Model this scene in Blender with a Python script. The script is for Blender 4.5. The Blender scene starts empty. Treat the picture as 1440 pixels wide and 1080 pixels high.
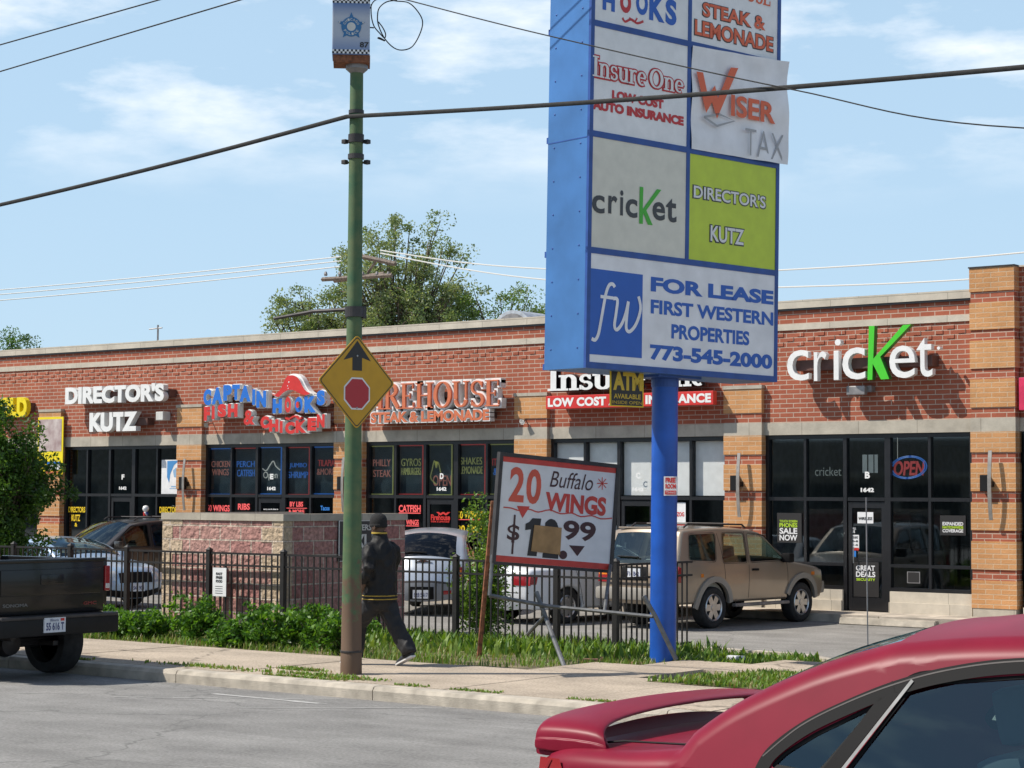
import bpy, bmesh, random
from math import *
from mathutils import Vector, Matrix
from mathutils.geometry import tessellate_polygon
S = bpy.context.scene
COL = S.collection

# ---------------------------------------------------------------- camera
FPX = 2800.0                       # focal length in photo pixels (1440 wide) = 70 mm
TH, PITCH, ROLL, CAMH = radians(37.4), atan(157/2800), 0.005, 2.2
_f0 = Vector((-sin(TH), cos(TH), 0)); RT0 = Vector((cos(TH), sin(TH), 0)); _u0 = Vector((0, 0, 1))
FW = _f0*cos(PITCH) + _u0*sin(PITCH); _up = _u0*cos(PITCH) - _f0*sin(PITCH)
RT = RT0*cos(ROLL) + _up*sin(ROLL); UP = _up*cos(ROLL) - RT0*sin(ROLL)
CAM = Vector((0, 0, CAMH))
cd = bpy.data.cameras.new('camera'); cam = bpy.data.objects.new('camera', cd); COL.objects.link(cam)
cd.sensor_width = 36.0; cd.lens = 36.0*FPX/1440; cd.clip_start = 0.1; cd.clip_end = 6000
_m = Matrix((RT, UP, -FW)).transposed().to_4x4(); _m.translation = CAM
cam.matrix_world = _m
S.camera = cam

# ---------------------------------------------------------------- world, sun, exposure
SUN_AZ, SUN_EL = radians(50), radians(50)      # azimuth of travel, measured from the facade normal towards +x
w = bpy.data.worlds.new('World'); S.world = w; w.use_nodes = True
nt = w.node_tree; CLX, CLY, CLZ = -2.1938, 2.0846, 0.5275; N = nt.nodes; Lk = nt.links
for n in list(N): N.remove(n)
out = N.new('ShaderNodeOutputWorld'); bg = N.new('ShaderNodeBackground'); sky = N.new('ShaderNodeTexSky')
sky.sky_type = 'NISHITA'; sky.sun_disc = False; sky.sun_elevation = SUN_EL; sky.sun_rotation = radians(230)
sky.air_density = 1.0; sky.dust_density = .6; sky.ozone_density = 1.2; sky.altitude = 200
bg.inputs['Strength'].default_value = 0.098
tc = N.new('ShaderNodeTexCoord'); mp = N.new('ShaderNodeMapping'); mp.inputs['Scale'].default_value = (1, 1, 3.2)
mp.inputs['Location'].default_value = (CLX, CLY, CLZ)
nz = N.new('ShaderNodeTexNoise'); nz.inputs['Scale'].default_value = 7.5; nz.inputs['Detail'].default_value = 9; nz.inputs['Roughness'].default_value = 0.56
cr = N.new('ShaderNodeValToRGB'); cr.color_ramp.elements[0].position = 0.515; cr.color_ramp.elements[1].position = 0.74
cr.color_ramp.elements[0].color = (0, 0, 0, 1); cr.color_ramp.elements[1].color = (0.9, 0.9, 0.9, 1)
mx = N.new('ShaderNodeMix'); mx.data_type = 'RGBA'; mx.inputs['B'].default_value = (11.5, 11.5, 11.5, 1)
Lk.new(tc.outputs['Generated'], mp.inputs['Vector']); Lk.new(mp.outputs['Vector'], nz.inputs['Vector'])
sz = N.new('ShaderNodeSeparateXYZ'); fz = N.new('ShaderNodeMapRange'); fz.interpolation_type = 'SMOOTHSTEP'; fz.inputs['From Min'].default_value = .135; fz.inputs['From Max'].default_value = .20
mm = N.new('ShaderNodeMath'); mm.operation = 'MULTIPLY'
Lk.new(tc.outputs['Generated'], sz.inputs[0]); Lk.new(sz.outputs['Z'], fz.inputs['Value']); Lk.new(nz.outputs['Fac'], cr.inputs['Fac']); Lk.new(cr.outputs['Color'], mm.inputs[0]); Lk.new(fz.outputs['Result'], mm.inputs[1]); Lk.new(mm.outputs[0], mx.inputs['Factor'])
pal = N.new('ShaderNodeMix'); pal.data_type = 'RGBA'; pal.inputs['B'].default_value = (5.2, 7.35, 9.4, 1)   # thin even veil of high haze
pf = N.new('ShaderNodeMapRange'); pf.interpolation_type = 'SMOOTHSTEP'; pf.inputs['From Min'].default_value = .22; pf.inputs['From Max'].default_value = .5; pf.inputs['To Min'].default_value = .75; pf.inputs['To Max'].default_value = .05
sz0 = N.new('ShaderNodeSeparateXYZ'); Lk.new(tc.outputs['Generated'], sz0.inputs[0]); Lk.new(sz0.outputs['Z'], pf.inputs['Value']); Lk.new(pf.outputs['Result'], pal.inputs['Factor'])
Lk.new(sky.outputs['Color'], pal.inputs['A']); Lk.new(pal.outputs['Result'], mx.inputs['A']); Lk.new(mx.outputs['Result'], bg.inputs['Color']); Lk.new(bg.outputs['Background'], out.inputs['Surface'])
sd = bpy.data.lights.new('sun', 'SUN'); sd.energy = 5.0; sd.angle = radians(0.5); sd.color = (1.0, 0.935, 0.83)
sun = bpy.data.objects.new('sun', sd); COL.objects.link(sun)
SUND = Vector((sin(SUN_AZ)*cos(SUN_EL), cos(SUN_AZ)*cos(SUN_EL), -sin(SUN_EL)))
sun.rotation_euler = SUND.to_track_quat('-Z', 'Y').to_euler(); sun.location = (-40, -30, 60)
S.view_settings.view_transform = 'Standard'; S.view_settings.look = 'None'
S.view_settings.exposure = 0.16; S.view_settings.gamma = 1.0; S.view_settings.use_curve_mapping = False
S.render.engine = 'CYCLES'
S.cycles.max_bounces = 8; S.cycles.transparent_max_bounces = 16; S.cycles.caustics_reflective = False; S.cycles.caustics_refractive = False

# ---------------------------------------------------------------- survey helpers: photo pixel -> real point on a known plane
def ray(x, y): return FW + RT*((x-720)/FPX) - UP*((y-540)/FPX)
def onY(x, y, Y): d = ray(x, y); return CAM + d*((Y-CAM.y)/d.y)
def onZ(x, y, Z): d = ray(x, y); return CAM + d*((Z-CAM.z)/d.z)
class Frame:
    """a flat working plane: origin, horizontal axis, vertical axis, outward normal"""
    def __init__(s, o, ux, uz=(0, 0, 1)):
        s.o = Vector(o); s.ux = Vector(ux).normalized(); s.uz = Vector(uz).normalized(); s.n = s.ux.cross(s.uz)
    def uv(s, x, y):
        d = ray(x, y); t = (s.o-CAM).dot(s.n)/d.dot(s.n); p = CAM+d*t-s.o
        return p.dot(s.ux), p.dot(s.uz)
    def box(s, xl, yt, yb, xr):
        u0, v1 = s.uv(xl, yt); u0b, v0 = s.uv(xl, yb); u1 = s.uv(xr, (yt+yb)/2)[0]
        return (u0+u0b)/2, v0, u1, v1
    def pt(s, u, v, d=0.0): return s.o + s.ux*u + s.uz*v + s.n*d
    def mat(s):
        m = Matrix((s.ux, s.uz, s.n)).transposed().to_4x4(); m.translation = s.o; return m

# ---------------------------------------------------------------- materials
MATS = {}
def mat(name, col, rough=0.6, metal=0.0, var=0.12, scale=6.0, bump=0.0, bscale=40.0, coat=0.0, emit=0.0, spec=0.5, dirt=None):
    if name in MATS: return MATS[name]
    m = bpy.data.materials.new(name); m.use_nodes = True; t = m.node_tree; b = t.nodes['Principled BSDF']
    b.inputs['Roughness'].default_value = rough; b.inputs['Metallic'].default_value = metal
    b.inputs['Specular IOR Level'].default_value = spec; b.inputs['Coat Weight'].default_value = coat; b.inputs['Coat Roughness'].default_value = 0.10
    c = (*col, 1)
    if var > 0:
        co = t.nodes.new('ShaderNodeTexCoord'); n = t.nodes.new('ShaderNodeTexNoise'); n.inputs['Scale'].default_value = scale; n.inputs['Detail'].default_value = 7
        r = t.nodes.new('ShaderNodeMix'); r.data_type = 'RGBA'
        lo = dirt or tuple(v*(1-2*var) for v in col); hi = tuple(min(1, v*(1+2*var)) for v in col) if not dirt else col
        r.inputs['A'].default_value = (*lo, 1); r.inputs['B'].default_value = (*hi, 1)
        mr = t.nodes.new('ShaderNodeMapRange'); mr.inputs['From Min'].default_value = 0.3; mr.inputs['From Max'].default_value = 0.7
        t.links.new(co.outputs['Object'], n.inputs['Vector']); t.links.new(n.outputs['Fac'], mr.inputs['Value']); t.links.new(mr.outputs['Result'], r.inputs['Factor'])
        t.links.new(r.outputs['Result'], b.inputs['Base Color'])
        if emit: t.links.new(r.outputs['Result'], b.inputs['Emission Color'])
        if bump:
            n2 = t.nodes.new('ShaderNodeTexNoise'); n2.inputs['Scale'].default_value = bscale; n2.inputs['Detail'].default_value = 5
            bp = t.nodes.new('ShaderNodeBump'); bp.inputs['Strength'].default_value = bump; bp.inputs['Distance'].default_value = 0.02
            t.links.new(co.outputs['Object'], n2.inputs['Vector']); t.links.new(n2.outputs['Fac'], bp.inputs['Height']); t.links.new(bp.outputs['Normal'], b.inputs['Normal'])
    else:
        b.inputs['Base Color'].default_value = c
        if emit: b.inputs['Emission Color'].default_value = c
    b.inputs['Emission Strength'].default_value = emit
    MATS[name] = m; return m

def brick_mat(name, c1, c2, mortar, bw, bh, ms=0.012, bump=0.5, off=0.5, var=0.35, zoff=0.0, rough=0.85, nscale=1.2, rs=30, rd=.01):
    """bricks laid in world-sized courses; walls along x or along y both work because u = x + y"""
    m = bpy.data.materials.new(name); m.use_nodes = True; t = m.node_tree; b = t.nodes['Principled BSDF']; b.inputs['Roughness'].default_value = rough
    b.inputs['Specular IOR Level'].default_value = 0.25
    co = t.nodes.new('ShaderNodeTexCoord'); sp = t.nodes.new('ShaderNodeSeparateXYZ'); ad = t.nodes.new('ShaderNodeMath'); ad.operation = 'ADD'
    ad2 = t.nodes.new('ShaderNodeMath'); ad2.operation = 'ADD'; ad2.inputs[1].default_value = zoff
    cb = t.nodes.new('ShaderNodeCombineXYZ'); br = t.nodes.new('ShaderNodeTexBrick')
    t.links.new(co.outputs['Object'], sp.inputs[0]); t.links.new(sp.outputs['X'], ad.inputs[0]); t.links.new(sp.outputs['Y'], ad.inputs[1])
    t.links.new(sp.outputs['Z'], ad2.inputs[0]); t.links.new(ad.outputs[0], cb.inputs['X']); t.links.new(ad2.outputs[0], cb.inputs['Y'])
    br.inputs['Scale'].default_value = 1.0; br.inputs['Brick Width'].default_value = bw; br.inputs['Row Height'].default_value = bh
    br.inputs['Mortar Size'].default_value = ms; br.inputs['Mortar Smooth'].default_value = 0.2; br.offset = off; br.inputs['Bias'].default_value = 0.0
    br.inputs['Color1'].default_value = (*c1, 1); br.inputs['Color2'].default_value = (*c2, 1); br.inputs['Mortar'].default_value = (*mortar, 1)
    t.links.new(cb.outputs[0], br.inputs['Vector'])
    nz = t.nodes.new('ShaderNodeTexNoise'); nz.inputs['Scale'].default_value = nscale; nz.inputs['Detail'].default_value = 10; nz.inputs['Roughness'].default_value = 0.65
    t.links.new(co.outputs['Object'], nz.inputs['Vector'])
    mr = t.nodes.new('ShaderNodeMapRange'); mr.inputs['From Min'].default_value = 0.3; mr.inputs['From Max'].default_value = 0.7
    mr.inputs['To Min'].default_value = 1-var; mr.inputs['To Max'].default_value = 1+var*0.6
    t.links.new(nz.outputs['Fac'], mr.inputs['Value'])
    hs = t.nodes.new('ShaderNodeVectorMath'); hs.operation = 'SCALE'
    t.links.new(br.outputs['Color'], hs.inputs[0]); t.links.new(mr.outputs['Result'], hs.inputs['Scale']); t.links.new(hs.outputs[0], b.inputs['Base Color'])
    mt = t.nodes.new('ShaderNodeMath'); mt.operation = 'MULTIPLY_ADD'; mt.inputs[1].default_value = -1.0
    n3 = t.nodes.new('ShaderNodeTexNoise'); n3.inputs['Scale'].default_value = rs; n3.inputs['Detail'].default_value = 4
    t.links.new(co.outputs['Object'], n3.inputs['Vector']); t.links.new(br.outputs['Fac'], mt.inputs[0]); t.links.new(n3.outputs['Fac'], mt.inputs[2])
    bp = t.nodes.new('ShaderNodeBump'); bp.inputs['Strength'].default_value = bump; bp.inputs['Distance'].default_value = rd
    t.links.new(mt.outputs[0], bp.inputs['Height']); t.links.new(bp.outputs['Normal'], b.inputs['Normal'])
    MATS[name] = m; return m

def glass_mat(name, tint, gloss=0.03, refl=1.0, f0=.06):
    m = bpy.data.materials.new(name); m.use_nodes = True; t = m.node_tree
    for n in list(t.nodes): t.nodes.remove(n)
    o = t.nodes.new('ShaderNodeOutputMaterial'); tr = t.nodes.new('ShaderNodeBsdfTransparent'); tr.inputs['Color'].default_value = (*tint, 1)
    gl = t.nodes.new('ShaderNodeBsdfGlossy'); gl.inputs['Roughness'].default_value = gloss; gl.inputs['Color'].default_value = (*(refl if hasattr(refl, '__len__') else (refl, refl, refl)), 1)
    mx = t.nodes.new('ShaderNodeMixShader'); ge = t.nodes.new('ShaderNodeNewGeometry'); dt = t.nodes.new('ShaderNodeVectorMath'); dt.operation = 'DOT_PRODUCT'
    ma = [t.nodes.new('ShaderNodeMath') for _ in range(4)]   # Schlick reflectance, the same from both sides of the thin pane
    ma[0].operation = 'ABSOLUTE'; ma[1].operation = 'SUBTRACT'; ma[1].inputs[0].default_value = 1.0; ma[2].operation = 'POWER'; ma[2].inputs[1].default_value = 5; ma[3].operation = 'MULTIPLY_ADD'; ma[3].inputs[1].default_value = 1-f0; ma[3].inputs[2].default_value = f0
    t.links.new(ge.outputs['Incoming'], dt.inputs[0]); t.links.new(ge.outputs['Normal'], dt.inputs[1]); t.links.new(dt.outputs['Value'], ma[0].inputs[0]); t.links.new(ma[0].outputs[0], ma[1].inputs[1]); t.links.new(ma[1].outputs[0], ma[2].inputs[0]); t.links.new(ma[2].outputs[0], ma[3].inputs[0]); t.links.new(ma[3].outputs[0], mx.inputs[0]); t.links.new(tr.outputs[0], mx.inputs[1]); t.links.new(gl.outputs[0], mx.inputs[2]); t.links.new(mx.outputs[0], o.inputs['Surface'])
    MATS[name] = m; return m

def leaf_mat(name, col, tl=0.35):
    m = bpy.data.materials.new(name); m.use_nodes = True; t = m.node_tree
    for n in list(t.nodes): t.nodes.remove(n)
    o = t.nodes.new('ShaderNodeOutputMaterial'); d = t.nodes.new('ShaderNodeBsdfPrincipled'); d.inputs['Roughness'].default_value = 0.45; d.inputs['Base Color'].default_value = (*col, 1)
    d.inputs['Specular IOR Level'].default_value = 0.4
    r = t.nodes.new('ShaderNodeBsdfTranslucent'); r.inputs['Color'].default_value = (col[0]*1.7, col[1]*1.6, col[2]*0.8, 1); mx = t.nodes.new('ShaderNodeMixShader'); mx.inputs[0].default_value = tl
    t.links.new(d.outputs[0], mx.inputs[1]); t.links.new(r.outputs[0], mx.inputs[2]); t.links.new(mx.outputs[0], o.inputs['Surface'])
    MATS[name] = m; return m

def M(n): return MATS[n]
# ---------------------------------------------------------------- objects
WM = {}
def thing(name, label, cat, loc=(0, 0, 0), rz=0.0, group=None):
    o = bpy.data.objects.new(name, None); COL.objects.link(o); o.empty_display_size = 0.2
    o.location = loc; o.rotation_euler = (0, 0, rz); o['label'] = label; o['category'] = cat
    if group: o['group'] = group
    WM[o] = Matrix.Translation(Vector(loc)) @ Matrix.Rotation(rz, 4, 'Z'); return o
def root_of(p):
    while p.parent: p = p.parent
    return p
def obj(name, bm, mats, parent=None, world=True, smooth=None, label=None):
    """link a bmesh as one mesh object; world=True: vertices are in world coordinates"""
    if parent is not None and world: bm.transform(WM[root_of(parent)].inverted())
    me = bpy.data.meshes.new(name); bm.to_mesh(me); bm.free()
    for m in (mats if isinstance(mats, (list, tuple)) else [mats]): me.materials.append(M(m) if isinstance(m, str) else m)
    if smooth is not None:
        me.shade_smooth(); me.set_sharp_from_angle(angle=radians(smooth))
    o = bpy.data.objects.new(name, me); COL.objects.link(o)
    if parent is not None: o.parent = parent
    if label: o['label'] = label
    return o
def single(name, bm, mats, label, cat, group=None, smooth=None, origin=None):
    """a thing made of one mesh, its origin at its base"""
    if origin is None:
        xs = [v.co for v in bm.verts]; origin = (sum(v.x for v in xs)/len(xs), sum(v.y for v in xs)/len(xs), min(v.z for v in xs))
    bm.transform(Matrix.Translation(-Vector(origin))); o = obj(name, bm, mats, None, smooth=smooth); o.location = origin
    o['label'] = label; o['category'] = cat
    if group: o['group'] = group
    return o
def structure(name, bm, mats, smooth=None, kind='structure'):
    o = obj(name, bm, mats, smooth=smooth); o['kind'] = kind; return o
def copy_thing(r, loc, rz, label, group=None):
    def cp(o, par):
        c = o.copy(); COL.objects.link(c)
        if par: c.parent = par
        for ch in list(o.children): cp(ch, c)
        return c
    c = cp(r, None); c.location = loc; c.rotation_euler = (0, 0, rz); c['label'] = label
    if group: c['group'] = group
    return c

# ---------------------------------------------------------------- mesh helpers
def BM(): return bmesh.new()
def box(bm, x0, x1, y0, y1, z0, z1, mi=0, m=None):
    P = [Vector(p) for p in ((x0,y0,z0),(x1,y0,z0),(x1,y1,z0),(x0,y1,z0),(x0,y0,z1),(x1,y0,z1),(x1,y1,z1),(x0,y1,z1))]
    if m is not None: P = [m @ p for p in P]
    v = [bm.verts.new(p) for p in P]
    for f in ((3,2,1,0),(4,5,6,7),(0,1,5,4),(1,2,6,5),(2,3,7,6),(3,0,4,7)):
        bm.faces.new([v[i] for i in f]).material_index = mi
    return v
def bevel_all(bm, r, seg=2):
    bmesh.ops.bevel(bm, geom=list(bm.edges), offset=r, segments=seg, profile=0.6, affect='EDGES')
def rbox(bm, x0, x1, y0, y1, z0, z1, r, mi=0, m=None, seg=2):
    b = BM(); box(b, x0, x1, y0, y1, z0, z1, mi); bevel_all(b, r, seg)
    for f in b.faces: f.material_index = mi
    if m is not None: b.transform(m)
    merge(bm, b)
def merge(bm, b, m=None):
    if m is not None: b.transform(m)
    vm = {v: bm.verts.new(v.co) for v in b.verts}
    for f in b.faces:
        try: bm.faces.new([vm[v] for v in f.verts]).material_index = f.material_index
        except ValueError: pass
    b.free()
def tube(bm, pts, rad, seg=8, mi=0, cap=True):
    pts = [Vector(p) for p in pts]; n = len(pts); rings = []
    if not hasattr(rad, '__len__'): rad = [rad]*n
    ref = None
    for i, p in enumerate(pts):
        d = (pts[min(i+1, n-1)] - pts[max(i-1, 0)]).normalized()
        if ref is None: ref = Vector((0, 0, 1)) if abs(d.z) < 0.9 else Vector((1, 0, 0))
        a = d.cross(ref).normalized(); b = d.cross(a).normalized(); ref = -b if False else ref
        rings.append([bm.verts.new(p + (a*cos(2*pi*k/seg) + b*sin(2*pi*k/seg))*rad[i]) for k in range(seg)])
    for i in range(n-1):
        for k in range(seg):
            bm.faces.new((rings[i][k], rings[i][(k+1) % seg], rings[i+1][(k+1) % seg], rings[i+1][k])).material_index = mi
    if cap:
        bm.faces.new(rings[0][::-1]).material_index = mi; bm.faces.new(rings[-1]).material_index = mi
def lathe(bm, prof, seg=24, m=None, mi=0, cap=True):
    """profile (radius, height) turned about local z"""
    rings = []
    for r, h in prof:
        rings.append([bm.verts.new((m @ Vector((r*cos(2*pi*k/seg), r*sin(2*pi*k/seg), h))) if m is not None else (r*cos(2*pi*k/seg), r*sin(2*pi*k/seg), h)) for k in range(seg)])
    for i in range(len(rings)-1):
        for k in range(seg):
            bm.faces.new((rings[i][k], rings[i][(k+1) % seg], rings[i+1][(k+1) % seg], rings[i+1][k])).material_index = mi
    for r, rev in ((rings[0], True), (rings[-1], False)) if cap else ():
        if len(set((round(v.co.x, 5), round(v.co.y, 5), round(v.co.z, 5)) for v in r)) > 2: bm.faces.new(r[::-1] if rev else r).material_index = mi
def prism(bm, pts, fr, d0, d1, mi=0, ms=None):
    """2-D polygon on a frame, from depth d0 to d1 (d1 is the face)"""
    ms = mi if ms is None else ms
    area = sum(pts[i][0]*pts[(i+1) % len(pts)][1] - pts[(i+1) % len(pts)][0]*pts[i][1] for i in range(len(pts)))
    if area < 0: pts = pts[::-1]
    a = [bm.verts.new(fr.pt(u, v, d1)) for u, v in pts]; bm.faces.new(a).material_index = mi
    if abs(d1-d0) > 1e-6:
        b = [bm.verts.new(fr.pt(u, v, d0)) for u, v in pts]; n = len(pts)
        for i in range(n): bm.faces.new((a[i], b[i], b[(i+1) % n], a[(i+1) % n])).material_index = ms
def quad(bm, fr, u0, v0, u1, v1, d=0.0, mi=0): prism(bm, [(u0, v0), (u1, v0), (u1, v1), (u0, v1)], fr, d, d, mi)
def fbox(bm, fr, u0, v0, u1, v1, d0, d1, mi=0, ms=None): # closed box on a frame
    box(bm, u0, u1, v0, v1, d0, d1, mi, fr.mat())
def ribbon(pts, wid):
    n = len(pts); L = []; R = []
    if not hasattr(wid, '__len__'): wid = [wid]*n
    for i in range(n):
        a = pts[max(i-1, 0)]; b = pts[min(i+1, n-1)]; dx, dy = b[0]-a[0], b[1]-a[1]; l = hypot(dx, dy) or 1
        nx, ny = -dy/l*wid[i]/2, dx/l*wid[i]/2
        L.append((pts[i][0]+nx, pts[i][1]+ny)); R.append((pts[i][0]-nx, pts[i][1]-ny))
    return L + R[::-1]
def spline(P, n=8, closed=False):
    out = []; m = len(P)
    rng = range(m if closed else m-1)
    for i in rng:
        p0, p1, p2, p3 = (P[(i-1) % m] if closed or i > 0 else P[0]), P[i], P[(i+1) % m], (P[(i+2) % m] if closed or i+2 < m else P[-1])
        for k in range(n):
            t = k/n
            out.append(tuple(0.5*((2*b)+(-a+c)*t+(2*a-5*b+4*c-d)*t*t+(-a+3*b-3*c+d)*t**3) for a, b, c, d in zip(p0, p1, p2, p3)))
    if not closed: out.append(tuple(P[-1]))
    return out
# ---------------------------------------------------------------- lettering
_TX = {}
def text_geo(s, bold=0.0, depth=0.0, spacing=1.0):
    k = (s, bold, depth > 0, spacing)
    if k not in _TX:
        c = bpy.data.curves.new('txt', 'FONT'); c.body = s; c.size = 1.0; c.offset = bold; c.extrude = 0.5 if depth > 0 else 0.0; c.space_character = spacing; c.resolution_u = 4
        o = bpy.data.objects.new('txt', c); COL.objects.link(o); bpy.context.view_layer.update()
        me = bpy.data.meshes.new_from_object(o.evaluated_get(bpy.context.evaluated_depsgraph_get()))
        V = [v.co.copy() for v in me.vertices]; F = [tuple(p.vertices) for p in me.polygons]
        bpy.data.objects.remove(o); bpy.data.curves.remove(c); bpy.data.meshes.remove(me)
        _TX[k] = (V, F)
    return _TX[k]
def text(bm, fr, s, b, d=0.004, depth=0.0, bold=0.02, mi=0, ms=1, shear=0.0, spacing=1.0, grow=0.0, warp=None, raw=False):
    """lettering s fitted to box b: (u0,v0,u1,v1) when raw, else photo pixels (xl,ytop,ybottom,xr); grow fattens the outline keeping the centre lines"""
    u0, v0, u1, v1 = b if raw else fr.box(*b)
    V, F = text_geo(s, bold, depth, spacing)
    V0, _ = text_geo(s, bold if grow == 0 else bold-grow, depth, spacing)
    xs = [v.x + v.y*shear for v in V0]; ys = [v.y for v in V0]; ax, bx, ay, by = min(xs), max(xs), min(ys), max(ys)
    sx, sy = (u1-u0)/(bx-ax or 1), (v1-v0)/(by-ay or 1); vs = []
    for v in V:
        u = u0 + (v.x + v.y*shear - ax)*sx; vv = v0 + (v.y-ay)*sy
        if warp: u, vv = warp((u-u0)/(u1-u0), (vv-v0)/(v1-v0), u, vv)
        vs.append(bm.verts.new(fr.pt(u, vv, d + (v.z-0.5)*depth if depth else d)))
    for f in F:
        try: fc = bm.faces.new([vs[i] for i in f])
        except ValueError: continue
        if depth: fc.normal_update(); fc.material_index = mi if abs(fc.normal.dot(fr.n)) > 0.8 else ms
        else: fc.material_index = mi
def arc(cx, cy, rx, ry, a0, a1, w0, w1, n=14):
    p = [(cx+rx*cos(radians(a0+(a1-a0)*i/n)), cy+ry*sin(radians(a0+(a1-a0)*i/n))) for i in range(n+1)]
    ww = [w0+(w1-w0)*abs(cos(radians(a0+(a1-a0)*i/n))) for i in range(n+1)]
    return ribbon(p, ww)
def ln(x0, y0, x1, y1, w): return ribbon([(x0, y0), (x1, y1)], w)
def _sf(x, y, l): return [(x-l/2, y-0.035), (x+l/2, y-0.035), (x+l/2, y+0.035), (x-l/2, y+0.035)]
K, T_ = 0.17, 0.07
SERIF = {   # glyph: (advance, polygons) in a unit-high cell
 'I': (0.36, [ln(.17, 0, .17, 1, K), _sf(.17, .035, .36), _sf(.17, .965, .36)]),
 'F': (0.66, [ln(.16, 0, .16, 1, K), _sf(.16, .035, .34), ln(.0, .965, .6, .965, T_), ln(.24, .5, .46, .5, T_), ln(.57, .76, .57, .94, .06), ln(.44, .38, .44, .62, .05)]),
 'R': (0.78, [ln(.16, 0, .16, 1, K), _sf(.16, .035, .34), arc(.3, .74, .26, .225, -90, 90, T_, K), ln(.0, .965, .32, .965, T_), ln(.24, .515, .32, .515, T_), ln(.36, .5, .66, .05, .17), _sf(.7, .035, .2)]),
 'E': (0.7, [ln(.16, 0, .16, 1, K), ln(.0, .965, .6, .965, T_), ln(.0, .035, .62, .035, T_), ln(.24, .5, .46, .5, T_), ln(.57, .76, .57, .94, .06), ln(.6, .06, .6, .26, .06), ln(.44, .38, .44, .62, .05)]),
 'H': (0.84, [ln(.16, 0, .16, 1, K), ln(.64, 0, .64, 1, K), ln(.24, .5, .56, .5, T_)] + [_sf(x, y, .34) for x in (.16, .64) for y in (.035, .965)]),
 'O': (0.84, [arc(.4, .5, .33, .47, 90, 270, T_, K), arc(.4, .5, .33, .47, -90, 90, T_, K)]),
 'U': (0.82, [ln(.16, .3, .16, 1, K), ln(.62, .3, .62, 1, .1), arc(.39, .3, .23, .26, 180, 360, T_, K), _sf(.16, .965, .34), _sf(.62, .965, .28)]),
 'S': (0.64, [arc(.29, .735, .22, .225, 20, 260, T_, .13), arc(.3, .265, .24, .235, 110, -160, T_, .15), ln(.5, .72, .5, .96, .05), ln(.06, .04, .06, .28, .05)]),
 'n': (0.66, [ln(.15, 0, .15, .68, .15), ln(.5, 0, .5, .46, .15), arc(.325, .46, .175, .2, 0, 160, T_, .15), _sf(.15, .03, .3), _sf(.5, .03, .3), _sf(.08, .65, .16)]),
 's': (0.46, [arc(.22, .5, .14, .15, 20, 260, T_, .1), arc(.23, .19, .16, .16, 110, -160, T_, .12), ln(.36, .48, .36, .66, .05), ln(.06, .02, .06, .2, .05)]),
 'u': (0.66, [ln(.15, .22, .15, .68, .15), ln(.5, 0, .5, .68, .15), arc(.325, .22, .175, .19, 180, 340, T_, .15), _sf(.08, .65, .16), _sf(.43, .65, .16), _sf(.56, .03, .14)]),
 'r': (0.5, [ln(.15, 0, .15, .68, .15), _sf(.15, .03, .3), arc(.34, .48, .17, .17, 50, 165, .1, .12), _sf(.08, .65, .16)]),
 'e': (0.58, [arc(.28, .34, .2, .3, 10, 300, T_, .15), ln(.18, .37, .5, .37, T_)]),
}
def serif(bm, fr, s, b, d0, d1, mi=0, ms=1, caps=None, grow=0.0, raw=False, gap=0.0):
    u0, v0, u1, v1 = b if raw else fr.box(*b)
    tot = sum(SERIF[c][0]+gap for c in s) - gap; x = 0.0; e = 0.0
    sx, sy = (u1-u0)/tot, (v1-v0)
    for c in s:
        a, polys = SERIF[c]
        for k, p in enumerate(polys):
            if grow:
                cx = sum(q[0] for q in p)/len(p)
                q = []; n = len(p); ar = sum(p[i][0]*p[(i+1) % n][1]-p[(i+1) % n][0]*p[i][1] for i in range(n)); sg = 1 if ar > 0 else -1
                for i in range(n):
                    e1 = Vector((p[i][0]-p[i-1][0], p[i][1]-p[i-1][1])); e2 = Vector((p[(i+1) % n][0]-p[i][0], p[(i+1) % n][1]-p[i][1]))
                    n1 = Vector((e1.y, -e1.x)).normalized(); n2 = Vector((e2.y, -e2.x)).normalized(); nn = n1+n2
                    if nn.length < 0.3: nn = n1
                    nn = nn/(max(nn.dot(n1), .5)); q.append((p[i][0]+nn.x*grow*sg, p[i][1]+nn.y*grow*sg))
                p = q
            prism(bm, [(u0+(x+px_)*sx, v0+py_*sy) for px_, py_ in p], fr, d0, d1 + 0.0012*(k % 4), mi, ms)
        x += a+gap
# ---------------------------------------------------------------- foliage helper
def leaf(bm, p, size, R, mi, flat=0.0):
    d = Vector((R.gauss(0, 1), R.gauss(0, 1), R.gauss(0, 1)*(1-flat)+0.2)).normalized(); s = d.cross(Vector((R.gauss(0, 1), R.gauss(0, 1), R.gauss(0, 1)))).normalized()
    a = size*R.uniform(.7, 1.3); b = a*R.uniform(.38, .6)
    v = [bm.verts.new(q) for q in (p-d*a*.5, p+s*b*.5, p+d*a*.5, p-s*b*.5)]
    bm.faces.new(v).material_index = mi
def clump(bm, c, rad, n, size, R, mats=3, bias=None):
    for _ in range(n):
        while True:
            q = Vector((R.uniform(-1, 1), R.uniform(-1, 1), R.uniform(-1, 1)))
            if 0.25 < q.length < 1: break
        leaf(bm, Vector(c)+Vector((q.x*rad[0], q.y*rad[1], q.z*rad[2])), size, R, (bias if bias is not None and R.random() < .6 else R.randrange(mats)))
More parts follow.
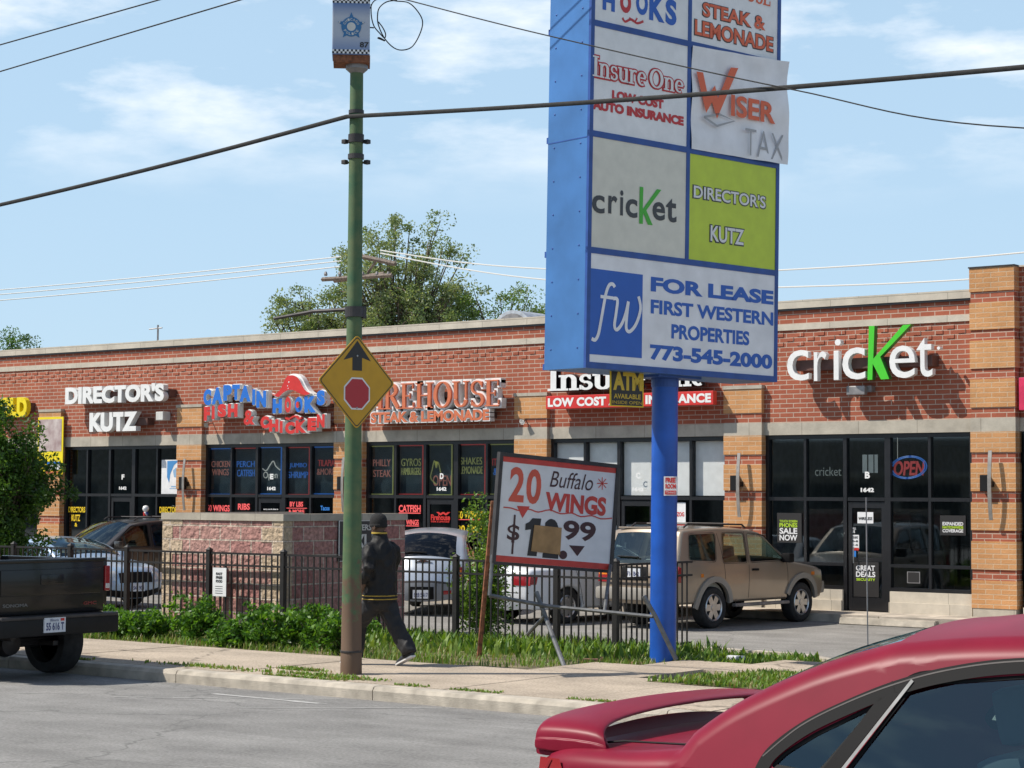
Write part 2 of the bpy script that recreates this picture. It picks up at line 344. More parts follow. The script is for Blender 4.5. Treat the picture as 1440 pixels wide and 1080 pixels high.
# ================================================================ materials used all over
brick_mat('red_brick', (.34, .096, .055), (.385, .118, .068), (.50, .385, .31), .30, .0915, .0085, .4, var=.2)
brick_mat('tan_brick', (.52, .255, .105), (.58, .30, .135), (.56, .41, .27), .30, .0915, .008, .5, var=.2)
brick_mat('stone_course', (.53, .475, .395), (.57, .515, .43), (.30, .27, .22), 1.22, 2.0, .006, .25, var=.2, rough=.9, nscale=2.5)
brick_mat('stone_lintel', (.43, .39, .325), (.47, .43, .36), (.25, .22, .18), 1.22, 2.0, .006, .25, var=.25, rough=.9, nscale=2.5)
brick_mat('split_block', (.37, .17, .155), (.50, .29, .25), (.62, .52, .43), .46, .225, .012, 1.0, var=.55, nscale=16, rs=11, rd=.05)
brick_mat('buff_block', (.52, .40, .28), (.58, .45, .32), (.62, .52, .43), .46, .225, .012, 1.0, var=.45, nscale=16, rs=11, rd=.05)
mat('dark_frame', (.012, .012, .014), .35, 0.0, .1)
mat('concrete', (.44, .385, .32), .9, 0, .2, 2.2, .35, 60)
mat('concrete_white', (.43, .385, .32), .9, 0, .14, 5, .4, 60)
mat('white_paint', (.78, .78, .77), .4, 0, .04)
mat('off_white', (.62, .61, .58), .5, 0, .05)
mat('black_plastic', (.010, .010, .011), .55, 0, .1, spec=.25)
mat('rubber', (.018, .018, .018), .8, 0, .2, 20)
mat('steel', (.42, .42, .41), .35, 0.9, .1)
mat('grey_metal', (.26, .25, .25), .5, 0.5, .15)
mat('dark_metal', (.05, .045, .045), .5, 0.4, .15)
mat('red_vinyl', (.55, .03, .025), .45, 0, .06)
mat('red_plain', (.62, .035, .03), .4, 0, .03)
mat('white_vinyl', (.74, .74, .75), .45, 0, .03)
mat('black_ink', (.02, .018, .018), .5, 0, 0)
mat('yellow_plain', (.75, .52, .01), .5, 0, .03)
mat('blue_plain', (.03, .2, .62), .4, 0, .03)
mat('paper', (.75, .75, .76), .7, 0, .05)
mat('wood_old', (.16, .13, .11), .9, 0, .25, 14)

def road_mat(name, col, crackcol, cs=.35, slab=None):
    m = mat(name, col, .92, 0, .09, 1.1, .5, 120); t = m.node_tree; b = t.nodes['Principled BSDF']; b.inputs['Specular IOR Level'].default_value = .25
    base = b.inputs['Base Color'].links[0].from_socket
    co = t.nodes.new('ShaderNodeTexCoord'); mp = t.nodes.new('ShaderNodeMapping'); mp.inputs['Scale'].default_value = (.12, 1.3, 1)
    st = t.nodes.new('ShaderNodeTexNoise'); st.inputs['Scale'].default_value = 2.2; st.inputs['Detail'].default_value = 8
    fine = t.nodes.new('ShaderNodeTexNoise'); fine.inputs['Scale'].default_value = 38; fine.inputs['Detail'].default_value = 3
    dis = t.nodes.new('ShaderNodeTexNoise'); dis.inputs['Scale'].default_value = 1.7; dis.inputs['Detail'].default_value = 5
    va = t.nodes.new('ShaderNodeVectorMath'); va.operation = 'MULTIPLY_ADD'; va.inputs[1].default_value = (.8, .8, .8)
    vo = t.nodes.new('ShaderNodeTexVoronoi'); vo.feature = 'DISTANCE_TO_EDGE'; vo.inputs['Scale'].default_value = cs
    mr = t.nodes.new('ShaderNodeMapRange'); mr.inputs['From Max'].default_value = .006; mr.inputs['To Min'].default_value = .75; mr.inputs['To Max'].default_value = 0
    m1 = t.nodes.new('ShaderNodeMapRange'); m1.inputs['From Min'].default_value = .3; m1.inputs['From Max'].default_value = .7; m1.inputs['To Min'].default_value = .9; m1.inputs['To Max'].default_value = 1.09
    m2 = t.nodes.new('ShaderNodeMapRange'); m2.inputs['From Min'].default_value = .3; m2.inputs['From Max'].default_value = .7; m2.inputs['To Min'].default_value = .76; m2.inputs['To Max'].default_value = 1.22
    mu = t.nodes.new('ShaderNodeMath'); mu.operation = 'MULTIPLY'; sc = t.nodes.new('ShaderNodeVectorMath'); sc.operation = 'SCALE'
    mx = t.nodes.new('ShaderNodeMix'); mx.data_type = 'RGBA'; mx.inputs['B'].default_value = (*crackcol, 1); L = t.links.new
    L(co.outputs['Object'], mp.inputs[0]); L(mp.outputs[0], st.inputs['Vector']); L(co.outputs['Object'], fine.inputs['Vector']); L(co.outputs['Object'], dis.inputs['Vector'])
    L(dis.outputs['Color'], va.inputs[0]); L(co.outputs['Object'], va.inputs[2]); L(va.outputs[0], vo.inputs['Vector']); L(vo.outputs['Distance'], mr.inputs['Value'])
    L(st.outputs['Fac'], m1.inputs['Value']); L(fine.outputs['Fac'], m2.inputs['Value']); L(m1.outputs[0], mu.inputs[0]); L(m2.outputs[0], mu.inputs[1])
    L(base, sc.inputs[0]); L(mu.outputs[0], sc.inputs['Scale']); L(sc.outputs[0], mx.inputs['A']); L(mr.outputs[0], mx.inputs['Factor']); L(mx.outputs['Result'], b.inputs['Base Color'])
    return m
road_mat('asphalt', (.235, .23, .222), (.13, .13, .125), .22)
road_mat('lot_asphalt', (.25, .24, .225), (.13, .12, .11), .3)
road_mat('pavement', (.43, .36, .285), (.13, .11, .09), .16)
mat('soil', (.15, .125, .07), .95, 0, .3, 3, .6, 30)
mat('far_ground', (.13, .14, .08), .95, 0, .3, .2)

# ================================================================ ground, road, kerb, pavement, lot
def sheet(name, pts, m, kind='structure', grid=None):
    bm = BM(); bm.faces.new([bm.verts.new(p) for p in pts]); bmesh.ops.recalc_face_normals(bm, faces=bm.faces)
    for f in bm.faces:
        if f.normal.z < 0: f.normal_flip()
    return structure(name, bm, m)
sheet('ground', [(-2500, -1500, -.35), (2500, -1500, -.35), (2500, 3500, -.35), (-2500, 3500, -.35)], 'far_ground')
XL, XR = -140, 60
bm = BM(); prof = [(-10, 0), (-4, .2), (0, .28), (7, .28), (12, .13), (16.2, 0.0)]
for i in range(len(prof)-1):
    (a, za), (b, zb) = prof[i], prof[i+1]
    bm.faces.new([bm.verts.new(p) for p in ((XL, a, za), (XR, a, za), (XR, b, zb), (XL, b, zb))])
bmesh.ops.remove_doubles(bm, verts=bm.verts, dist=.001); structure('road', bm, 'asphalt', 60)
m = mat('worn_paint', (.42, .415, .40), .9, 0, .12, 9)
for k, (a_, b_) in enumerate((((300, 976.5), (456, 991)), ((160, 986), (480, 982)), ((327, 1000.5), (640, 994)))):   # remains of old painted lines
    bm = BM(); p, q = onZ(*a_, .02), onZ(*b_, .02); R = random.Random(k); d = Vector(((q-p).x, (q-p).y, 0)).normalized(); n = Vector((-d.y, d.x, 0)); L_ = (q-p).length; s_ = 0.0
    rz_ = lambda y: .13*(16.2-y)/4.2 if y > 12 else .13+.15*(12-y)/5
    while s_ < L_:
        e = min(L_, s_+R.uniform(.1, .5)); w_ = (.06 if k == 0 else .025)*R.uniform(.5, 1.1); P_ = [p+d*s_-n*w_, p+d*e-n*w_*R.uniform(.6, 1), p+d*e+n*w_*R.uniform(.6, 1), p+d*s_+n*w_]
        bm.faces.new([bm.verts.new((v.x, v.y, rz_(v.y)+.004)) for v in P_]); s_ = e+(R.uniform(.02, .2) if R.random() < .5 else 0)
    structure('road_marking', bm, 'worn_paint')
def kerb_z(x): # the kerb drops at the driveway
    return .148 if x < -10.5 else max(.03, .15-(x+10.5)*.06)
bm = BM(); xs = [XL] + [-60+i*3.05 for i in range(16)] + [-10.5, -8.5, XR]
for a, b in zip(xs[:-1], xs[1:]):
    za, zb = kerb_z(a), kerb_z(b); a += .006; b -= .006
    pf = [(16.2, -.1), (16.2, .68), (16.225, .95), (16.26, 1.0), (16.42, 1.0), (16.42, -.1)]
    A = [bm.verts.new((a, y, (k*za if k > 0 else k))) for y, k in pf]; B = [bm.verts.new((b, y, (k*zb if k > 0 else k))) for y, k in pf]
    for i in range(5): bm.faces.new((A[i], B[i], B[i+1], A[i+1]))
    bm.faces.new(A[::-1]); bm.faces.new(B)
structure('kerb', bm, 'concrete_white')
# pavement slabs; wider towards the driveway on the right
bm = BM(); R = random.Random(5)
def slab(x0, x1, y0, y1, z=.15):
    dz = R.uniform(-.004, .004)
    box(bm, x0+.008, x1-.008, y0+.008, y1-.008, z-.1, z+dz)
x = -75.0
while x < -12.6:
    w = 1.62
    slab(x, x+w, 16.42, 18.9) ; x += w
xe = x
for i in range(6):
    x0 = -15.1+i*1.7 if i else -14.7
for x0, x1, y0, y1 in ((-14.2, -12.62, 18.9, 20.3), (xe, xe+1.7, 16.42, 18.5), (xe+1.7, xe+3.4, 16.42, 18.5)):
    slab(x0, x1, y0, y1)
slab(-12.62, -9.2, 20.3, 22.2, .147); slab(-13.6, -12.62, 20.3, 21.4, .148)
slab(xe+3.4, -6, 16.42, 20.3, .13)
structure('pavement', bm, 'pavement')
# mortar bed seen in the joints
sheet('pavement_bed', [(XL, 16.42, .10), (-9, 16.42, .10), (-9, 22.1, .10), (-13.5, 21.2, .10), (-15, 18.95, .10), (XL, 18.95, .10)], 'soil')
# planted strip and its back kerb
GZF, GZB = .13, .0
def gz(y): return GZF + (GZB-GZF)*max(0, min(1, (y-19)/4.4))
bm = BM(); fr_ = [(-60, 18.9), (-15.0, 18.9), (-14.2, 19.3), (-13.9, 20.4), (-13.2, 21.3), (-12.2, 22.1)]; bk = [(-60, 23.4), (-18.5, 23.4), (-17, 24.2), (-15.8, 24.5), (-13.6, 24.3), (-12.2, 23.3)]
A = [bm.verts.new((x, y, gz(y))) for x, y in fr_]; B = [bm.verts.new((x, y, gz(y))) for x, y in bk]
for i in range(5): bm.faces.new((A[i], A[i+1], B[i+1], B[i]))
structure('planting_strip', bm, 'soil')
bm = BM(); pts = bk + [(-12.05, 22.6), (-12.1, 22.1)]
for k, (a, b) in enumerate(zip(pts[:-1], pts[1:])):
    a, b = Vector((*a, 0)), Vector((*b, 0)); t = (b-a).normalized(); n = Vector((-t.y, t.x, 0)) if True else 0
    m = Matrix((t, n, Vector((0, 0, 1)))).transposed().to_4x4(); m.translation = a
    box(bm, .01, (b-a).length-.01, 0, .15, -.2, .045, 0, m)
structure('lot_kerb', bm, 'concrete_white')
sheet('patch_soil', [(-12.3, 18.55, .155), (-10.4, 18.55, .155), (-10.2, 20.3, .155), (-11.8, 20.3, .155)], 'soil')
# parking lot, rising to the driveway on the right
bm = BM(); gx = [-130, -60, -30, -18, -14, -12, -10, -4, 2, 20]; gy = [22.6, 23.4, 24.6, 26, 29, 33.0]
def lz(x, y):
    k = max(0, min(1, (x+14)/3)); return -.1 + k*.2*max(0, min(1, (27-y)/5))
V = [[bm.verts.new((x, y, lz(x, y))) for y in gy] for x in gx]
for i in range(len(gx)-1):
    for j in range(len(gy)-1): bm.faces.new((V[i][j], V[i+1][j], V[i+1][j+1], V[i][j+1]))
structure('parking_lot', bm, 'lot_asphalt', 60)
sheet('driveway', [(-9.2, 16.4, .04), (20, 16.4, .04), (20, 22.9, .09), (-9.2, 22.9, .09)], 'concrete')
bm = BM(); x = -60
while x < -2:
    box(bm, x+.005, x+1.79, 33.0, 34.3, -.2, .04); x += 1.8
structure('shop_walkway', bm, 'concrete')
# ================================================================ the brick strip mall
YF = 34.15
F0 = Frame((0, YF, 0), (1, 0, 0))                    # facade plane, normal towards the street
glass_mat('shop_glass', (.42, .47, .48), .03, (.85, .95, 1.0), .10); glass_mat('blind_glass', (.93, .95, .95))
mat('interior_wall', (.30, .33, .35), .9, 0, .1); mat('interior_floor', (.045, .045, .048), .6, 0, .2); mat('blind', (.80, .80, .80), .8, 0, .03)
mat('shelf_dark', (.09, .085, .08), .7, 0, .3, 3); mat('lamp_bar', (.36, .33, .30), .45, .6, .1)
bld = thing('brick_building', 'single storey red brick strip mall with tan brick piers, stone bands and dark glass shopfronts', 'building', (-30, YF, 0))
BW, PW = 4.37, .87
BAYX = [-19.85-5.24*k for k in range(0, 7)]          # left edges of the bays, right to left
XLEFT, XRIGHT = BAYX[-1]-PW, -3.0
bm = BM()
box(bm, XLEFT, -15.46, YF, YF+.3, 3.65, 5.455); box(bm, XLEFT, -15.46, YF, YF+.3, 5.573, 5.875)
box(bm, XLEFT, XLEFT+.3, YF+.3, 50, -.2, 5.875)
for x in BAYX: # back of pier cores
    box(bm, x-PW+.02, x-.02, YF+.02, YF+.32, 0, 3.66)
wall_bm = bm
bm = BM() # the taller corner section on the right
box(bm, -14.59, XRIGHT, YF+.12, YF+.42, 3.65, 6.40); box(bm, XRIGHT-.3, XRIGHT, YF+.42, 50, -.2, 6.4); box(bm, -4.85, XRIGHT, YF+.12, YF+.42, 0, 3.66)
obj('corner_wall', bm, 'red_brick', bld)
bm = BM()
box(bm, XLEFT, -15.46, YF-.03, YF+.3, 5.455, 5.573); box(bm, XLEFT-.05, -15.46, YF-.06, YF+.36, 5.875, 6.035)
box(bm, -14.59, XRIGHT+.05, YF+.06, YF+.48, 6.40, 6.43); box(bm, -14.585, -10.14, YF+.09, YF+.42, 3.41, 3.65); box(bm, -9.25, XRIGHT, YF+.09, YF+.42, 3.41, 3.65)
obj('coping', bm, 'stone_course', bld)
bm = BM(); box(bm, XLEFT, -15.46, YF-.05, YF-.003, 5.835, 5.8745); obj('drip_edge', bm, 'dark_frame', bld)
bm = wall_bm   # three staggered rows of projecting headers
for row, z in enumerate((5.33, 5.24, 5.15)):
    x = XLEFT+.2 + (row % 2)*.225
    while x < -15.7:
        box(bm, x, x+.145, YF-.013, YF+.01, z, z+.075); x += .45
obj('wall', bm, 'red_brick', bld)
# piers
def pier(x0, x1, tower=False):
    t = r = s = BM(); y = YF-.10; box(t, x0+.03, x1-.03, y+.03, YF+.14, -.05, 6.41 if tower else 4.33, 1)
    lv = [(3.41, 3.03, 't'), (3.03, 2.84, 'r'), (2.84, 2.32, 't'), (2.32, 2.13, 'r'), (2.13, 1.61, 't'), (1.61, 1.42, 'r'), (1.42, .90, 't'), (.90, .71, 'r'), (.71, .2, 't'), (3.85, 3.65, 'r')]
    if tower: lv += [(4.37, 3.85, 't'), (4.56, 4.37, 'r'), (5.08, 4.56, 't'), (5.27, 5.08, 'r'), (5.78, 5.27, 't'), (5.97, 5.78, 'r'), (6.41, 5.97, 't')]
    else: lv += [(4.33, 3.85, 't')]
    for z1, z0, k in lv:
        if k == 't': box(t, x0, x1, y-.012, YF+.16, z0+.004, z1-.004)
        else: box(r, x0+.012, x1-.012, y+.012, YF+.15, z0-.006, z1+.006, 1)
    zt = 6.41 if tower else 4.33
    box(s, x0-.015, x1+.015, y-.03, YF+.18, zt, zt+(.025 if tower else .07), 3 if tower else 2); box(s, x0, x1, y-.004, YF+.14, 3.405, 3.655, 2); box(s, x0+.02, x1-.02, y-.0, YF+.15, -.1, .205, 2)
    p = obj('pier', t, ['tan_brick', 'red_brick', 'stone_lintel', 'dark_metal'], bld)
    if tower: # continue the tower behind its face
        b2 = BM(); box(b2, x0+.02, x1-.02, YF+.16, YF+.5, 3.65, 6.38); obj('pier_core', b2, 'red_brick', p)
pier(-15.46, -14.59, True)
for x in BAYX: pier(x-PW, x)
# lintels
bm = BM()
for x in BAYX: box(bm, x, x+BW, YF-.012, YF+.3, 3.41, 3.65)
obj('lintel', bm, 'stone_lintel', bld)
# roof, rooms behind the glass
bm = BM(); box(bm, XLEFT+.3, XRIGHT-.3, YF+.42, 50, 5.2, 5.3); obj('roof', bm, 'concrete', bld)
bm = BM(); box(bm, XLEFT, XRIGHT, 49.7, 50, -.2, 5.8); obj('rear_wall', bm, 'red_brick', bld)
bm = BM(); box(bm, XLEFT+.3, XRIGHT-.3, YF+.3, 44.5, -.1, .04, 1); box(bm, XLEFT+.3, XRIGHT-.3, YF+.34, 44.5, 3.42, 3.55); box(bm, XLEFT+.3, XRIGHT-.3, 44.5, 44.7, -.1, 3.6)
for x in BAYX: box(bm, x-PW/2-.07, x-PW/2+.07, YF+.34, 44.5, .04, 3.42)
obj('interior', bm, ['interior_wall', 'interior_floor'], bld)
R = random.Random(8)
for x in BAYX:
    if x == BAYX[1]: continue
    for k in range(5):
        xx = x+.3+R.random()*3.2; yy = 36.6+R.random()*5; bm = BM()
        rbox(bm, xx, xx+R.uniform(.5, 1.5), yy, yy+.5, .045, R.uniform(.9, 2.0), .02); obj('shop_counter', bm, 'shelf_dark', bld)
# shopfronts: five equal lights with a transom, the middle one holds the door
def shopfront(x0, blinds=False):
    f = BM(); yf, yb = YF+.05, YF+.17; x1 = x0+BW; fw = .055
    pw = BW/5
    def bar(a, b, z0, z1, e=0.0): box(f, a, b, yf-e, yb, z0, z1)
    bar(x0, x1, 3.33, 3.41, .004); bar(x0, x0+.075, .44, 3.33); bar(x1-.075, x1, .44, 3.33)
    for k in range(1, 5):
        xm = x0+pw*k; low = .04 if k in (2, 3) else .44
        bar(xm-fw/2-(.02 if k in (2, 3) else 0), xm+fw/2+(.045 if k == 3 else 0), low, 3.33)
    for k in range(5):
        a = x0+pw*k+(.075 if k == 0 else fw/2+(.045 if k == 3 else .02 if k == 2 else 0)); b = x0+pw*(k+1)-(.075 if k == 4 else fw/2+(.02 if k in (1, 2) else 0))
        bar(a, b, 2.13, 2.2, .003)
        if k != 2: bar(a, b, .44, .51, .003); bar(a, b, .89, .95, .003)
    fr = obj('window_frame', f, 'dark_frame', bld)
    for a, b in ((x0, x0+2*pw-fw/2-.02), (x0+3*pw+fw/2+.045, x1)):
        st = BM(); box(st, a, b, YF-.0, YF+.22, .24, .44); box(st, a, b, YF-.05, YF+.2, -.1, .24); obj('window_sill', st, 'stone_course', bld)
    for k in range(5):
        a, b = x0+pw*k+.02, x0+pw*(k+1)-.02
        if k == 2: continue
        g = BM(); q = Frame((0, YF+.11, 0), (1, 0, 0)); quad(g, q, a, .5, b, 2.14)
        obj('pane', g, 'shop_glass', bld)
    for k in range(5):
        a, b = x0+pw*k+.02, x0+pw*(k+1)-.02; g = BM(); quad(g, Frame((0, YF+.112, 0), (1, 0, 0)), a, 2.19, b, 3.34); p = obj('transom_pane', g, 'blind_glass' if blinds else 'shop_glass', bld)
        if blinds:
            g = BM(); box(g, a+.01, b-.01, YF+.20, YF+.215, 2.22, 3.32); obj('blind', g, 'blind', bld)
    # door leaf
    a, b = x0+2*pw+fw/2+.024, x0+3*pw-fw/2-.024
    d = BM(); yd0, yd1 = YF+.07, YF+.12
    box(d, a, a+.075, yd0, yd1, .06, 2.11); box(d, b-.075, b, yd0, yd1, .06, 2.11); box(d, a+.075, b-.075, yd0+.002, yd1, 2.0, 2.11); box(d, a+.075, b-.075, yd0+.002, yd1, .06, .3); box(d, a+.075, b-.075, yd0+.004, yd1, 1.0, 1.05)
    dr = obj('door', d, 'dark_frame', bld)
    g = BM(); quad(g, Frame((0, YF+.1, 0), (1, 0, 0)), a+.06, .28, b-.06, 2.02); obj('door_glass', g, 'shop_glass', dr)
    h = BM(); tube(h, [(a+.13, yd0-.05, .95), (a+.13, yd0-.05, 1.25)], .012); tube(h, [(a+.13, yd0-.05, .97), (a+.13, yd0, .97)], .009); tube(h, [(a+.13, yd0-.05, 1.23), (a+.13, yd0, 1.23)], .009); obj('handle', h, 'steel', dr)
for i, x in enumerate(BAYX): shopfront(x, i == 1)
shopfront(-14.5); pier(-10.13, -9.26); shopfront(-9.26)
# wall lamps on the piers: a dark block with a tall bowed metal bar
for xc in [-15.02]+[x-PW/2 for x in BAYX[:4]]:
    b = BM(); rbox(b, xc-.21, xc-.06, YF-.24, YF-.112, 2.32, 2.62, .01); box(b, xc-.02, xc+.02, YF-.27, YF-.112, 2.40, 2.50)
    l = obj('wall_lamp', b, 'black_plastic', bld)
    b = BM(); P = [(z, -.30+.06*((z-2.45)/.65)**2) for z in [1.8+1.26*k/10 for k in range(11)]]
    for (z0, d0), (z1, d1) in zip(P[:-1], P[1:]):
        vs = [b.verts.new(Vector((xx, YF+dd+e, zz))) for e in (0, .018) for zz, dd in ((z0, d0), (z1, d1)) for xx in (xc-.035, xc+.035)]
        for q in ((0, 1, 3, 2), (4, 6, 7, 5), (0, 4, 5, 1), (2, 3, 7, 6), (0, 2, 6, 4), (1, 5, 7, 3)): b.faces.new([vs[i] for i in q])
    bmesh.ops.recalc_face_normals(b, faces=b.faces)
    obj('lamp_bar', b, 'lamp_bar', l)
# unit letters and house number on the transom over each door
for x, L_ in zip(BAYX, 'BCDEF'):
    b = BM(); q = Frame((0, YF+.106, 0), (1, 0, 0)); xc = x+BW/2
    text(b, q, L_, (xc-.05, 2.56, xc+.055, 2.69), 0.002, bold=.045, raw=True); obj('unit_letter', b, 'white_paint', bld); b = BM(); text(b, q, '1642', (xc-.14, 2.30, xc+.14, 2.385), .002, bold=.05, raw=True); obj('unit_number', b, 'white_paint', bld)
# small spot lamps clamped under the signs
def spot(px, py, d):
    u, v = Frame((0, YF-d, 0), (1, 0, 0)).uv(px, py); b = BM()
    tube(b, [(u, YF, v+.05), (u, YF-d*.6, v+.02)], .014); tube(b, [(u, YF-d*.6, v+.03), (u+.02, YF-d, v-.02)], [.035, .065], 12); obj('spot_lamp', b, 'steel', bld)
for px, py in ((733, 592), (289, 597)): spot(px, py, .25)
b = BM(); q = Frame((0, YF-.25, 0), (1, 0, 0)); u0, v0, u1, v1 = q.box(1191, 543, 556, 1221); rbox(b, u0, u1-.06, YF-.28, YF-.16, v0, v1, .02); box(b, (u0+u1)/2, u1+.02, YF-.16, YF, v0+.06, v1); obj('flood_lamp', b, 'grey_metal', bld)
b = BM(); q = Frame((0, YF-.3, 0), (1, 0, 0)); u0, v0, u1, v1 = q.box(219, 579, 591, 229); rbox(b, u0, u1, YF-.3, YF-.05, v0, v1, .015); box(b, u0+.05, u1-.05, YF-.05, YF, v0+.04, v1-.04); obj('flood_lamp', b, 'off_white', bld)
# ================================================================ the low row across the street, mirrored in the shop glass and the car paint
brick_mat('brown_brick', (.40, .37, .33), (.46, .43, .38), (.25, .2, .17), .2, .075, .01, .3, var=.2)
mat('dull_glass', (.02, .025, .03), .15, 0, 0)
ac = thing('shop_row', 'long low brown brick shop row across the street behind the viewer', 'building', (-55, -24, 0))
b = BM(); x = -130.0; R = random.Random(2); g = BM(); st = BM()
b2 = BM()
box(b, -130, 30, -36, -24, -.3, 5.2); box(b, -130, -60, -35.9, -24.01, 5.2, 7.4); box(b, -20, 5, -35.9, -24.01, 5.2, 6.6)
obj('wall', b, 'brown_brick', ac)
x = -128.0
while x < 27:
    w_ = R.uniform(2.2, 3.6); b = BM(); box(b, x, x+w_, -23.99, -23.93, .5, 2.9); obj('window', b, 'dull_glass', ac); b = BM(); box(b, x-.1, x+w_+.1, -23.99, -23.85, .35, .498); obj('sill', b, 'stone_course', ac); x += w_+R.uniform(.8, 2)
b = BM(); box(b, -130, 30, -24, -23.8, 3.2, 3.5); obj('fascia', b, 'stone_course', ac)
# ================================================================ shop signs on the facade
mat('sign_white', (.80, .80, .79), .35, 0, .03); mat('sign_return', (.68, .68, .67), .45, 0, .05); mat('raceway', (.10, .045, .035), .6, 0, .1)
mat('sign_blue', (.02, .16, .60), .35, 0, .03); mat('sign_red', (.62, .035, .03), .35, 0, .04); mat('sign_orange', (.60, .165, .075), .4, 0, .05)
mat('sign_green', (.07, .58, .03), .35, 0, .02); mat('sign_yellow', (.82, .66, .01), .4, 0, .03)
DF = .41
FS = Frame((0, YF-DF, 0), (1, 0, 0))
def cr1(x, y): return x/4.8, 500+y/4.8
def cr3(x, y): return 260+x/4.5, 500+y/4.5
def cr5(x, y): return 480+x/4.5, 500+y/4.5
def crB(x, y): return 1040+x/3.6, 360+y/3.6
def crD(x, y): return 1040+x/3.6, 590+y/3.6
def cr6(x, y): return 480+x/4, 690+y/4
def pb(f, x0, y0, x1, y1): # crop box -> (xl, yt, yb, xr)
    a = f(x0, y0); b = f(x1, y1); return a[0], a[1], b[1], b[0]
def raceway(bm, fr, b, d0=-.40, d1=-.17, mi=2):
    u0, v0, u1, v1 = fr.box(*b); box(bm, u0, u1, v0, v1, d0, d1, mi, fr.mat())
def sign_thing(label, b, cat='shop sign'):
    u0, v0, u1, v1 = FS.box(*b); return thing('shop_sign', label, cat, FS.pt((u0+u1)/2, v0, -.2))
# white channel letters, two lines
s = sign_thing('two lines of white raised block letters on red brick above shop F', pb(cr1, 440, 210, 1105, 517))
b = BM(); text(b, FS, "DIRECTOR'S", pb(cr1, 440, 212, 1106, 331), 0, .16, .05, 0, 1); obj('lettering', b, ['sign_white', 'sign_return'], s)
b = BM(); text(b, FS, "KUTZ", pb(cr1, 603, 387, 924, 517), 0, .16, .055, 0, 1); obj('lettering', b, ['sign_white', 'sign_return'], s)
b = BM(); raceway(b, FS, pb(cr1, 470, 250, 1110, 300), mi=0); raceway(b, FS, pb(cr1, 630, 430, 960, 475), mi=0); obj('raceway', b, 'raceway', s)
# pirate hat sign
s = sign_thing('blue and red fish and chicken sign with a red pirate hat', pb(cr3, 117, 130, 900, 490))
def letters(L, mi_b, mi_r, bold):
    b = r = BM(); wb = BM()
    for ch, x0, y0, x1, y1, col in L:
        bx = pb(cr3, x0, y0, x1, y1)
        text(b, FS, ch, bx, 0, .05, bold, 0 if col == L[0][-1] else 2, 1)
        u0, v0, u1, v1 = FS.box(*bx); g = .018
        text(wb, FS, ch, (u0-g, v0-g, u1+g, v1+g), -.052, .13, bold+.015, 0, 1, raw=True)
    if L[0][0] == 'H': u, v = FS.uv(*cr3(718, 312)); prism(b, [(u+.045*cos(a), v+.075*sin(a)) for a in [2*pi*k/16 for k in range(16)]], FS, .03, .035, 2)
    obj('lettering', b, ['sign_blue' if L[0][-1] == 'b' else 'sign_red', 'sign_return', 'sign_red'], s); obj('letter_backing', wb, ['sign_white', 'sign_return'], s)
letters([('C', 117, 214, 166, 316, 'b'), ('A', 170, 203, 240, 309, 'b'), ('P', 243, 187, 297, 287, 'b'), ('T', 298, 184, 347, 281, 'b'), ('A', 345, 192, 416, 293, 'b'), ('I', 426, 213, 445, 312, 'b'), ('N', 452, 224, 514, 329, 'b')], 0, 0, .08)
letters([('H', 555, 272, 614, 366, 'b'), ('O', 695, 262, 745, 360, 'b'), ('K', 756, 258, 830, 362, 'b'), ('S', 834, 220, 886, 316, 'b'), ('O', 632, 262, 671, 362, 'r')], 0, 0, .08)
letters([('F', 120, 324, 160, 413, 'r'), ('I', 170, 318, 188, 404, 'r'), ('S', 207, 308, 262, 390, 'r'), ('H', 271, 306, 333, 390, 'r')], 0, 0, .075)
letters([('&', 372, 346, 441, 440, 'r')], 0, 0, .035)
letters([('C', 478, 384, 532, 462, 'r'), ('H', 532, 404, 592, 482, 'r'), ('I', 600, 414, 618, 490, 'r'), ('C', 634, 420, 696, 496, 'r'), ('K', 700, 410, 768, 490, 'r'), ('E', 776, 394, 830, 476, 'r'), ('N', 834, 372, 884, 456, 'r')], 0, 0, .075)
hat = [(553, 236), (575, 246), (604, 222), (625, 182), (645, 140), (668, 126), (700, 128), (728, 150), (748, 190), (770, 222), (797, 240), (770, 250), (735, 242), (700, 222), (660, 218), (625, 238), (600, 262), (575, 256)]
b = BM(); P = [FS.uv(*cr3(*p)) for p in spline(hat, 3, True)]; prism(b, P, FS, -.05, .03, 0, 1)
c = (sum(p[0] for p in P)/len(P), sum(p[1] for p in P)/len(P)); prism(b, [(c[0]+(p[0]-c[0])*1.09, c[1]+(p[1]-c[1])*1.13) for p in P], FS, -.2, -.052, 1, 1)
for x, y, rr in ((664, 168, .018), (656, 192, .014), (660, 208, .012)):
    u, v = FS.uv(*cr3(x, y)); prism(b, [(u+rr*cos(a), v+rr*sin(a)) for a in [2*pi*k/10 for k in range(10)]], FS, .034, .034, 1)
obj('hat', b, ['sign_red', 'sign_white'], s)
b = BM(); P = [FS.uv(*cr3(x, y)) for x, y in spline([(640, 395), (660, 403), (685, 388), (705, 384), (725, 402), (742, 392)], 5)]; prism(b, ribbon(P, .035), FS, -.05, .03, 0, 0)
P = [FS.uv(*cr3(x, y)) for x, y in ((640, 402), (690, 372), (752, 398), (735, 412), (690, 412), (650, 412))]; prism(b, P, FS, -.12, -.055, 1, 1); obj('moustache', b, ['sign_red', 'sign_white'], s)
b = BM(); raceway(b, FS, pb(cr3, 160, 262, 500, 282), -.40, -.185, mi=0); raceway(b, FS, pb(cr3, 570, 310, 880, 330), -.40, -.185, mi=0); raceway(b, FS, pb(cr3, 490, 430, 870, 448), -.40, -.185, mi=0); obj('raceway', b, 'raceway', s)
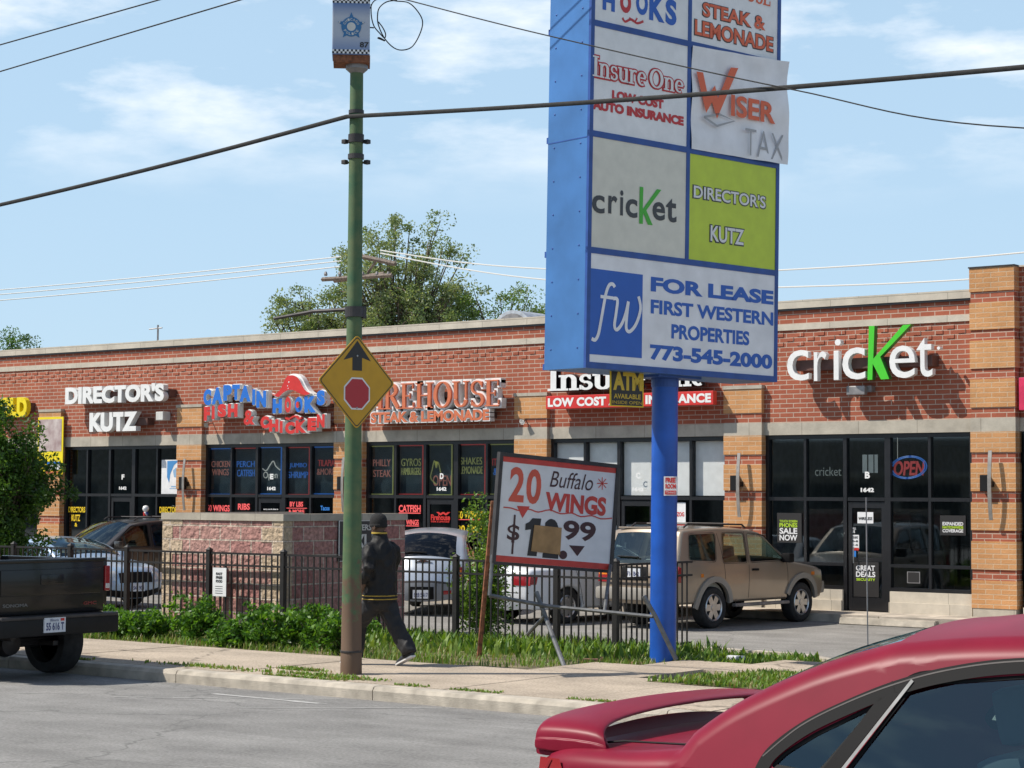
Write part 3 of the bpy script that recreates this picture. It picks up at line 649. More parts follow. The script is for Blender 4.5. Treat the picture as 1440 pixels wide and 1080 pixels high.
# serif orange sign over shop D
s = sign_thing('orange and white raised serif sign over shop D, half hidden by the yellow diamond', (513, 535, 596, 706))
b = BM(); bx = (511, 541, 577, 705); serif(b, FS, 'FIREHOUSE', bx, -.02, .03, 0, 1, grow=-.012); obj('lettering', b, ['sign_orange', 'sign_orange'], s)
b = BM(); serif(b, FS, 'FIREHOUSE', bx, -.19, -.022, 0, 1, grow=.055); obj('letter_backing', b, ['sign_white', 'sign_return'], s)
b = BM(); bx = (521.5, 580, 595, 688); text(b, FS, 'STEAK & LEMONADE', bx, .004, 0, .045); obj('lettering', b, 'sign_orange', s)
b = BM(); u0, v0, u1, v1 = FS.box(*bx); text(b, FS, 'STEAK & LEMONADE', (u0, v0, u1, v1), .0015, 0, .062, raw=True); obj('letter_outline', b, 'raceway', s)
b = BM(); text(b, FS, 'STEAK & LEMONADE', (u0-.02, v0-.022, u1+.02, v1+.022), 0, .16, .075, 0, 1, raw=True); obj('letter_backing', b, ['sign_white', 'sign_return'], s)
b = BM(); box(b, u0+.1, u1-.1, v0+.06, v1-.06, -.4, -.165, 0, FS.mat()); obj('raceway', b, 'raceway', s); b = BM(); box(b, u0+.2, u1, v1+.3, v1+.42, -.4, -.2, 0, FS.mat()); obj('raceway', b, 'raceway', s)
# white serif letters over a red bar
s = sign_thing('white serif letters over a red bar reading low cost, partly behind the blue pylon', (768, 520, 576, 1003))
b = BM(); bx = (771, 519, 549.5, 993); u0, v0, u1, v1 = FS.box(*bx); serif(b, FS, 'Insure', (u0, v0, u0+(u1-u0)*.64, v1), -.12, 0, 0, 1, raw=True, grow=.012); obj('lettering', b, ['sign_white', 'black_plastic'], s); b = BM(); serif(b, FS, 'One', (u0+(u1-u0)*.68, v0, u1, v1), -.12, 0, 0, 1, raw=True, grow=.012); obj('lettering', b, ['sign_white', 'black_plastic'], s)
b = BM(); serif(b, FS, 'Insure', (u0, v0, u0+(u1-u0)*.64, v1), -.14, -.122, 0, 0, raw=True, grow=.045); serif(b, FS, 'One', (u0+(u1-u0)*.68, v0, u1, v1), -.14, -.122, 0, 0, raw=True, grow=.045); box(b, u0+.1, u1-.1, v0+.1, v0+.25, -.4, -.15, 0, FS.mat()); obj('letter_backing', b, 'raceway', s)
b = BM(); a0, c0, a1, c1 = FS.box(767.5, 557, 575.5, 1003); rbox(b, a0, a1, c0, c1, -.14, 0, .01, 0, FS.mat()); box(b, a0+.2, a1-.2, c0+.05, c1-.05, -.4, -.14, 0, FS.mat()); obj('cabinet', b, 'sign_red', s)
b = BM(); text(b, FS, 'LOW COST AUTO INSURANCE', (770.5, 560, 572.5, 1000), .004, 0, .05, spacing=1.05); obj('lettering', b, 'sign_white', s)
# rounded white letters with a tall green k
s = sign_thing('large white lower case letters with a tall green K on red brick above shop B', pb(crB, 240, 352, 1015, 632))
b = BM()
for ch, x0, y0, x1, y1 in (('c', 240, 479, 350, 633), ('r', 376, 484, 440, 633), ('ı', 476, 480, 502, 629), ('c', 520, 466, 636, 627), ('e', 758, 456, 888, 620), ('t', 896, 415, 976, 613)):
    text(b, FS, ch, pb(crB, x0, y0, x1, y1), 0, .13, .0, 0, 1) if ch != 'ı' else rbox(b, *[FS.box(*pb(crB, x0, y0, x1, y1))[i] for i in (0, 2, 1, 3)], -.13, 0, .01, 0, FS.mat())
for x, y, rr in ((497, 437, .06), (1007, 466, .03)):
    u, v = FS.uv(*crB(x, y)); prism(b, [(u+rr*1.05*cos(a), v+rr*sin(a)) for a in [2*pi*k/20 for k in range(20)]], FS, -.13, 0, 0, 1)
obj('lettering', b, ['sign_white', 'sign_return'], s)
b = BM(); kp = [(655, 354), (684, 354), (677, 505), (825, 350), (868, 347), (735, 494), (757, 622), (722, 624)]
kp = [(655, 354), (683, 354), (677, 520), (828, 349), (868, 346), (712, 510), (758, 622), (716, 625), (674, 545), (672, 626), (648, 627)]
prism(b, [FS.uv(*crB(*p)) for p in kp], FS, -.13, .002, 0, 1); mat('green_return', (.03, .20, .03), .4); obj('green_letter', b, ['sign_green', 'green_return'], s)
b = BM(); raceway(b, FS, pb(crB, 265, 528, 960, 580), -.40, -.131, 0); obj('raceway', b, 'raceway', s)
# yellow letters far left and red box far right
s = thing('shop_sign', 'yellow raised block letters at the left end of the brick facade above the leafy tree', 'shop sign', onY(20, 590, YF-.3))
b = BM(); text(b, Frame((0, YF-.3, 0), (1, 0, 0)), 'GOLD', (-15, 560, 588, 37.5), 0, .14, .06, 0, 1); obj('lettering', b, ['sign_yellow', 'sign_yellow'], s)
b = BM(); u0, v0, u1, v1 = Frame((0, YF-.3, 0), (1, 0, 0)).box(-15, 568, 580, 37); box(b, u0, u1, YF-.15, YF, v0, v1); obj('raceway', b, 'raceway', s)
b = BM(); p = onY(1432.5, 531, YF-.1); q = onY(1433, 577, YF-.1); rbox(b, p.x, p.x+3.2, YF-.10, YF+.12, q.z, p.z, .01)
mat('pink_red', (.60, .03, .10), .4); single('shop_sign', b, 'pink_red', 'crimson box sign at the right picture edge beside the tall tan pier', 'shop sign')
# yellow picture poster hung on the left pier
fp = Frame((0, YF-.14, 0), (1, 0, 0)); u0, v0, u1, v1 = fp.box(53, 587, 667, 88.5)
s = thing('banner', 'yellow banner with a street photo hung on the pier beside the leafy tree', 'banner', fp.pt((u0+u1)/2, v0))
b = BM(); fbox(b, fp, u0, v0, u1, v1, -.02, 0); obj('cloth', b, 'sign_yellow', s)
mat('photo_print', (.30, .20, .20), .5, 0, .45, 3.2, dirt=(.62, .55, .52)); b = BM(); h = v1-v0; quad(b, fp, u0+.05, v0+h*.40, u1-.06, v0+h*.96, .005); obj('photo', b, 'photo_print', s)
b = BM(); quad(b, fp, u0+.4, v0+h*.08, u1-.1, v0+h*.22, .005, 0); quad(b, fp, u0+.4, v0+h*.17, u1-.1, v0+h*.22, .009, 1); text(b, fp, '1664', (u0+.46, v0+h*.10, u1-.2, v0+h*.155), .01, mi=2, raw=True); quad(b, fp, u0+.3, v0+.02, u1-.05, v0+h*.05, .005, 3); obj('label', b, ['paper', 'sign_blue', 'black_ink', 'sign_orange'], s)
# ================================================================ neon tubes and posters in the windows
for n, c, e in (('neon_red', (.70, .09, .09), .4), ('neon_blue', (.06, .22, .72), .55), ('neon_yellow', (.55, .55, .20), .3), ('neon_white', (.7, .67, .62), .55), ('neon_pink', (.55, .21, .17), .45)): mat(n, c, .4, 0, 0, emit=e)
mat('pane_sheen_board', (.075, .11, .14), .5, 0, .2, 2)  # blue-grey of the light reflected in the panes, put into a board colour
FN = Frame((0, YF+.16, 0), (1, 0, 0)); FG = Frame((0, YF+.088, 0), (1, 0, 0))
def rect_tube(bm, fr, b, wd=.022, mi=0):
    u0, v0, u1, v1 = fr.box(*b)
    for (a, c, e, f) in ((u0, v0, u1, v0+wd), (u0, v1-wd, u1, v1), (u0, v0+wd, u0+wd, v1-wd), (u1-wd, v0+wd, u1, v1-wd)): box(bm, a, e, c, f, -.012, .012, mi, fr.mat())
def neon(label, cropf, border, bmat, lines, extra=None):
    p = FN.box(*pb(cropf, *(border or lines[0][1]))); t = thing('neon_sign', label, 'neon sign', FN.pt((p[0]+p[2])/2, p[1]), group='neon window signs')
    if border: b = BM(); rect_tube(b, FN, pb(cropf, *border)); obj('border_tube', b, bmat, t); b = BM(); q = FN.box(*pb(cropf, *border)); fbox(b, FN, q[0]+.03, q[1]+.03, q[2]-.03, q[3]-.03, -.05, -.035); obj('backing', b, 'pane_sheen_board', t)  # board added behind the tubes to lift the dark pane towards its reflected tone
    for s_, bx, m in lines:
        b = BM(); text(b, FN, s_, pb(cropf, *bx), 0, .012, -.004, 0, 0); obj('lettering', b, m, t)
    if extra: b = BM(); prism(b, ribbon([FN.uv(*cropf(*q)) for q in spline(extra[0], 5)], .022), FN, -.01, .004); obj('outline_tube', b, extra[1], t)
neon('blue bordered neon reading chicken wings, leftmost light of shop E', cr3, (150, 588, 295, 880), 'neon_blue', [('CHICKEN', (168, 668, 285, 706), 'neon_pink'), ('WINGS', (172, 718, 276, 758), 'neon_pink')])
neon('red bordered neon reading perch catfish beside the chicken wings light', cr3, (312, 585, 455, 882), 'neon_red', [('PERCH', (328, 668, 440, 706), 'neon_blue'), ('CATFISH', (330, 722, 440, 765), 'neon_blue')])
neon('blue bordered neon reading open under a white wavy line, over the door of shop E', cr3, (475, 580, 612, 878), 'neon_blue', [('Open', (495, 735, 585, 790), 'neon_white')], ([(490, 715), (515, 728), (540, 690), (560, 668), (575, 700), (602, 725)], 'neon_white'))
neon('red bordered neon reading jumbo shrimp right of the door of shop E', cr3, (637, 580, 790, 882), 'neon_red', [('JUMBO', (662, 680, 770, 716), 'neon_blue'), ('SHRIMP', (652, 735, 778, 775), 'neon_blue')])
neon('blue bordered neon reading tilapia and more just left of the green pole', cr3, (815, 577, 957, 878), 'neon_blue', [('TILAPIA', (842, 660, 946, 700), 'neon_red'), ('&MORE', (835, 715, 946, 755), 'neon_pink')])
neon('thin yellow bordered neon reading philly steak right of the green pole', cr5, (180, 572, 330, 880), 'neon_yellow', [('PHILLY', (200, 658, 310, 700), 'neon_pink'), ('STEAK', (202, 724, 312, 768), 'neon_pink')])
neon('red bordered neon reading gyros hamburgers in shop D', cr5, (360, 568, 518, 880), 'neon_red', [('GYROS', (378, 652, 503, 700), 'neon_yellow'), ('HAMBURGERS', (378, 710, 503, 755), 'neon_yellow')])
neon('yellow bordered neon with a flame and the word open above the door of shop D', cr5, (548, 562, 702, 883), 'neon_yellow', [('OPEN', (580, 758, 694, 825), 'neon_pink')], ([(600, 815), (565, 775), (575, 720), (588, 665), (600, 710), (612, 675), (628, 740)], 'neon_yellow'))
neon('red bordered neon reading shakes lemonade above the wings board', cr5, (737, 562, 912, 882), 'neon_red', [('SHAKES', (752, 645, 890, 690), 'neon_yellow'), ('LEMONADE', (750, 702, 893, 748), 'neon_yellow')])
neon('yellow bordered neon reading hot fries, rightmost light of shop D', cr5, (940, 560, 1108, 880), 'neon_yellow', [('ITALIAN', (955, 652, 1085, 696), 'neon_red'), ('& FRIES', (962, 712, 1085, 756), 'neon_blue')])
# oval open sign
t = thing('neon_sign', 'oval blue ringed neon reading open in the upper window of shop B', 'neon sign', FN.pt(*FN.uv(*crD(855, 300))), group='neon window signs')
for k, g in enumerate((1, .9)):
    P = [FN.uv(*crD(856+92*g*cos(a), 242-6*cos(a)+57*g*sin(a))) for a in [2*pi*i/40 for i in range(40)]]
    b = BM(); tube(b, [FN.pt(u, v) for u, v in P]+[FN.pt(*P[0])], .010, 6); obj('ring_tube', b, 'neon_blue', t)
b = BM(); text(b, FN, 'OPEN', pb(crD, 780, 210, 936, 284), 0, .02, .02, 0, 0, shear=.15); obj('lettering', b, 'neon_red', t)
b = BM(); p = FN.box(*pb(crD, 770, 195, 942, 295)); n_ = 32; prism(b, [((p[0]+p[2])/2+(p[2]-p[0])/2*cos(2*pi*i/n_), (p[1]+p[3])/2+(p[3]-p[1])/2*sin(2*pi*i/n_)) for i in range(n_)], FN, -.05, -.03); obj('backing', b, 'black_plastic', t)
b = BM(); a = FN.uv(*crD(800, 200)); tube(b, [FN.pt(a[0], a[1]), FN.pt(a[0], 3.33)], .006, 5); a = FN.uv(*crD(772, 215)); tube(b, [FN.pt(a[0], a[1]), FN.pt(a[0], 3.33)], .006, 5); obj('hanger', b, 'neon_white', t)
neon('unlit script sign hanging in the second upper window of shop B', crD, None, None, [('cricket', (382, 240, 515, 285), 'shelf_grey' if False else 'off_white')])
def poster(label, cropf, bx, base, items, fr=None, name='poster'):
    fr = fr or FG; p = fr.box(*pb(cropf, *bx)); t = thing(name, label, 'poster', fr.pt((p[0]+p[2])/2, p[1]))
    if base: b = BM(); fbox(b, fr, *p, -.002, .001); obj('sheet', b, base, t)
    for it in items:
        b = BM()
        if it[0] == 'p': prism(b, [fr.uv(*cropf(*q_)) for q_ in it[1]], fr, .004, .004)
        elif it[0] == '#': quad(b, fr, *fr.box(*pb(cropf, *it[1])), .004)
        else: text(b, fr, it[0], pb(cropf, *it[1]), .005 if base else .002, 0, .03)
        obj('panel' if it[0] in '#p' else 'lettering', b, it[2], t)
mat('poster_blue', (.06, .25, .55), .5, 0, 0); mat('poster_pale', (.25, .42, .62), .5, 0, 0); mat('lime', (.42, .62, .03), .5, 0, 0)
poster('black poster with green and white words phones sale now behind the tan car', crD, (190, 472, 314, 622), 'black_ink', [('TOUCH SCREEN', (203, 508, 293, 520), 'lime'), ('PHONES', (203, 523, 293, 545), 'lime'), ('SALE', (203, 548, 293, 578), 'white_vinyl'), ('NOW', (203, 582, 293, 612), 'white_vinyl')])
poster('black poster reading expanded coverage in the rightmost window of shop B', crD, (1015, 485, 1145, 585), 'black_ink', [('EXPANDED', (1028, 518, 1133, 536), 'white_vinyl'), ('NATIONWIDE', (1028, 538, 1133, 552), 'lime'), ('COVERAGE', (1028, 554, 1133, 571), 'white_vinyl')])
poster('black poster reading great deals on the lower door glass of shop B', crD, (560, 715, 705, 895), 'black_ink', [('GREAT', (590, 737, 686, 764), 'white_vinyl'), ('DEALS', (590, 768, 688, 796), 'white_vinyl'), ('SECURITY', (592, 802, 688, 815), 'lime')])
poster('white cut corner sticker on the upper door glass of shop B', crD, (597, 468, 677, 525), 'paper', [('WIRELESS', (602, 493, 672, 508), 'black_ink')])
poster('opening hours sheet with red and blue strips on the door of shop B', crD, (558, 583, 605, 655), 'paper', [('#', (558, 648, 604, 662), 'red_vinyl'), ('#', (562, 664, 590, 694), 'blue_plain'), ('HOURS', (563, 590, 600, 602), 'black_ink'), ('10-8', (563, 610, 600, 620), 'black_ink'), ('11-6', (563, 628, 600, 638), 'black_ink')])
poster('small round badge sticker above the opening hours sheet', crD, (556, 542, 592, 578), None, [('CALL', (558, 545, 590, 556), 'paper'), ('US', (565, 560, 585, 574), 'paper')])
poster('square white bordered notice low in the window right of the door of shop B', crD, (848, 768, 914, 828), 'grey_metal', [('#', (853, 773, 909, 823), 'black_ink')])
poster('pale sheet hanging high behind the glass over the door of shop B', crD, (622, 178, 700, 270), 'paper', [('#', (646, 178, 652, 270), 'black_ink'), ('#', (678, 178, 683, 270), 'black_ink')], Frame((0, YF+.13, 0), (1, 0, 0)))  # added sheet stands in for bright light in the transom glass
poster('white poster with a blue corner in the upper right window of shop F', cr1, (1090, 704, 1213, 943), 'paper', [('p', ((1130, 712), (1210, 708), (1175, 740), (1150, 800), (1142, 860), (1128, 820)), 'poster_blue'), ('p', ((1168, 775), (1190, 755), (1207, 765), (1205, 825), (1175, 820)), 'poster_pale'), ('#', (1155, 880, 1200, 888), 'poster_pale'), ('#', (1145, 895, 1195, 900), 'poster_pale')])
def crF(x, y): return x/4.153, 700+y/4.153
poster('yellow lettering in the lower left window of shop F beside the leafy tree', crF, (400, 50, 498, 170), None, [('DIRECTORS', (400, 52, 498, 85), 'yellow_plain'), ('KUTZ', (418, 98, 468, 136), 'yellow_plain'), ('&', (436, 146, 452, 168), 'yellow_plain')])
poster('yellow lettering in the lower right window of shop F left of the lamp pier', crF, (930, 48, 1045, 90), None, [('DIRECTORS', (932, 52, 1043, 88), 'yellow_plain')])
poster('red lettering in the lower left window of shop E above the block wall', cr3, (138, 945, 285, 985), None, [('50 WINGS', (140, 945, 284, 986), 'neon_red')])
poster('red word in the second lower window of shop E', cr3, (334, 935, 413, 976), None, [('RIBS', (336, 936, 411, 976), 'neon_red')])
poster('thin white lettering on the door of shop E', cr3, (495, 966, 592, 980), None, [('carry out & dine in', (497, 967, 590, 979), 'paper')])
poster('two red lines of lettering right of the door of shop E', cr3, (636, 920, 775, 998), None, [('BY LBS', (664, 924, 748, 956), 'neon_red'), ('#', (636, 963, 772, 967), 'neon_red'), ('& MORE', (656, 974, 756, 997), 'neon_red')])
poster('small blue word in the rightmost lower window of shop E', cr3, (856, 948, 918, 982), None, [('Tacos', (858, 950, 916, 980), 'blue_plain')])
poster('red window lettering reading catfish right of the walking person', cr5, (362, 944, 504, 1000), None, [('CATFISH', (364, 945, 502, 990), 'neon_red'), ('#', (364, 993, 502, 999), 'neon_red')])
poster('red window lettering reading wings under the catfish line', cr5, (408, 1036, 494, 1080), None, [('WINGS', (410, 1038, 490, 1072), 'neon_red'), ('#', (410, 1075, 492, 1080), 'neon_red')])
poster('red flame topped sticker on the door of shop D', cr5, (563, 975, 692, 1056), None, [('Firehouse', (567, 1005, 688, 1042), 'red_plain'), ('STEAK & LEMONADE', (567, 1045, 684, 1055), 'red_plain'), ('w', (600, 990, 690, 1010), 'red_plain')])
poster('yellow window lettering in two lines reading wings and fish left of the bush', cr6, (648, 112, 780, 235), None, [('50 WINGS', (652, 115, 800, 158), 'yellow_plain'), ('#', (652, 160, 780, 164), 'neon_red'), ('20 FISH', (652, 194, 790, 234), 'yellow_plain')])
poster('small white paper with red print on the window behind the walking person', cr6, (357, 240, 410, 298), 'paper', [('2.99', (363, 252, 402, 275), 'red_plain'), ('#', (362, 282, 404, 288), 'red_plain')])
poster('red price board behind the fence right of the walking person', cr6, (350, 365, 424, 455), 'red_vinyl', [('10 PC', (358, 405, 412, 432), 'black_ink')])
def cr4(x, y): return 840+x/3.6, 690+y/3.6
poster('white poster with red foot just right of the blue pole', cr4, (400, 60, 447, 187), 'paper', [('#', (400, 166, 447, 186), 'red_vinyl'), ('ZOG', (402, 108, 440, 130), 'red_plain')])
# barber pole by the door of shop F
fb = Frame((0, YF-.35, 0), (1, 0, 0)); u, v = fb.uv(*crF(850, 150)); t = thing('barber_pole', 'red white and blue striped barber pole with a white globe by shop F', 'barber pole', (u, YF-.35, .04))
b = BM(); lathe(b, [(.05, .0), (.05, v-.05), (.03, v), (.03, v+.0)], 14, Matrix.Translation((u, YF-.35, .04))); obj('stand', b, 'white_paint', t)
m = mat('barber_stripe', (.7, .7, .7), .3, 0, 0); n_ = m.node_tree; co = n_.nodes.new('ShaderNodeTexCoord'); wv = n_.nodes.new('ShaderNodeTexWave'); wv.bands_direction = 'DIAGONAL'; wv.inputs['Scale'].default_value = 1.6; rp = n_.nodes.new('ShaderNodeValToRGB'); rp.color_ramp.interpolation = 'CONSTANT'
rp.color_ramp.elements[0].color = (.6, .03, .03, 1); e = rp.color_ramp.elements.new(.33); e.color = (.75, .75, .75, 1); rp.color_ramp.elements[-1].position = .7; rp.color_ramp.elements[-1].color = (.03, .1, .5, 1)
n_.links.new(co.outputs['Object'], wv.inputs['Vector']); n_.links.new(wv.outputs['Color'], rp.inputs['Fac']); n_.links.new(rp.outputs['Color'], n_.nodes['Principled BSDF'].inputs['Base Color'])
b = BM(); lathe(b, [(.055, 0), (.07, .03), (.06, .05), (.06, .26), (.07, .28), (.04, .30)], 16, Matrix.Translation((u, YF-.35, v-.02))); obj('striped_cylinder', b, 'barber_stripe', t, smooth=30)
b = BM(); lathe(b, [(.001, .29), (.05, .31), (.085, .38), (.06, .45), (.001, .47)], 16, Matrix.Translation((u, YF-.35, v-.02))); obj('globe', b, 'white_paint', t, smooth=60)
# ================================================================ the blue pylon sign
mat('pylon_side', (.055, .175, .43), .4, .1, .10, 1.5); mat('pylon_trim', (.022, .075, .30), .45, 0, .08); mat('pole_blue', (.010, .085, .42), .38, 0, .10, 3)
mat('panel_white', (.78, .78, .80), .35, 0, .03); mat('panel_cream', (.68, .655, .57), .4, 0, .03); mat('panel_lime', (.52, .64, .035), .35, 0, .03); mat('vinyl_white', (.78, .78, .82), .45, 0, .05, 3, .25, 5)
mat('print_blue', (.02, .11, .48), .45, 0, .02); mat('print_red', (.52, .03, .035), .45, 0, .02); mat('print_orange', (.72, .13, .05), .45, 0, .02); mat('print_dark', (.05, .05, .055), .45, 0, 0); mat('print_green', (.06, .42, .03), .45, 0, 0); mat('print_grey', (.36, .36, .38), .5, 0, 0)
PB = Vector((-13.943, 21.424, 0)); PHI = .2274
pa = Vector((sin(PHI), cos(PHI), 0)); pn = Vector((cos(PHI), -sin(PHI), 0)); RM = Matrix.Rotation(.0091, 3, 'Y') @ Matrix.Rotation(-.010, 3, 'X')
LP, TP = 3.39, .765; ZB = 3.638; ROW = 1.406
o0 = PB + Vector((0, 0, .1)) + RM @ (pa*(-LP/2-.0245) + pn*(TP/2-.0257) + Vector((0, 0, ZB)))
FP = Frame(o0, RM @ pa, RM @ Vector((0, 0, 1)))       # u along the face from its near lower corner
py = thing('pylon_sign', 'tall blue pylon sign on one round blue pole with eight shop panels', 'pylon sign', (PB.x, PB.y, .1))
TOPV = ROW*4+.12
b = BM()
# cabinet with trim strips around the panels
box(b, 0, LP, 0, TOPV, -TP, -.03, 0, FP.mat())
cab = b
b = BM()
vs = [0, 1.407, 2.843, 4.215, 5.61]
for v in vs: box(b, 0, LP, v, v+.075, -.029, .012, 0, FP.mat())
for u0_, u1_ in ((0, .06), (LP-.06, LP)): box(b, u0_, u1_, .076, vs[-1], -.029, .0115, 0, FP.mat())
box(b, LP/2-.03, LP/2+.03, 1.483, vs[-1], -.0285, .011, 0, FP.mat())
for v in vs: box(b, 0, LP, v, v+.075, -TP-.03, -TP-.001, 0, FP.mat())
obj('trim', b, 'pylon_trim', py)
b = cab   # seams and rivets on the narrow side
FSd = Frame(FP.pt(0, 0, -TP), FP.n, FP.uz)
for v in (2.83, 5.5): box(b, .0, TP-.03, v, v+.012, -.002, .004, 1, FSd.mat())
for k in range(13):
    for uu in (.12, TP-.15):
        lathe(b, [(.012, 0), (.012, .006), (.004, .009)], 8, FSd.mat() @ Matrix.Translation((uu, .25+.42*k, -.001)), 1)
obj('cabinet', b, ['pylon_side', 'pylon_trim'], py)
b = BM(); tube(b, [(PB.x, PB.y, -.1), (PB.x, PB.y, .1), tuple(FP.pt(LP/2+.02, .3, -TP/2))], [.168, .168, .168], 28, cap=True); obj('pole', b, 'pole_blue', py, smooth=50)
b = BM(); c = FP.pt(LP/2+.02, -.02, -TP/2); box(b, LP/2-.35, LP/2+.4, -.03, .0, -TP/2-.28, -TP/2+.28, 0, FP.mat()); tube(b, [c-Vector((0, 0, .12)), c], [.178, .178], 24); obj('pole_collar', b, 'pylon_trim', py)
def panel(u0, v0, u1, v1, m, bow=0):
    b = BM()
    if bow: # loose vinyl banner, slightly wrinkled and hanging over the edge
        n = 14; g = [[b.verts.new(FP.pt(u0+(u1-u0)*i/n, v0+(v1-v0)*j/n + .05*(i/n)*(j/n), .016+.02*sin(i*1.3+j*.5)*(i/n)+.012*sin(j*.9+1)+.07*(i/n)**3)) for j in range(n+1)] for i in range(n+1)]
        for i in range(n):
            for j in range(n): b.faces.new((g[i][j], g[i+1][j], g[i+1][j+1], g[i][j+1]))
        return obj('panel', b, m, py, smooth=60)
    box(b, u0, u1, v0, v1, -.0284, .002, 0, FP.mat()); return obj('panel', b, m, py)
U0, UM0, UM1, U1 = .06, LP/2-.03, LP/2+.03, LP-.06
def let(par, items, d=.006):
    for k, it in enumerate(items):
        s_, bx, m = it[:3]; kw = it[3] if len(it) > 3 else {}
        b = BM(); kind = kw.pop('kind', 'text')
        if kind == 'text': text(b, FP, s_, bx, d+kw.pop('dd', 0), **kw)
        elif kind == 'serif': dd = d+kw.pop('dd', 0); serif(b, FP, s_, bx, dd, dd+.0001, **kw)
        elif kind == 'poly': prism(b, [FP.uv(*q) for q in bx], FP, d+kw.get('dd', 0), d+kw.get('dd', 0))
        elif kind == 'line': prism(b, ribbon([FP.uv(*q) for q in bx], kw['w']), FP, d+kw.get('dd', 0), d+kw.get('dd', 0))
        obj('lettering' if kind in ('text', 'serif') else 'logo', b, m, par)
p = panel(U0, .075, U1, 1.407, 'vinyl_white')
def c1(x, y): return 740+x/3.375, 280+y/3.375
def c0(x, y): return 740+x/3.6, y/3.6
P1 = lambda x0, y0, x1, y1: pb(c1, x0, y0, x1, y1); P0 = lambda x0, y0, x1, y1: pb(c0, x0, y0, x1, y1)
let(p, [('', [c1(*q) for q in ((299, 327), (552, 359), (547, 755), (292, 735))], 'print_blue', dict(kind='poly')),
        ('', [c1(*q) for q in spline([(418, 418), (408, 404), (392, 408), (378, 440), (366, 500), (352, 580), (340, 640), (325, 668), (308, 662)], 4)], 'vinyl_white', dict(kind='line', w=.045, dd=.004)),
        ('', [c1(*q) for q in ((350, 462), (410, 470))], 'vinyl_white', dict(kind='line', w=.04, dd=.0045)),
        ('', [c1(*q) for q in spline([(410, 472), (430, 478), (424, 540), (416, 600), (428, 620), (452, 590), (470, 540), (482, 486)], 4)], 'vinyl_white', dict(kind='line', w=.045, dd=.005)),
        ('', [c1(*q) for q in spline([(482, 486), (474, 560), (472, 615), (490, 628), (520, 590), (540, 520), (530, 462)], 4)], 'vinyl_white', dict(kind='line', w=.045, dd=.0055)),
        ('FOR LEASE', P1(590, 367, 1173, 438), 'print_blue', dict(bold=.048)), ('FIRST WESTERN', P1(590, 475, 1172, 543), 'print_blue', dict(bold=.036)),
        ('PROPERTIES', P1(688, 592, 1058, 662), 'print_blue', dict(bold=.036)), ('773-545-2000', P1(586, 688, 1167, 762), 'print_blue', dict(bold=.048))])
p = panel(U0, 1.482, UM0, 2.843, 'panel_cream')
kk = [(537, -10+0), (0, 0)]
let(p, [('c', P0(332, 983, 396, 1075), 'print_dark', dict(bold=.022)), ('r', P0(414, 988, 460, 1080), 'print_dark', dict(bold=.022)), ('i', P0(474, 962, 490, 1090), 'print_dark', dict(bold=.022)), ('c', P0(502, 1003, 562, 1098), 'print_dark', dict(bold=.022)),
        ('e', P0(638, 1018, 702, 1112), 'print_dark', dict(bold=.022)), ('t', P0(706, 1000, 760, 1122), 'print_dark', dict(bold=.022)),
        ('', [c0(*q) for q in ((573, 945), (591, 948), (588, 1058), (660, 958), (682, 962), (606, 1065), (638, 1140), (614, 1138), (590, 1078), (588, 1134), (570, 1132))], 'print_green', dict(kind='poly', dd=.002))])
p = panel(UM1, 1.482, U1, 2.843, 'panel_lime')
let(p, [("DIRECTOR'S", P0(840, 930, 1215, 1005), 'print_dark', dict(bold=.06)), ("DIRECTOR'S", P0(846, 936, 1210, 1000), 'white_vinyl', dict(bold=.02, dd=.003)),
        ('KUTZ', P1(868, 118, 1036, 205), 'print_dark', dict(bold=.06)), ('KUTZ', P1(873, 124, 1031, 199), 'white_vinyl', dict(bold=.02, dd=.003))])
p = panel(U0, 2.918, UM0, 4.215, 'panel_white')
def slant(items): return items
let(p, [('Insure', P0(334, 280, 608, 385), 'print_red', dict(kind='serif', grow=.075)), ('Insure', P0(334, 280, 608, 385), 'white_vinyl', dict(kind='serif', dd=.008)),
        ('One', P0(622, 345, 797, 440), 'print_red', dict(kind='serif', grow=.075)), ('One', P0(622, 345, 797, 440), 'white_vinyl', dict(kind='serif', dd=.008)),
        ('LOW COST', P0(433, 455, 695, 503), 'print_red', dict(bold=.065)), ('AUTO INSURANCE', P0(334, 502, 797, 552), 'print_red', dict(bold=.065))])
p = panel(UM1+.01, 2.90, U1+.14, 4.235, 'vinyl_white', 1)
let(p, [('', [c0(*q) for q in ((846, 365), (880, 370), (905, 490), (940, 435), (955, 500), (1020, 345), (1058, 348), (950, 605), (925, 520), (895, 575))], 'print_orange', dict(kind='poly', dd=.05)),
        ('ISER', P0(1018, 480, 1243, 590), 'print_orange', dict(bold=.03, dd=.062)), ('TAX', P0(1088, 650, 1285, 785), 'print_grey', dict(bold=-.012, dd=.066)),
        ('', [c0(*q) for q in ((885, 595), (960, 580), (1040, 615), (950, 640), (885, 595))], 'print_grey', dict(kind='line', w=.03, dd=.05))])
p = panel(U0, 4.29, UM0, 5.61, 'panel_white')
let(p, [('H', P0(386, -60, 448, 48), 'print_blue', dict(bold=.05)), ('O', P0(474, -45, 530, 60), 'print_red', dict(bold=.065)), ('O', P0(555, -50, 615, 70), 'print_blue', dict(bold=.05)), ('K', P0(622, -30, 700, 100), 'print_blue', dict(bold=.05)), ('S', P0(704, -10, 760, 122), 'print_blue', dict(bold=.05)),
        ('CAPTAIN', P0(345, -220, 760, -110), 'print_blue', dict(bold=.05)),
        ('', [c0(*q) for q in spline([(486, 90), (500, 110), (530, 98), (560, 118), (592, 108)], 4)], 'print_red', dict(kind='line', w=.03)), ('', [c0(*q) for q in spline([(520, 90), (545, 110), (560, 92)], 4)], 'print_red', dict(kind='line', w=.02, dd=.003))])
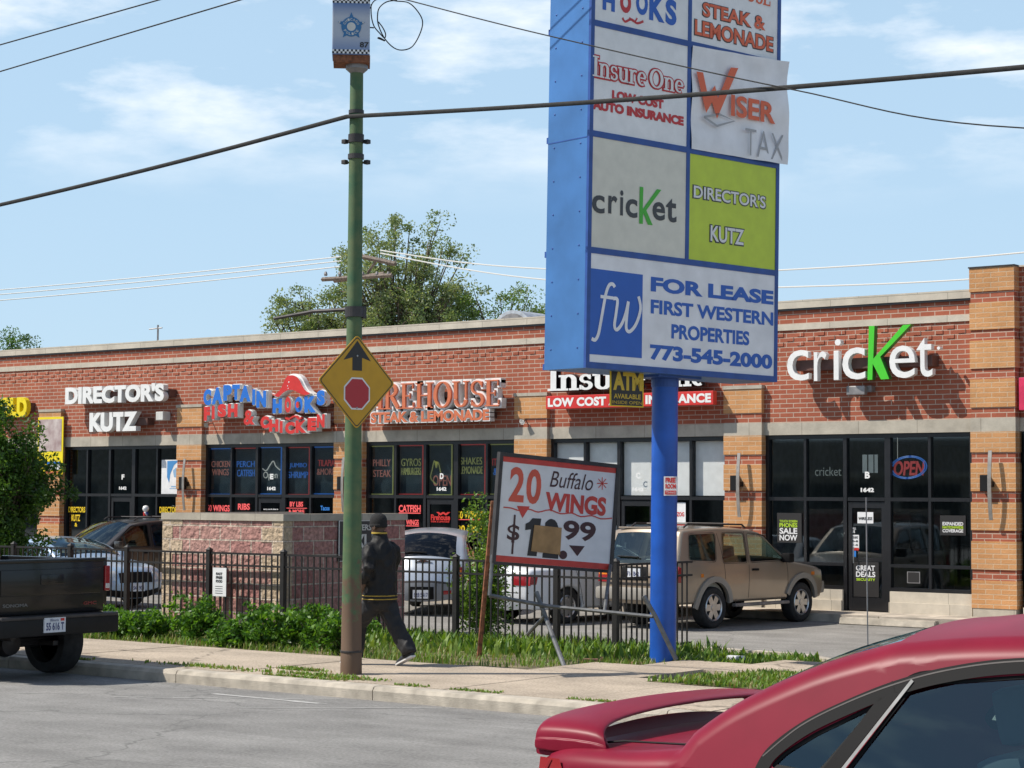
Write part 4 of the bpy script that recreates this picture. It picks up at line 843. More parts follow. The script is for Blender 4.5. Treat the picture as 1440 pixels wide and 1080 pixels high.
p = panel(UM1, 4.29, U1, 5.61, 'panel_white')
let(p, [('STEAK &', P0(888, 5, 1213, 85), 'print_dark', dict(bold=.06)), ('STEAK &', P0(892, 10, 1209, 81), 'print_orange', dict(bold=.03, dd=.003)), ('LEMONADE', P0(848, 92, 1252, 180), 'print_dark', dict(bold=.06)), ('LEMONADE', P0(852, 97, 1248, 175), 'print_orange', dict(bold=.03, dd=.003)),
        ('FIREHOUSE', P0(860, -160, 1240, -60), 'print_orange', dict(kind='serif'))])
# small black and yellow board hanging below the pylon
fa = Frame(FP.pt(.75, 0, -.2), pn.lerp(pa, .75).normalized() if False else pa)
ua = fa.box(858, 518, 571, 905)
t = thing('hanging_sign', 'small black and yellow cash machine sign hanging under the blue pylon', 'sign', fa.pt((ua[0]+ua[2])/2, ua[1]))
b = BM(); fbox(b, fa, *ua, -.012, 0); obj('plate', b, 'yellow_plain', t)
b = BM(); quad(b, fa, ua[0]+.02, ua[1]+.015, ua[2]-.02, ua[3]-.015, .002); obj('face', b, 'black_ink', t)
mat('atm_gold', (.62, .42, .03), .5, 0, 0); b = BM(); text(b, fa, 'ATM', pb(c1, 412, 815, 550, 905), .004, 0, .05); text(b, fa, 'AVAILABLE', pb(c1, 415, 922, 542, 945), .004, 0, .02); text(b, fa, 'INSIDE OPEN', pb(c1, 408, 955, 548, 970), .004, 0, .0); obj('lettering', b, 'atm_gold', t)
for uu in (ua[0]+.06, ua[2]-.06): b = BM(); tube(b, [fa.pt(uu, ua[3]-.005, -.006), fa.pt(uu, ua[3]+.07, -.006)], .008, 6); obj('hanger', b, 'dark_metal', t)
# little red and white bill on the pole
a = Vector((cos(.42), sin(.42), 0)); nn = Vector((a.y, -a.x, 0)); ff = Frame(PB+nn*.176+Vector((.02, 0, 0)), a); uu = ff.box(933.5, 670, 697, 952)
t = thing('bill', 'small red and white bill reading free taped to the blue pole', 'notice', ff.pt((uu[0]+uu[2])/2, uu[1])); b = BM(); fbox(b, ff, *uu, -.002, .0); obj('sheet', b, 'paper', t)
b = BM(); w_, h_ = uu[2]-uu[0], uu[3]-uu[1]; text(b, ff, 'FREE', (uu[0]+w_*.12, uu[1]+h_*.68, uu[2]-w_*.1, uu[1]+h_*.94), .003, 0, .05, raw=True); text(b, ff, 'ROOM', (uu[0]+w_*.12, uu[1]+h_*.36, uu[2]-w_*.08, uu[1]+h_*.62), .003, 0, .05, raw=True); quad(b, ff, uu[0]+w_*.08, uu[1]+h_*.06, uu[2]-w_*.06, uu[1]+h_*.27, .003); obj('lettering', b, 'red_vinyl', t)
b = BM(); text(b, ff, '773-416-02', (uu[0]+w_*.14, uu[1]+h_*.11, uu[2]-w_*.1, uu[1]+h_*.22), .005, 0, .0, raw=True); obj('lettering', b, 'paper', t)

# ================================================================ leaning wings board
YAW = 1.1789
u_ = Vector((cos(YAW), sin(YAW), 0)); n_ = Vector((sin(YAW), -cos(YAW), 0)); rr = Matrix.Rotation(-.0781, 3, n_)
wc = Vector((-15.31, 20.997, 1.972)); FWB = Frame(wc, rr @ u_, rr @ Vector((0, 0, 1)))
t = thing('wings_board', 'leaning white and red board advertising twenty buffalo wings on a rusty steel stand', 'sign board', (wc.x, wc.y, .1))
W2, H2 = .90, .70
b = BM(); fbox(b, FWB, -W2+.03, -H2+.02, W2-.03, H2-.03, -.05, 0); pnl = obj('panel', b, 'white_vinyl', t)
b = BM()
box(b, -W2-.02, W2+.02, H2-.03, H2+.02, -.06, .02, 0, FWB.mat()); box(b, -W2-.02, -W2+.03, -H2-.0, H2-.031, -.0605, .0195, 0, FWB.mat()); box(b, W2-.03, W2+.02, -H2-.0, H2-.031, -.0605, .0195, 0, FWB.mat()); box(b, -W2+.031, W2-.031, -H2-.02, -H2+.02, -.06, .0, 0, FWB.mat())
obj('frame', b, 'dark_metal', t)
def c7(x, y): return 640+x/3.175, 620+y/3.175
def P7(x0, y0, x1, y1): return pb(c7, x0, y0, x1, y1)
mat('board_red', (.58, .055, .04), .5, 0, .08); mat('board_orange', (.66, .10, .055), .5, 0, .05); mat('board_brown', (.06, .02, .02), .5, 0, 0); mat('cardboard', (.36, .22, .10), .85, 0, .12)
b = BM(); quad(b, FWB, -W2+.031, H2-.10, W2-.031, H2-.031, .003); obj('red_band', b, 'board_red', pnl); b = BM(); quad(b, FWB, -W2+.031, -H2+.021, W2-.031, -H2+.10, .003); obj('red_band', b, 'board_red', pnl)
def wl(items, m, d=.004):
    b = BM()
    for it in items:
        k = it[0]
        if k == 't': text(b, FWB, it[1], P7(*it[2]), d, 0, it[3], shear=it[4] if len(it) > 4 else 0)
        elif k == 'p': prism(b, [FWB.uv(*c7(*q)) for q in it[1]], FWB, d+.001, d+.001)
        elif k == 'l': prism(b, ribbon([FWB.uv(*c7(*q)) for q in it[1]], it[2]), FWB, d+.002, d+.002)
    obj('lettering', b, m, pnl)
wl([('t', '2', (243, 113, 310, 270), .03)], 'board_orange'); wl([('t', '0', (318, 122, 384, 280), .03)], 'board_orange')
wl([('t', 'WINGS', (402, 226, 675, 312), .045)], 'board_red')
wl([('p', ((275, 290), (333, 293), (300, 345))), ('l', spline([(215, 296), (250, 300), (290, 312), (330, 305), (370, 318), (420, 308), (470, 325), (520, 322), (560, 338), (610, 334), (650, 348), (700, 345)], 3), .016)] +
   [('l', ((656-24*cos(a), 190-28*sin(a)), (656+24*cos(a), 190+28*sin(a))), .012) for a in (0, pi/4, pi/2, 3*pi/4)], 'board_red')
wl([('t', 'Buffalo', (424, 132, 617, 205), .0, .25)], 'board_brown')
wl([('t', '$', (232, 370, 287, 452), .02), ('l', ((266, 330), (254, 505)), .028), ('t', '99', (482, 352, 628, 440), .03), ('p', ((508, 466), (578, 470), (545, 515)))], 'board_brown')
wl([('p', ((345, 345), (384, 347), (363, 515), (321, 512), (338, 395), (312, 398), (314, 370), (330, 362)))], 'black_ink'); wl([('t', '2', (395, 345, 466, 522), .05)], 'black_ink'); wl([('t', '.', (463, 488, 500, 527), .02)], 'board_brown')
b = BM(); P = [FWB.uv(*c7(*q)) for q in ((352, 375), (473, 388), (466, 508), (337, 492))]; prism(b, P, FWB, .008, .018); obj('cardboard_patch', b, 'cardboard', pnl)
# stand: rusty post, pipe legs and braces
def gp(x, y, z): return onZ(x, y, z)
mat('rust', (.20, .075, .035), .85, 0, .3, 20); mat('pipe_grey', (.16, .165, .17), .5, .5, .15, 10)
q = FWB.pt(-W2, -H2, -.03); foot = gp(672, 926, .1); b = BM()
d = (FWB.pt(-W2, .15, -.11)-foot); tube(b, [foot-Vector((0, 0, .15)), foot+d*.97], .032, 6); obj('post', b, 'rust', t)
def plane_pt(x, y, d=-.1): u, v = FWB.uv(*c7(x, y)); return FWB.pt(u, v, d)
def atD(x, y, t): return CAM+ray(x, y)*t
b = BM(); A = plane_pt(150, 690, .02); tube(b, [A, atD(768, 852, 25.5)], .026, 8); tube(b, [FWB.pt(-W2, -H2+.1, -.02), A], .024, 8);  obj('cross_bar', b, 'pipe_grey', t)
def atD(x, y, t): return CAM+ray(x, y)*t
f2 = gp(800, 942, .12); f3 = gp(951, 929, .10)
b = BM(); tube(b, [atD(754, 832, 25.6), atD(768, 870, 25.5), f2-Vector((0, 0, .1))], .030, 8); obj('leg', b, 'pipe_grey', t)
b = BM(); tube(b, [atD(905, 838, 25.02), atD(921, 866, 25.0), atD(951, 928, 24.95)], .030, 8); obj('leg', b, 'pipe_grey', t)
b = BM(); tube(b, [atD(768, 852, 25.5), atD(918, 867, 25.0)], .024, 8); tube(b, [FWB.pt(W2, -H2+.1, -.02), atD(850, 861, 25.22)], .024, 8); obj('cross_bar', b, 'pipe_grey', t)
b = BM(); tube(b, [atD(766, 866, 25.5), atD(742, 892, 25.9)], .024, 8); obj('brace', b, 'pipe_grey', t)

# ================================================================ green street pole with its fittings
PX_, PY_ = -15.415, 17.15
m = mat('pole_green', (.038, .11, .05), .65, 0, .2, 7, dirt=(.105, .145, .06)); mat('pole_rust', (.115, .075, .05), .8, 0, .35, 5, dirt=(.06, .075, .05))
gt = m.node_tree; g2 = gt.nodes.new('ShaderNodeTexCoord'); sp = gt.nodes.new('ShaderNodeSeparateXYZ'); mr = gt.nodes.new('ShaderNodeMapRange'); mr.inputs['From Min'].default_value = 1.15; mr.inputs['From Max'].default_value = .8
nz = gt.nodes.new('ShaderNodeTexNoise'); nz.inputs['Scale'].default_value = 4; nz.inputs['Detail'].default_value = 12; nz.inputs['Roughness'].default_value = .65; ma = gt.nodes.new('ShaderNodeMath'); ma.operation = 'MULTIPLY_ADD'; ma.inputs[1].default_value = 3.4; mx = gt.nodes.new('ShaderNodeMix'); mx.data_type = 'RGBA'; mx.inputs['B'].default_value = (.125, .075, .045, 1)
bs = gt.nodes['Principled BSDF']; old = bs.inputs['Base Color'].links[0].from_socket; L = gt.links.new
L(g2.outputs['Object'], sp.inputs[0]); L(g2.outputs['Object'], nz.inputs['Vector']); L(nz.outputs['Fac'], ma.inputs[0]); L(sp.outputs['Z'], ma.inputs[2]); ma2 = gt.nodes.new('ShaderNodeMath'); ma2.operation = 'SUBTRACT'; ma2.inputs[1].default_value = 1.7; L(ma.outputs[0], ma2.inputs[0]); L(ma2.outputs[0], mr.inputs['Value']); L(mr.outputs[0], mx.inputs['Factor']); L(old, mx.inputs['A']); L(mx.outputs['Result'], bs.inputs['Base Color'])
t = thing('street_pole', 'tall tapering green steel street pole with peeling rusty foot at the kerb', 'street pole', (PX_, PY_, .15))
b = BM(); lathe(b, [(.125, 0), (.122, .25), (.118, .26), (.112, 1.0), (.103, 2.0), (.092, 3.6), (.084, 5.2), (.076, 7.1)], 24, Matrix.Translation((PX_, PY_, .14))); obj('shaft', b, 'pole_green', t, smooth=40)
b = BM(); lathe(b, [(.1265, .255), (.1265, .275), (.11, .285)], 24, Matrix.Translation((PX_, PY_, .14)))
for z, h_ in ((4.2, .085), (6.22, .07), (6.0, .04), (6.52, .03)):
    obj('clamp', b, 'dark_metal', t); b = BM(); r_ = .075+(7.24-z)*.0092+.008; lathe(b, [(r_-.01, z-h_), (r_, z-h_), (r_, z+h_*.4), (r_-.01, z+h_*.4)], 24, Matrix.Translation((PX_, PY_, .14)))
for z in (6.30, 6.06):
    obj('clamp', b, 'dark_metal', t); b = BM()
    for s_ in (-1, 1): rbox(b, PX_+s_*.13*RT0.x-.03, PX_+s_*.13*RT0.x+.03, PY_+s_*.13*RT0.y-.03, PY_+s_*.13*RT0.y+.03, z-.02, z+.03, .008); 
    tube(b, [Vector((PX_, PY_, z))-RT0*.14, Vector((PX_, PY_, z))+RT0*.14], .013, 8)
obj('clamp', b, 'dark_metal', t); b = BM(); rbox(b, PX_+.10*RT0.x-.03, PX_+.10*RT0.x+.03, PY_+.1*RT0.y-.03, PY_+.1*RT0.y+.03, 4.24, 4.38, .008)
obj('pole_bracket', b, 'dark_metal', t)
b = BM(); a0 = Vector((PX_, PY_, 4.35)); e_ = onY(386, 448, PY_); tube(b, [a0, a0.lerp(e_, .5)+Vector((0, 0, .03)), e_], [.024, .022, .02], 8); obj('mast_arm', b, 'dark_metal', t)
# police camera box on top
dirc = Vector((cos(radians(41.8)), sin(radians(41.8)), 0)); fc = Frame(Vector((PX_, PY_, 0))+Vector((dirc.y, -dirc.x, 0))*.2, dirc)
k = fc.box(467.5, -40, 76, 520.5)
t = thing('camera_box', 'pale blue police camera box with a star and checkered bands atop the green pole', 'camera box', (PX_, PY_, 7.2))
m = mat('box_blue', (.30, .36, .46), .4, .1, 0); gt = m.node_tree; c_ = gt.nodes.new('ShaderNodeTexCoord'); sp = gt.nodes.new('ShaderNodeSeparateXYZ'); mr = gt.nodes.new('ShaderNodeMapRange'); rp = gt.nodes.new('ShaderNodeValToRGB')
rp.color_ramp.elements[0].color = (.14, .22, .42, 1); rp.color_ramp.elements[1].color = (.08, .16, .36, 1); e = rp.color_ramp.elements.new(.35); e.color = (.42, .45, .52, 1); e = rp.color_ramp.elements.new(.7); e.color = (.45, .47, .53, 1)
mr.inputs['From Min'].default_value = .1; mr.inputs['From Max'].default_value = .7; gt.links.new(c_.outputs['Object'], sp.inputs[0]); gt.links.new(sp.outputs['Z'], mr.inputs['Value']); gt.links.new(mr.outputs[0], rp.inputs[0]); gt.links.new(rp.outputs[0], gt.nodes['Principled BSDF'].inputs['Base Color'])
b = BM(); bt = BM(); box(bt, k[0], k[2], k[1], k[3], -.40, 0, 0, fc.mat()); bevel_all(bt, .012, 2); merge(b, bt); obj('housing', b, 'box_blue', t)
b = BM(); box(b, k[0]+.015, k[2]+.005, k[1]-.085, k[1]-.001, -.38, -.02, 0, fc.mat()); obj('base_tray', b, 'rust', t)
b = BM(); lathe(b, [(.075, -.11), (.13, -.06), (.13, .02), (.09, .05)], 20, Matrix.Translation((PX_, PY_, k[1]-.07))); obj('mount', b, 'grey_metal', t)
b = BM(); sq = (k[2]-k[0])/18
for r0 in (k[1]+.01, k[3]-.30 if False else fc.uv(493, 1.5)[1]-sq):
    b = BM()
    for j in range(2):
        for i in range(18): quad(b, fc, k[0]+sq*i, r0+sq*j, k[0]+sq*(i+1), r0+sq*(j+1), .002, (i+j) % 2)
    obj('checker_band', b, ['black_ink', 'white_paint'], t)
b = BM(); cx, cy = fc.uv(494, 37); mat('star_blue', (.03, .16, .36), .4, 0, 0)
P = [(cx+(.165 if i % 2 == 0 else .075)*sin(pi*i/5), cy+(.165 if i % 2 == 0 else .075)*cos(pi*i/5)) for i in range(10)]; prism(b, P, fc, .002, .004, 0); prism(b, [(cx+.115*cos(2*pi*i/24), cy-.005+.115*sin(2*pi*i/24)) for i in range(24)], fc, .004, .006, 0); prism(b, [(cx+.05*cos(2*pi*i/20), cy-.005+.05*sin(2*pi*i/20)) for i in range(20)], fc, .006, .007, 1)
def circ(s_, r_, a0, a1, flip):
    n = len(s_)
    for i, ch in enumerate(s_):
        a = radians(a0+(a1-a0)*i/(n-1)); f2 = Frame(fc.pt(cx+r_*cos(a), cy-.005+r_*sin(a)), fc.ux*sin(a)*(1 if not flip else -1)+fc.uz*-cos(a)*(1 if not flip else -1), fc.uz*sin(a)*(1 if not flip else -1)+fc.ux*cos(a)*(1 if not flip else -1))
        text(b, f2, ch, (-.012, -.014, .012, .014), .009, 0, .02, 1, raw=True)
circ('CHICAGO', .085, 155, 25, False); circ('POLICE', .085, 215, 325, True)
for s_ in (-1, 1): prism(b, [(cx+s_*.135+.01*cos(a), cy+.045+.01*sin(a)) for a in [2*pi*i/10 for i in range(10)]], fc, .008, .009, 1)
obj('star_badge', b, ['star_blue', 'off_white'], t)
b = BM(); text(b, fc, '87', pb(lambda x, y: (420+x/4.91, y/4.91), 422, 290, 484, 328), .004, 0, .03); obj('number', b, 'black_ink', t)
# coil of spare cable beside the box
ct = lambda x, y: (420+x/4.91, y/4.91); fcc = Frame(Vector((PX_, PY_, 0))+Vector((dirc.y, -dirc.x, 0))*.05, dirc)
def cpath(P, cl=False): return [fcc.pt(*fcc.uv(*ct(*q))) for q in spline(P, 6, cl)]
b = BM(); tube(b, cpath([(495, 60), (510, 20), (540, -5), (590, -20), (660, 5), (760, 20), (830, 90), (856, 160), (830, 250), (780, 325), (710, 346), (650, 325), (590, 260), (550, 170), (545, 100), (560, 50), (610, 12), (680, 2)]), .007, 6)
tube(b, cpath([(500, 30), (502, 110), (520, 180), (560, 230), (592, 262), (600, 235), (580, 190), (550, 150)]), .007, 6); tube(b, cpath([(545, 262), (570, 272), (596, 282), (560, 262), (545, 262)]), .009, 6); tube(b, cpath([(490, 190), (520, 192)]), .008, 6)
single('cable_coil', b, 'rubber', 'loose loop of spare black cable hanging beside the camera box', 'cable', smooth=60)
# yellow diamond stop ahead sign
YD = radians(78); ud = Vector((cos(YD), sin(YD), 0)); nd = Vector((sin(YD), -cos(YD), 0)); fd = Frame(Vector((PX_, PY_, 0))+nd*.135, ud)
cx, cy = fd.uv(502, 537); t = thing('warning_sign', 'yellow diamond stop ahead sign with black arrow on the green pole', 'traffic sign', fd.pt(cx, cy-.55))
mat('sign_amber', (.54, .29, .006), .45, 0, .04); hd = .545
def dia(h, rc=.04): # rounded diamond
    P = []
    for k in range(4):
        a = pi/2*k; c = (cx+(h-rc*1.41)*cos(a), cy+(h-rc*1.41)*sin(a))
        P += [(c[0]+rc*cos(a+d), c[1]+rc*sin(a+d)) for d in (-pi/4, -pi/8, 0, pi/8, pi/4)]
    return P
b = BM(); prism(b, dia(hd), fd, -.006, 0, 0); obj('plate', b, 'sign_amber', t)
b = BM(); P1_, P2_ = dia(hd-.02, .035), dia(hd-.035, .03); n = len(P1_); va = [b.verts.new(fd.pt(*q, .002)) for q in P1_]; vb = [b.verts.new(fd.pt(*q, .002)) for q in P2_]
for i in range(n): b.faces.new((va[i], va[(i+1) % n], vb[(i+1) % n], vb[i]))
prism(b, [(cx+x, cy+y) for x, y in ((0, .475), (.195, .245), (.068, .28), (.068, .13), (-.068, .13), (-.068, .28), (-.195, .245))], fd, .002, .002); obj('arrow', b, 'black_ink', t)
b = BM(); oc = lambda r: [(cx+r*cos(pi/8+pi/4*i), cy-.135+r*sin(pi/8+pi/4*i)) for i in range(8)]; prism(b, oc(.20), fd, .002, .002, 0); prism(b, oc(.18), fd, .004, .004, 1); mat('stop_red', (.42, .02, .03), .45, 0, 0); obj('octagon', b, ['white_vinyl', 'stop_red'], t)
b = BM()
for yy in (.3, -.3): b = BM(); lathe(b, [(.012, 0), (.012, .008), (.004, .012)], 8, fd.mat() @ Matrix.Translation((cx, cy+yy, 0))); tube(b, [fd.pt(cx, cy+yy, -.006), fd.pt(cx, cy+yy, -.06)], .01, 6); obj('bolt', b, 'steel', t)
# ================================================================ cables
def cable(P, r, label, m='rubber', name='overhead_cable', group=None):
    b = BM(); tube(b, spline([tuple(p) for p in P], 10), r, 6); return single(name, b, m, label, 'cable', group, smooth=60)
a = Vector((PX_, PY_-.1, 0)); zc = onY(486, 164, PY_-.1); 
def span(x0, y0, x1, y1, Y, sag, n=6, Y1=None):
    p, q = onY(x0, y0, Y), onY(x1, y1, Y1 or Y); return [p.lerp(q, i/n)-Vector((0, 0, sag*4*(i/n)*(1-i/n))) for i in range(n+1)]
c0_ = onY(488, 164, PY_-.1)
def catenary(p, dx, sag, n=14): return [p+Vector((dx*i/n, 0, -4*sag*(i/n)*(1-i/n))) for i in range(n+1)]
cable(catenary(c0_, -35, .84), .026, 'thick black cable running left from the green pole')
cable(catenary(c0_, 35, .66), .026, 'thick black cable running right from the green pole across the pylon')
P_ = [onY(x, y, PY_-.15) for x, y in ((522, -14), (580, 2), (770, 50), (1110, 125), (1440, 180))]
cable(P_+[P_[-1]+Vector((5, 0, -.55)), P_[-1]+Vector((11, 0, -.6)), P_[-1]+Vector((18, 0, .1))], .0075, 'thin black cable sloping down to the right from the camera box')
for a_, b_, l_ in (((-300, 148), (700, -135), 'upper'), ((-300, 190), (700, -108), 'lower')):
    p, q = onY(*a_, PY_+2), onY(*b_, PY_+2); cable([p+(q-p)*k for k in (-1.5, -1, -.5, 0, .5, 1, 1.6, 2.2)], .010, l_+' thin grey wire in the top left sky')
# far utility pole and its pale wires
mat('pale_wire', (.62, .62, .60), .6, 0, 0); t = thing('utility_pole', 'weathered wooden utility pole with cross arms behind the building', 'utility pole', (onY(493, 500, 47).x, 47, -.35))
b = BM(); c = onY(495, 500, 47); tube(b, [(c.x, 47, -.4), (c.x, 47, onY(495, 352, 47).z)], [.17, .12], 10); obj('shaft', b, 'wood_old', t)
b = BM(); p, q = onY(453, 393, 46.8), onY(551, 387, 46.8); d = (q-p).normalized(); tube(b, [p, q], .07, 4); p2, q2 = onY(470, 395, 47.25), onY(540, 385, 47.25); tube(b, [p2, q2], .07, 4); p, q = onY(497, 358, 46.8), onY(556, 371, 46.8); tube(b, [p, q], .075, 4); tube(b, [onY(517, 384, 46.85), onY(528, 368, 46.85)], .05, 4); obj('cross_arm', b, 'wood_old', t)
for x in (458, 478, 510, 530, 546): b = BM(); p = onY(x, 388, 46.8); lathe(b, [(.05, 0), (.06, .06), (.03, .14)], 8, Matrix.Translation(p)); obj('insulator', b, 'grey_metal', t)
for i, (x0, y0, x1, y1) in enumerate(((-700, 440, 480, 361), (-700, 447, 480, 367), (-700, 456, 478, 375))): cable(span(x0, y0, x1, y1, 46.8, .45), .018, 'pale power wire left of the far utility pole, one of three', 'pale_wire', 'power_wire', 'pale wires left of the far pole')
for l_, P_ in (('upper', ((535, 352), (650, 369), (765, 378), (930, 383), (1095, 380), (1440, 355), (2000, 290))), ('lower', ((535, 356), (650, 378), (765, 393), (930, 403), (1095, 404), (1440, 387), (2000, 325)))):
    cable([onY(x, y, 46.8) for x, y in P_], .022, l_+' pale wire right of the far utility pole, passing behind the pylon', 'pale_wire', 'power_wire')
# roof vent hood and aerial
c = onY(720, 452, 41); b = BM(); P = [(-.75+.0, 0)] + [(.75*cos(radians(180-15*k)), .55+.45*sin(radians(180-15*k))) for k in range(13)] + [(.75, 0)]
fv = Frame((c.x, 41, 5.3), (1, 0, 0)); 
t = thing('roof_vent', 'rounded galvanised vent hood on the roof behind the parapet', 'roof vent', (c.x, 41, 5.3)); ztop = onY(720, 436, 41).z-5.3; P = [(u*1.0, v*ztop) for u, v in P]; prism(b, P, fv, -1.1, 0, 0); bmesh.ops.recalc_face_normals(b, faces=b.faces); mat('galvanised', (.55, .57, .60), .4, .6, .12); obj('hood', b, 'galvanised', t, smooth=30)
b = BM(); prism(b, [(u*.88, v*.95) for u, v in P], fv, .002, .012); obj('grille', b, 'grey_metal', t)
c = onY(222, 470, 42); ct_ = onY(222, 457, 42); t = thing('roof_aerial', 'thin metal aerial on the roof above shop F', 'aerial', (c.x, 42, 5.3)); b = BM(); tube(b, [(c.x, 42, 5.3), (c.x, 42, ct_.z)], .03, 6); obj('mast', b, 'grey_metal', t)
b = BM(); p, q = onY(210, 463, 42), onY(228, 461, 42); tube(b, [p, q], .02, 6); obj('spar', b, 'grey_metal', t)
# ================================================================ vehicles
glass_mat('car_glass', (.42, .50, .48), .02); glass_mat('red_car_glass', (.50, .66, .70), .02, (.6, .92, 1.0), .10); mat('grey_interior', (.12, .125, .13), .8, 0, .1); glass_mat('car_glass_dark', (.07, .085, .09), .02); glass_mat('car_glass_teal', (.66, .80, .78), .03, (.75, .95, 1.0), .11)
mat('car_interior', (.045, .045, .048), .8, 0, .2); mat('tan_interior', (.40, .37, .31), .8, 0, .1); mat('trim_black', (.007, .007, .008), .6, 0, 0, spec=.15); mat('tyre', (.022, .022, .023), .85, 0, .2, 12); mat('alloy', (.50, .50, .51), .3, .85, .08); mat('chrome', (.62, .62, .63), .12, 1.0, 0)
mat('lamp_red', (.30, .014, .02), .2, 0, 0, coat=.5); mat('lamp_amber', (.70, .20, .02), .15, 0, 0, coat=.6); mat('lamp_clear', (.62, .63, .64), .1, .2, 0, coat=.6); mat('plate_white', (.62, .64, .68), .5, 0, .05); mat('plate_ink', (.04, .05, .16), .5, 0, 0)
def paint(n, c, metal=.25, rough=.32, coat=.8, var=.03): return mat(n, c, rough, metal, var, 2, coat=coat)

class Car:
    """body = side silhouette wrapped across the width; tags mark glass and underside"""
    def __init__(s, name, label, loc, rz, W, segs, wheels, zb, ra, belt, tumble, body, under='trim_black', r=.05, glass='car_glass', ends=(.10, .12), roofc=.03, inset=.9, cat='car', taper=.06, bulge=.05):
        s.t = thing(name, label, cat, loc, rz); s.W = W/2; s.belt = belt; s.tum = tumble; s.body = body; s.r = r; s.ends = ends; s.roofc = roofc; s.taper = taper; s.glass = glass; s.under = under; s.bulge = bulge; s.res = .03 if name == 'maroon_sedan' else .07
        # closed outline, front bottom -> over the top -> rear bottom -> underside
        pts, tags = [], []
        for tag, P, n in segs:
            Q = spline(P, n)
            for a, b_ in zip(Q[:-1], Q[1:]): pts.append(a); tags.append(tag)
            last = Q[-1]
        pts.append(last); tags.append('u')
        xr_, zr_ = last; xf, zf = segs[0][1][0]
        s.xmin = min(p[0] for p in pts); s.xmax = max(p[0] for p in pts)
        cur = xr_
        for wx, wz, rr in sorted(wheels):
            a0 = asin(max(-1, min(1, (zb-wz)/rr))); n = 14
            q = []; m = max(2, int(abs(wx-rr-cur)/.12))
            dx = rr*cos(a0)
            for i in range(1, m+1): q.append((cur+(wx-dx-cur)*i/m, zb))
            for i in range(1, n+1):
                a = pi-a0 - (pi-2*a0)*i/n; q.append((wx+rr*cos(a), wz+rr*sin(a)))
            pts += q; tags += ['u']*len(q); cur = wx+dx
        m = max(2, int(abs(xf-cur)/.12))
        for i in range(1, m): pts.append((cur+(xf-cur)*i/m, zb+(zf-zb)*i/m)); tags.append('u')
        s.pts, s.tags = pts, tags; s.wheels = wheels; s.zb = zb; s.holes = []; s.inset = inset
        n = len(pts); s.nrm = []
        for i in range(n):
            a, b_ = pts[i-1], pts[(i+1) % n]; dx, dz = b_[0]-a[0], b_[1]-a[1]; l = hypot(dx, dz) or 1; s.nrm.append((dz/l, -dx/l))   # outline runs clockwise seen from -y
        cx = sum(p[0] for p in pts)/n; cz = sum(p[1] for p in pts)/n
        k = sum(1 for p, q in zip(pts, s.nrm) if (p[0]-cx)*q[0]+(p[1]-cz)*q[1] > 0)
        if k < n/2: s.nrm = [(-a, -b_) for a, b_ in s.nrm]
        s.inner = [(p[0]-q[0]*r, p[1]-q[1]*r) for p, q in zip(pts, s.nrm)]
    def w(s, x, z):
        if z > s.belt: k = s.W - (s.belt-.5)**2*.0 - (z-s.belt)*s.tum - s.bulge*.35*((z-s.belt)/.5)**2*.3
        else: k = s.W - s.bulge*((s.belt-.18-z)/.6)**2 if z < s.belt-.18 else s.W - s.bulge*.25*((z-s.belt+.18)/.18)**2*.6
        if z > s.belt: k -= s.bulge*.15
        for e, lim in ((s.xmax, .75), (s.xmin, .75)):
            d = abs(x-e)
            if d < lim: k -= s.taper*((lim-d)/lim)**2
        return k
    def P(s, x, z, side=-1, off=0.0): return Vector((x, side*(s.w(x, z)+off), z))
    def add(s, name, bm, m, parent=None, smooth=35):
        bmesh.ops.remove_doubles(bm, verts=bm.verts, dist=.0004)
        return obj(name, bm, m, parent or s.t, world=False, smooth=smooth)
    def end_amount(s, i):
        nx, nz = s.nrm[i]; e = s.ends[0] if nx > 0 else s.ends[1]
        return abs(nx)**1.5*e + abs(nz)*s.roofc*(0 if s.tags[i] == 'u' else .1 if s.tags[i] == 'd' else 1)
    def build(s, windows, glassmat=None, cols=12, trimw=.026):
        n = len(s.pts); bm = BM(); gl = {}
        ts = [-1, -.985, -.95] + [-.9+1.8*i/cols for i in range(cols+1)] + [.95, .985, 1]
        def sp(i, t):
            x, z = s.pts[i]; nx, nz = s.nrm[i]; hw = s.w(x, z)-s.r; c = s.end_amount(i)*(1-abs(t)**2.2)
            if s.tags[i] == 'u' or s.tags[i-1] == 'u': c *= (0 if s.tags[i] == 'u' and s.tags[i-1] == 'u' else 1)
            return Vector((x+nx*c, t*hw, z+nz*c))
        V = [[bm.verts.new(sp(i, t)) for t in ts] for i in range(n)]
        for i in range(n):
            j = (i+1) % n; tg = s.tags[i]
            for k in range(len(ts)-1):
                if tg.startswith('g') and abs((ts[k]+ts[k+1])/2) < s.inset:
                    g = gl.setdefault(tg, BM()); g.faces.new([g.verts.new(v.co - Vector((s.nrm[i][0], 0, s.nrm[i][1]))*.004) for v in (V[i][k], V[i][k+1], V[j][k+1], V[j][k])]); continue
                f = bm.faces.new((V[i][k], V[i][k+1], V[j][k+1], V[j][k])); f.material_index = 1 if tg == 'u' else 0
        for side in (-1, 1):
            rings = []
            for a in (0, 22, 45, 68, 90):
                ca, sa = cos(radians(a)), sin(radians(a)); ring = []
                for (x, z), (nx, nz) in zip(s.pts, s.nrm):
                    o = s.r*(1-ca); xx, zz = x-nx*o, z-nz*o
                    yy = s.w(x, z)*(1-sa)+s.w(xx, zz)*sa - s.r*(1-sa)
                    ring.append(bm.verts.new((xx, side*yy, zz)))
                rings.append(ring)
            for A, B in zip(rings[:-1], rings[1:]):
                for i in range(n):
                    j = (i+1) % n; f = bm.faces.new((A[i], A[j], B[j], B[i])); f.material_index = 0
            s.panel(bm, s.inner, [q for q, _ in windows], side, 0)
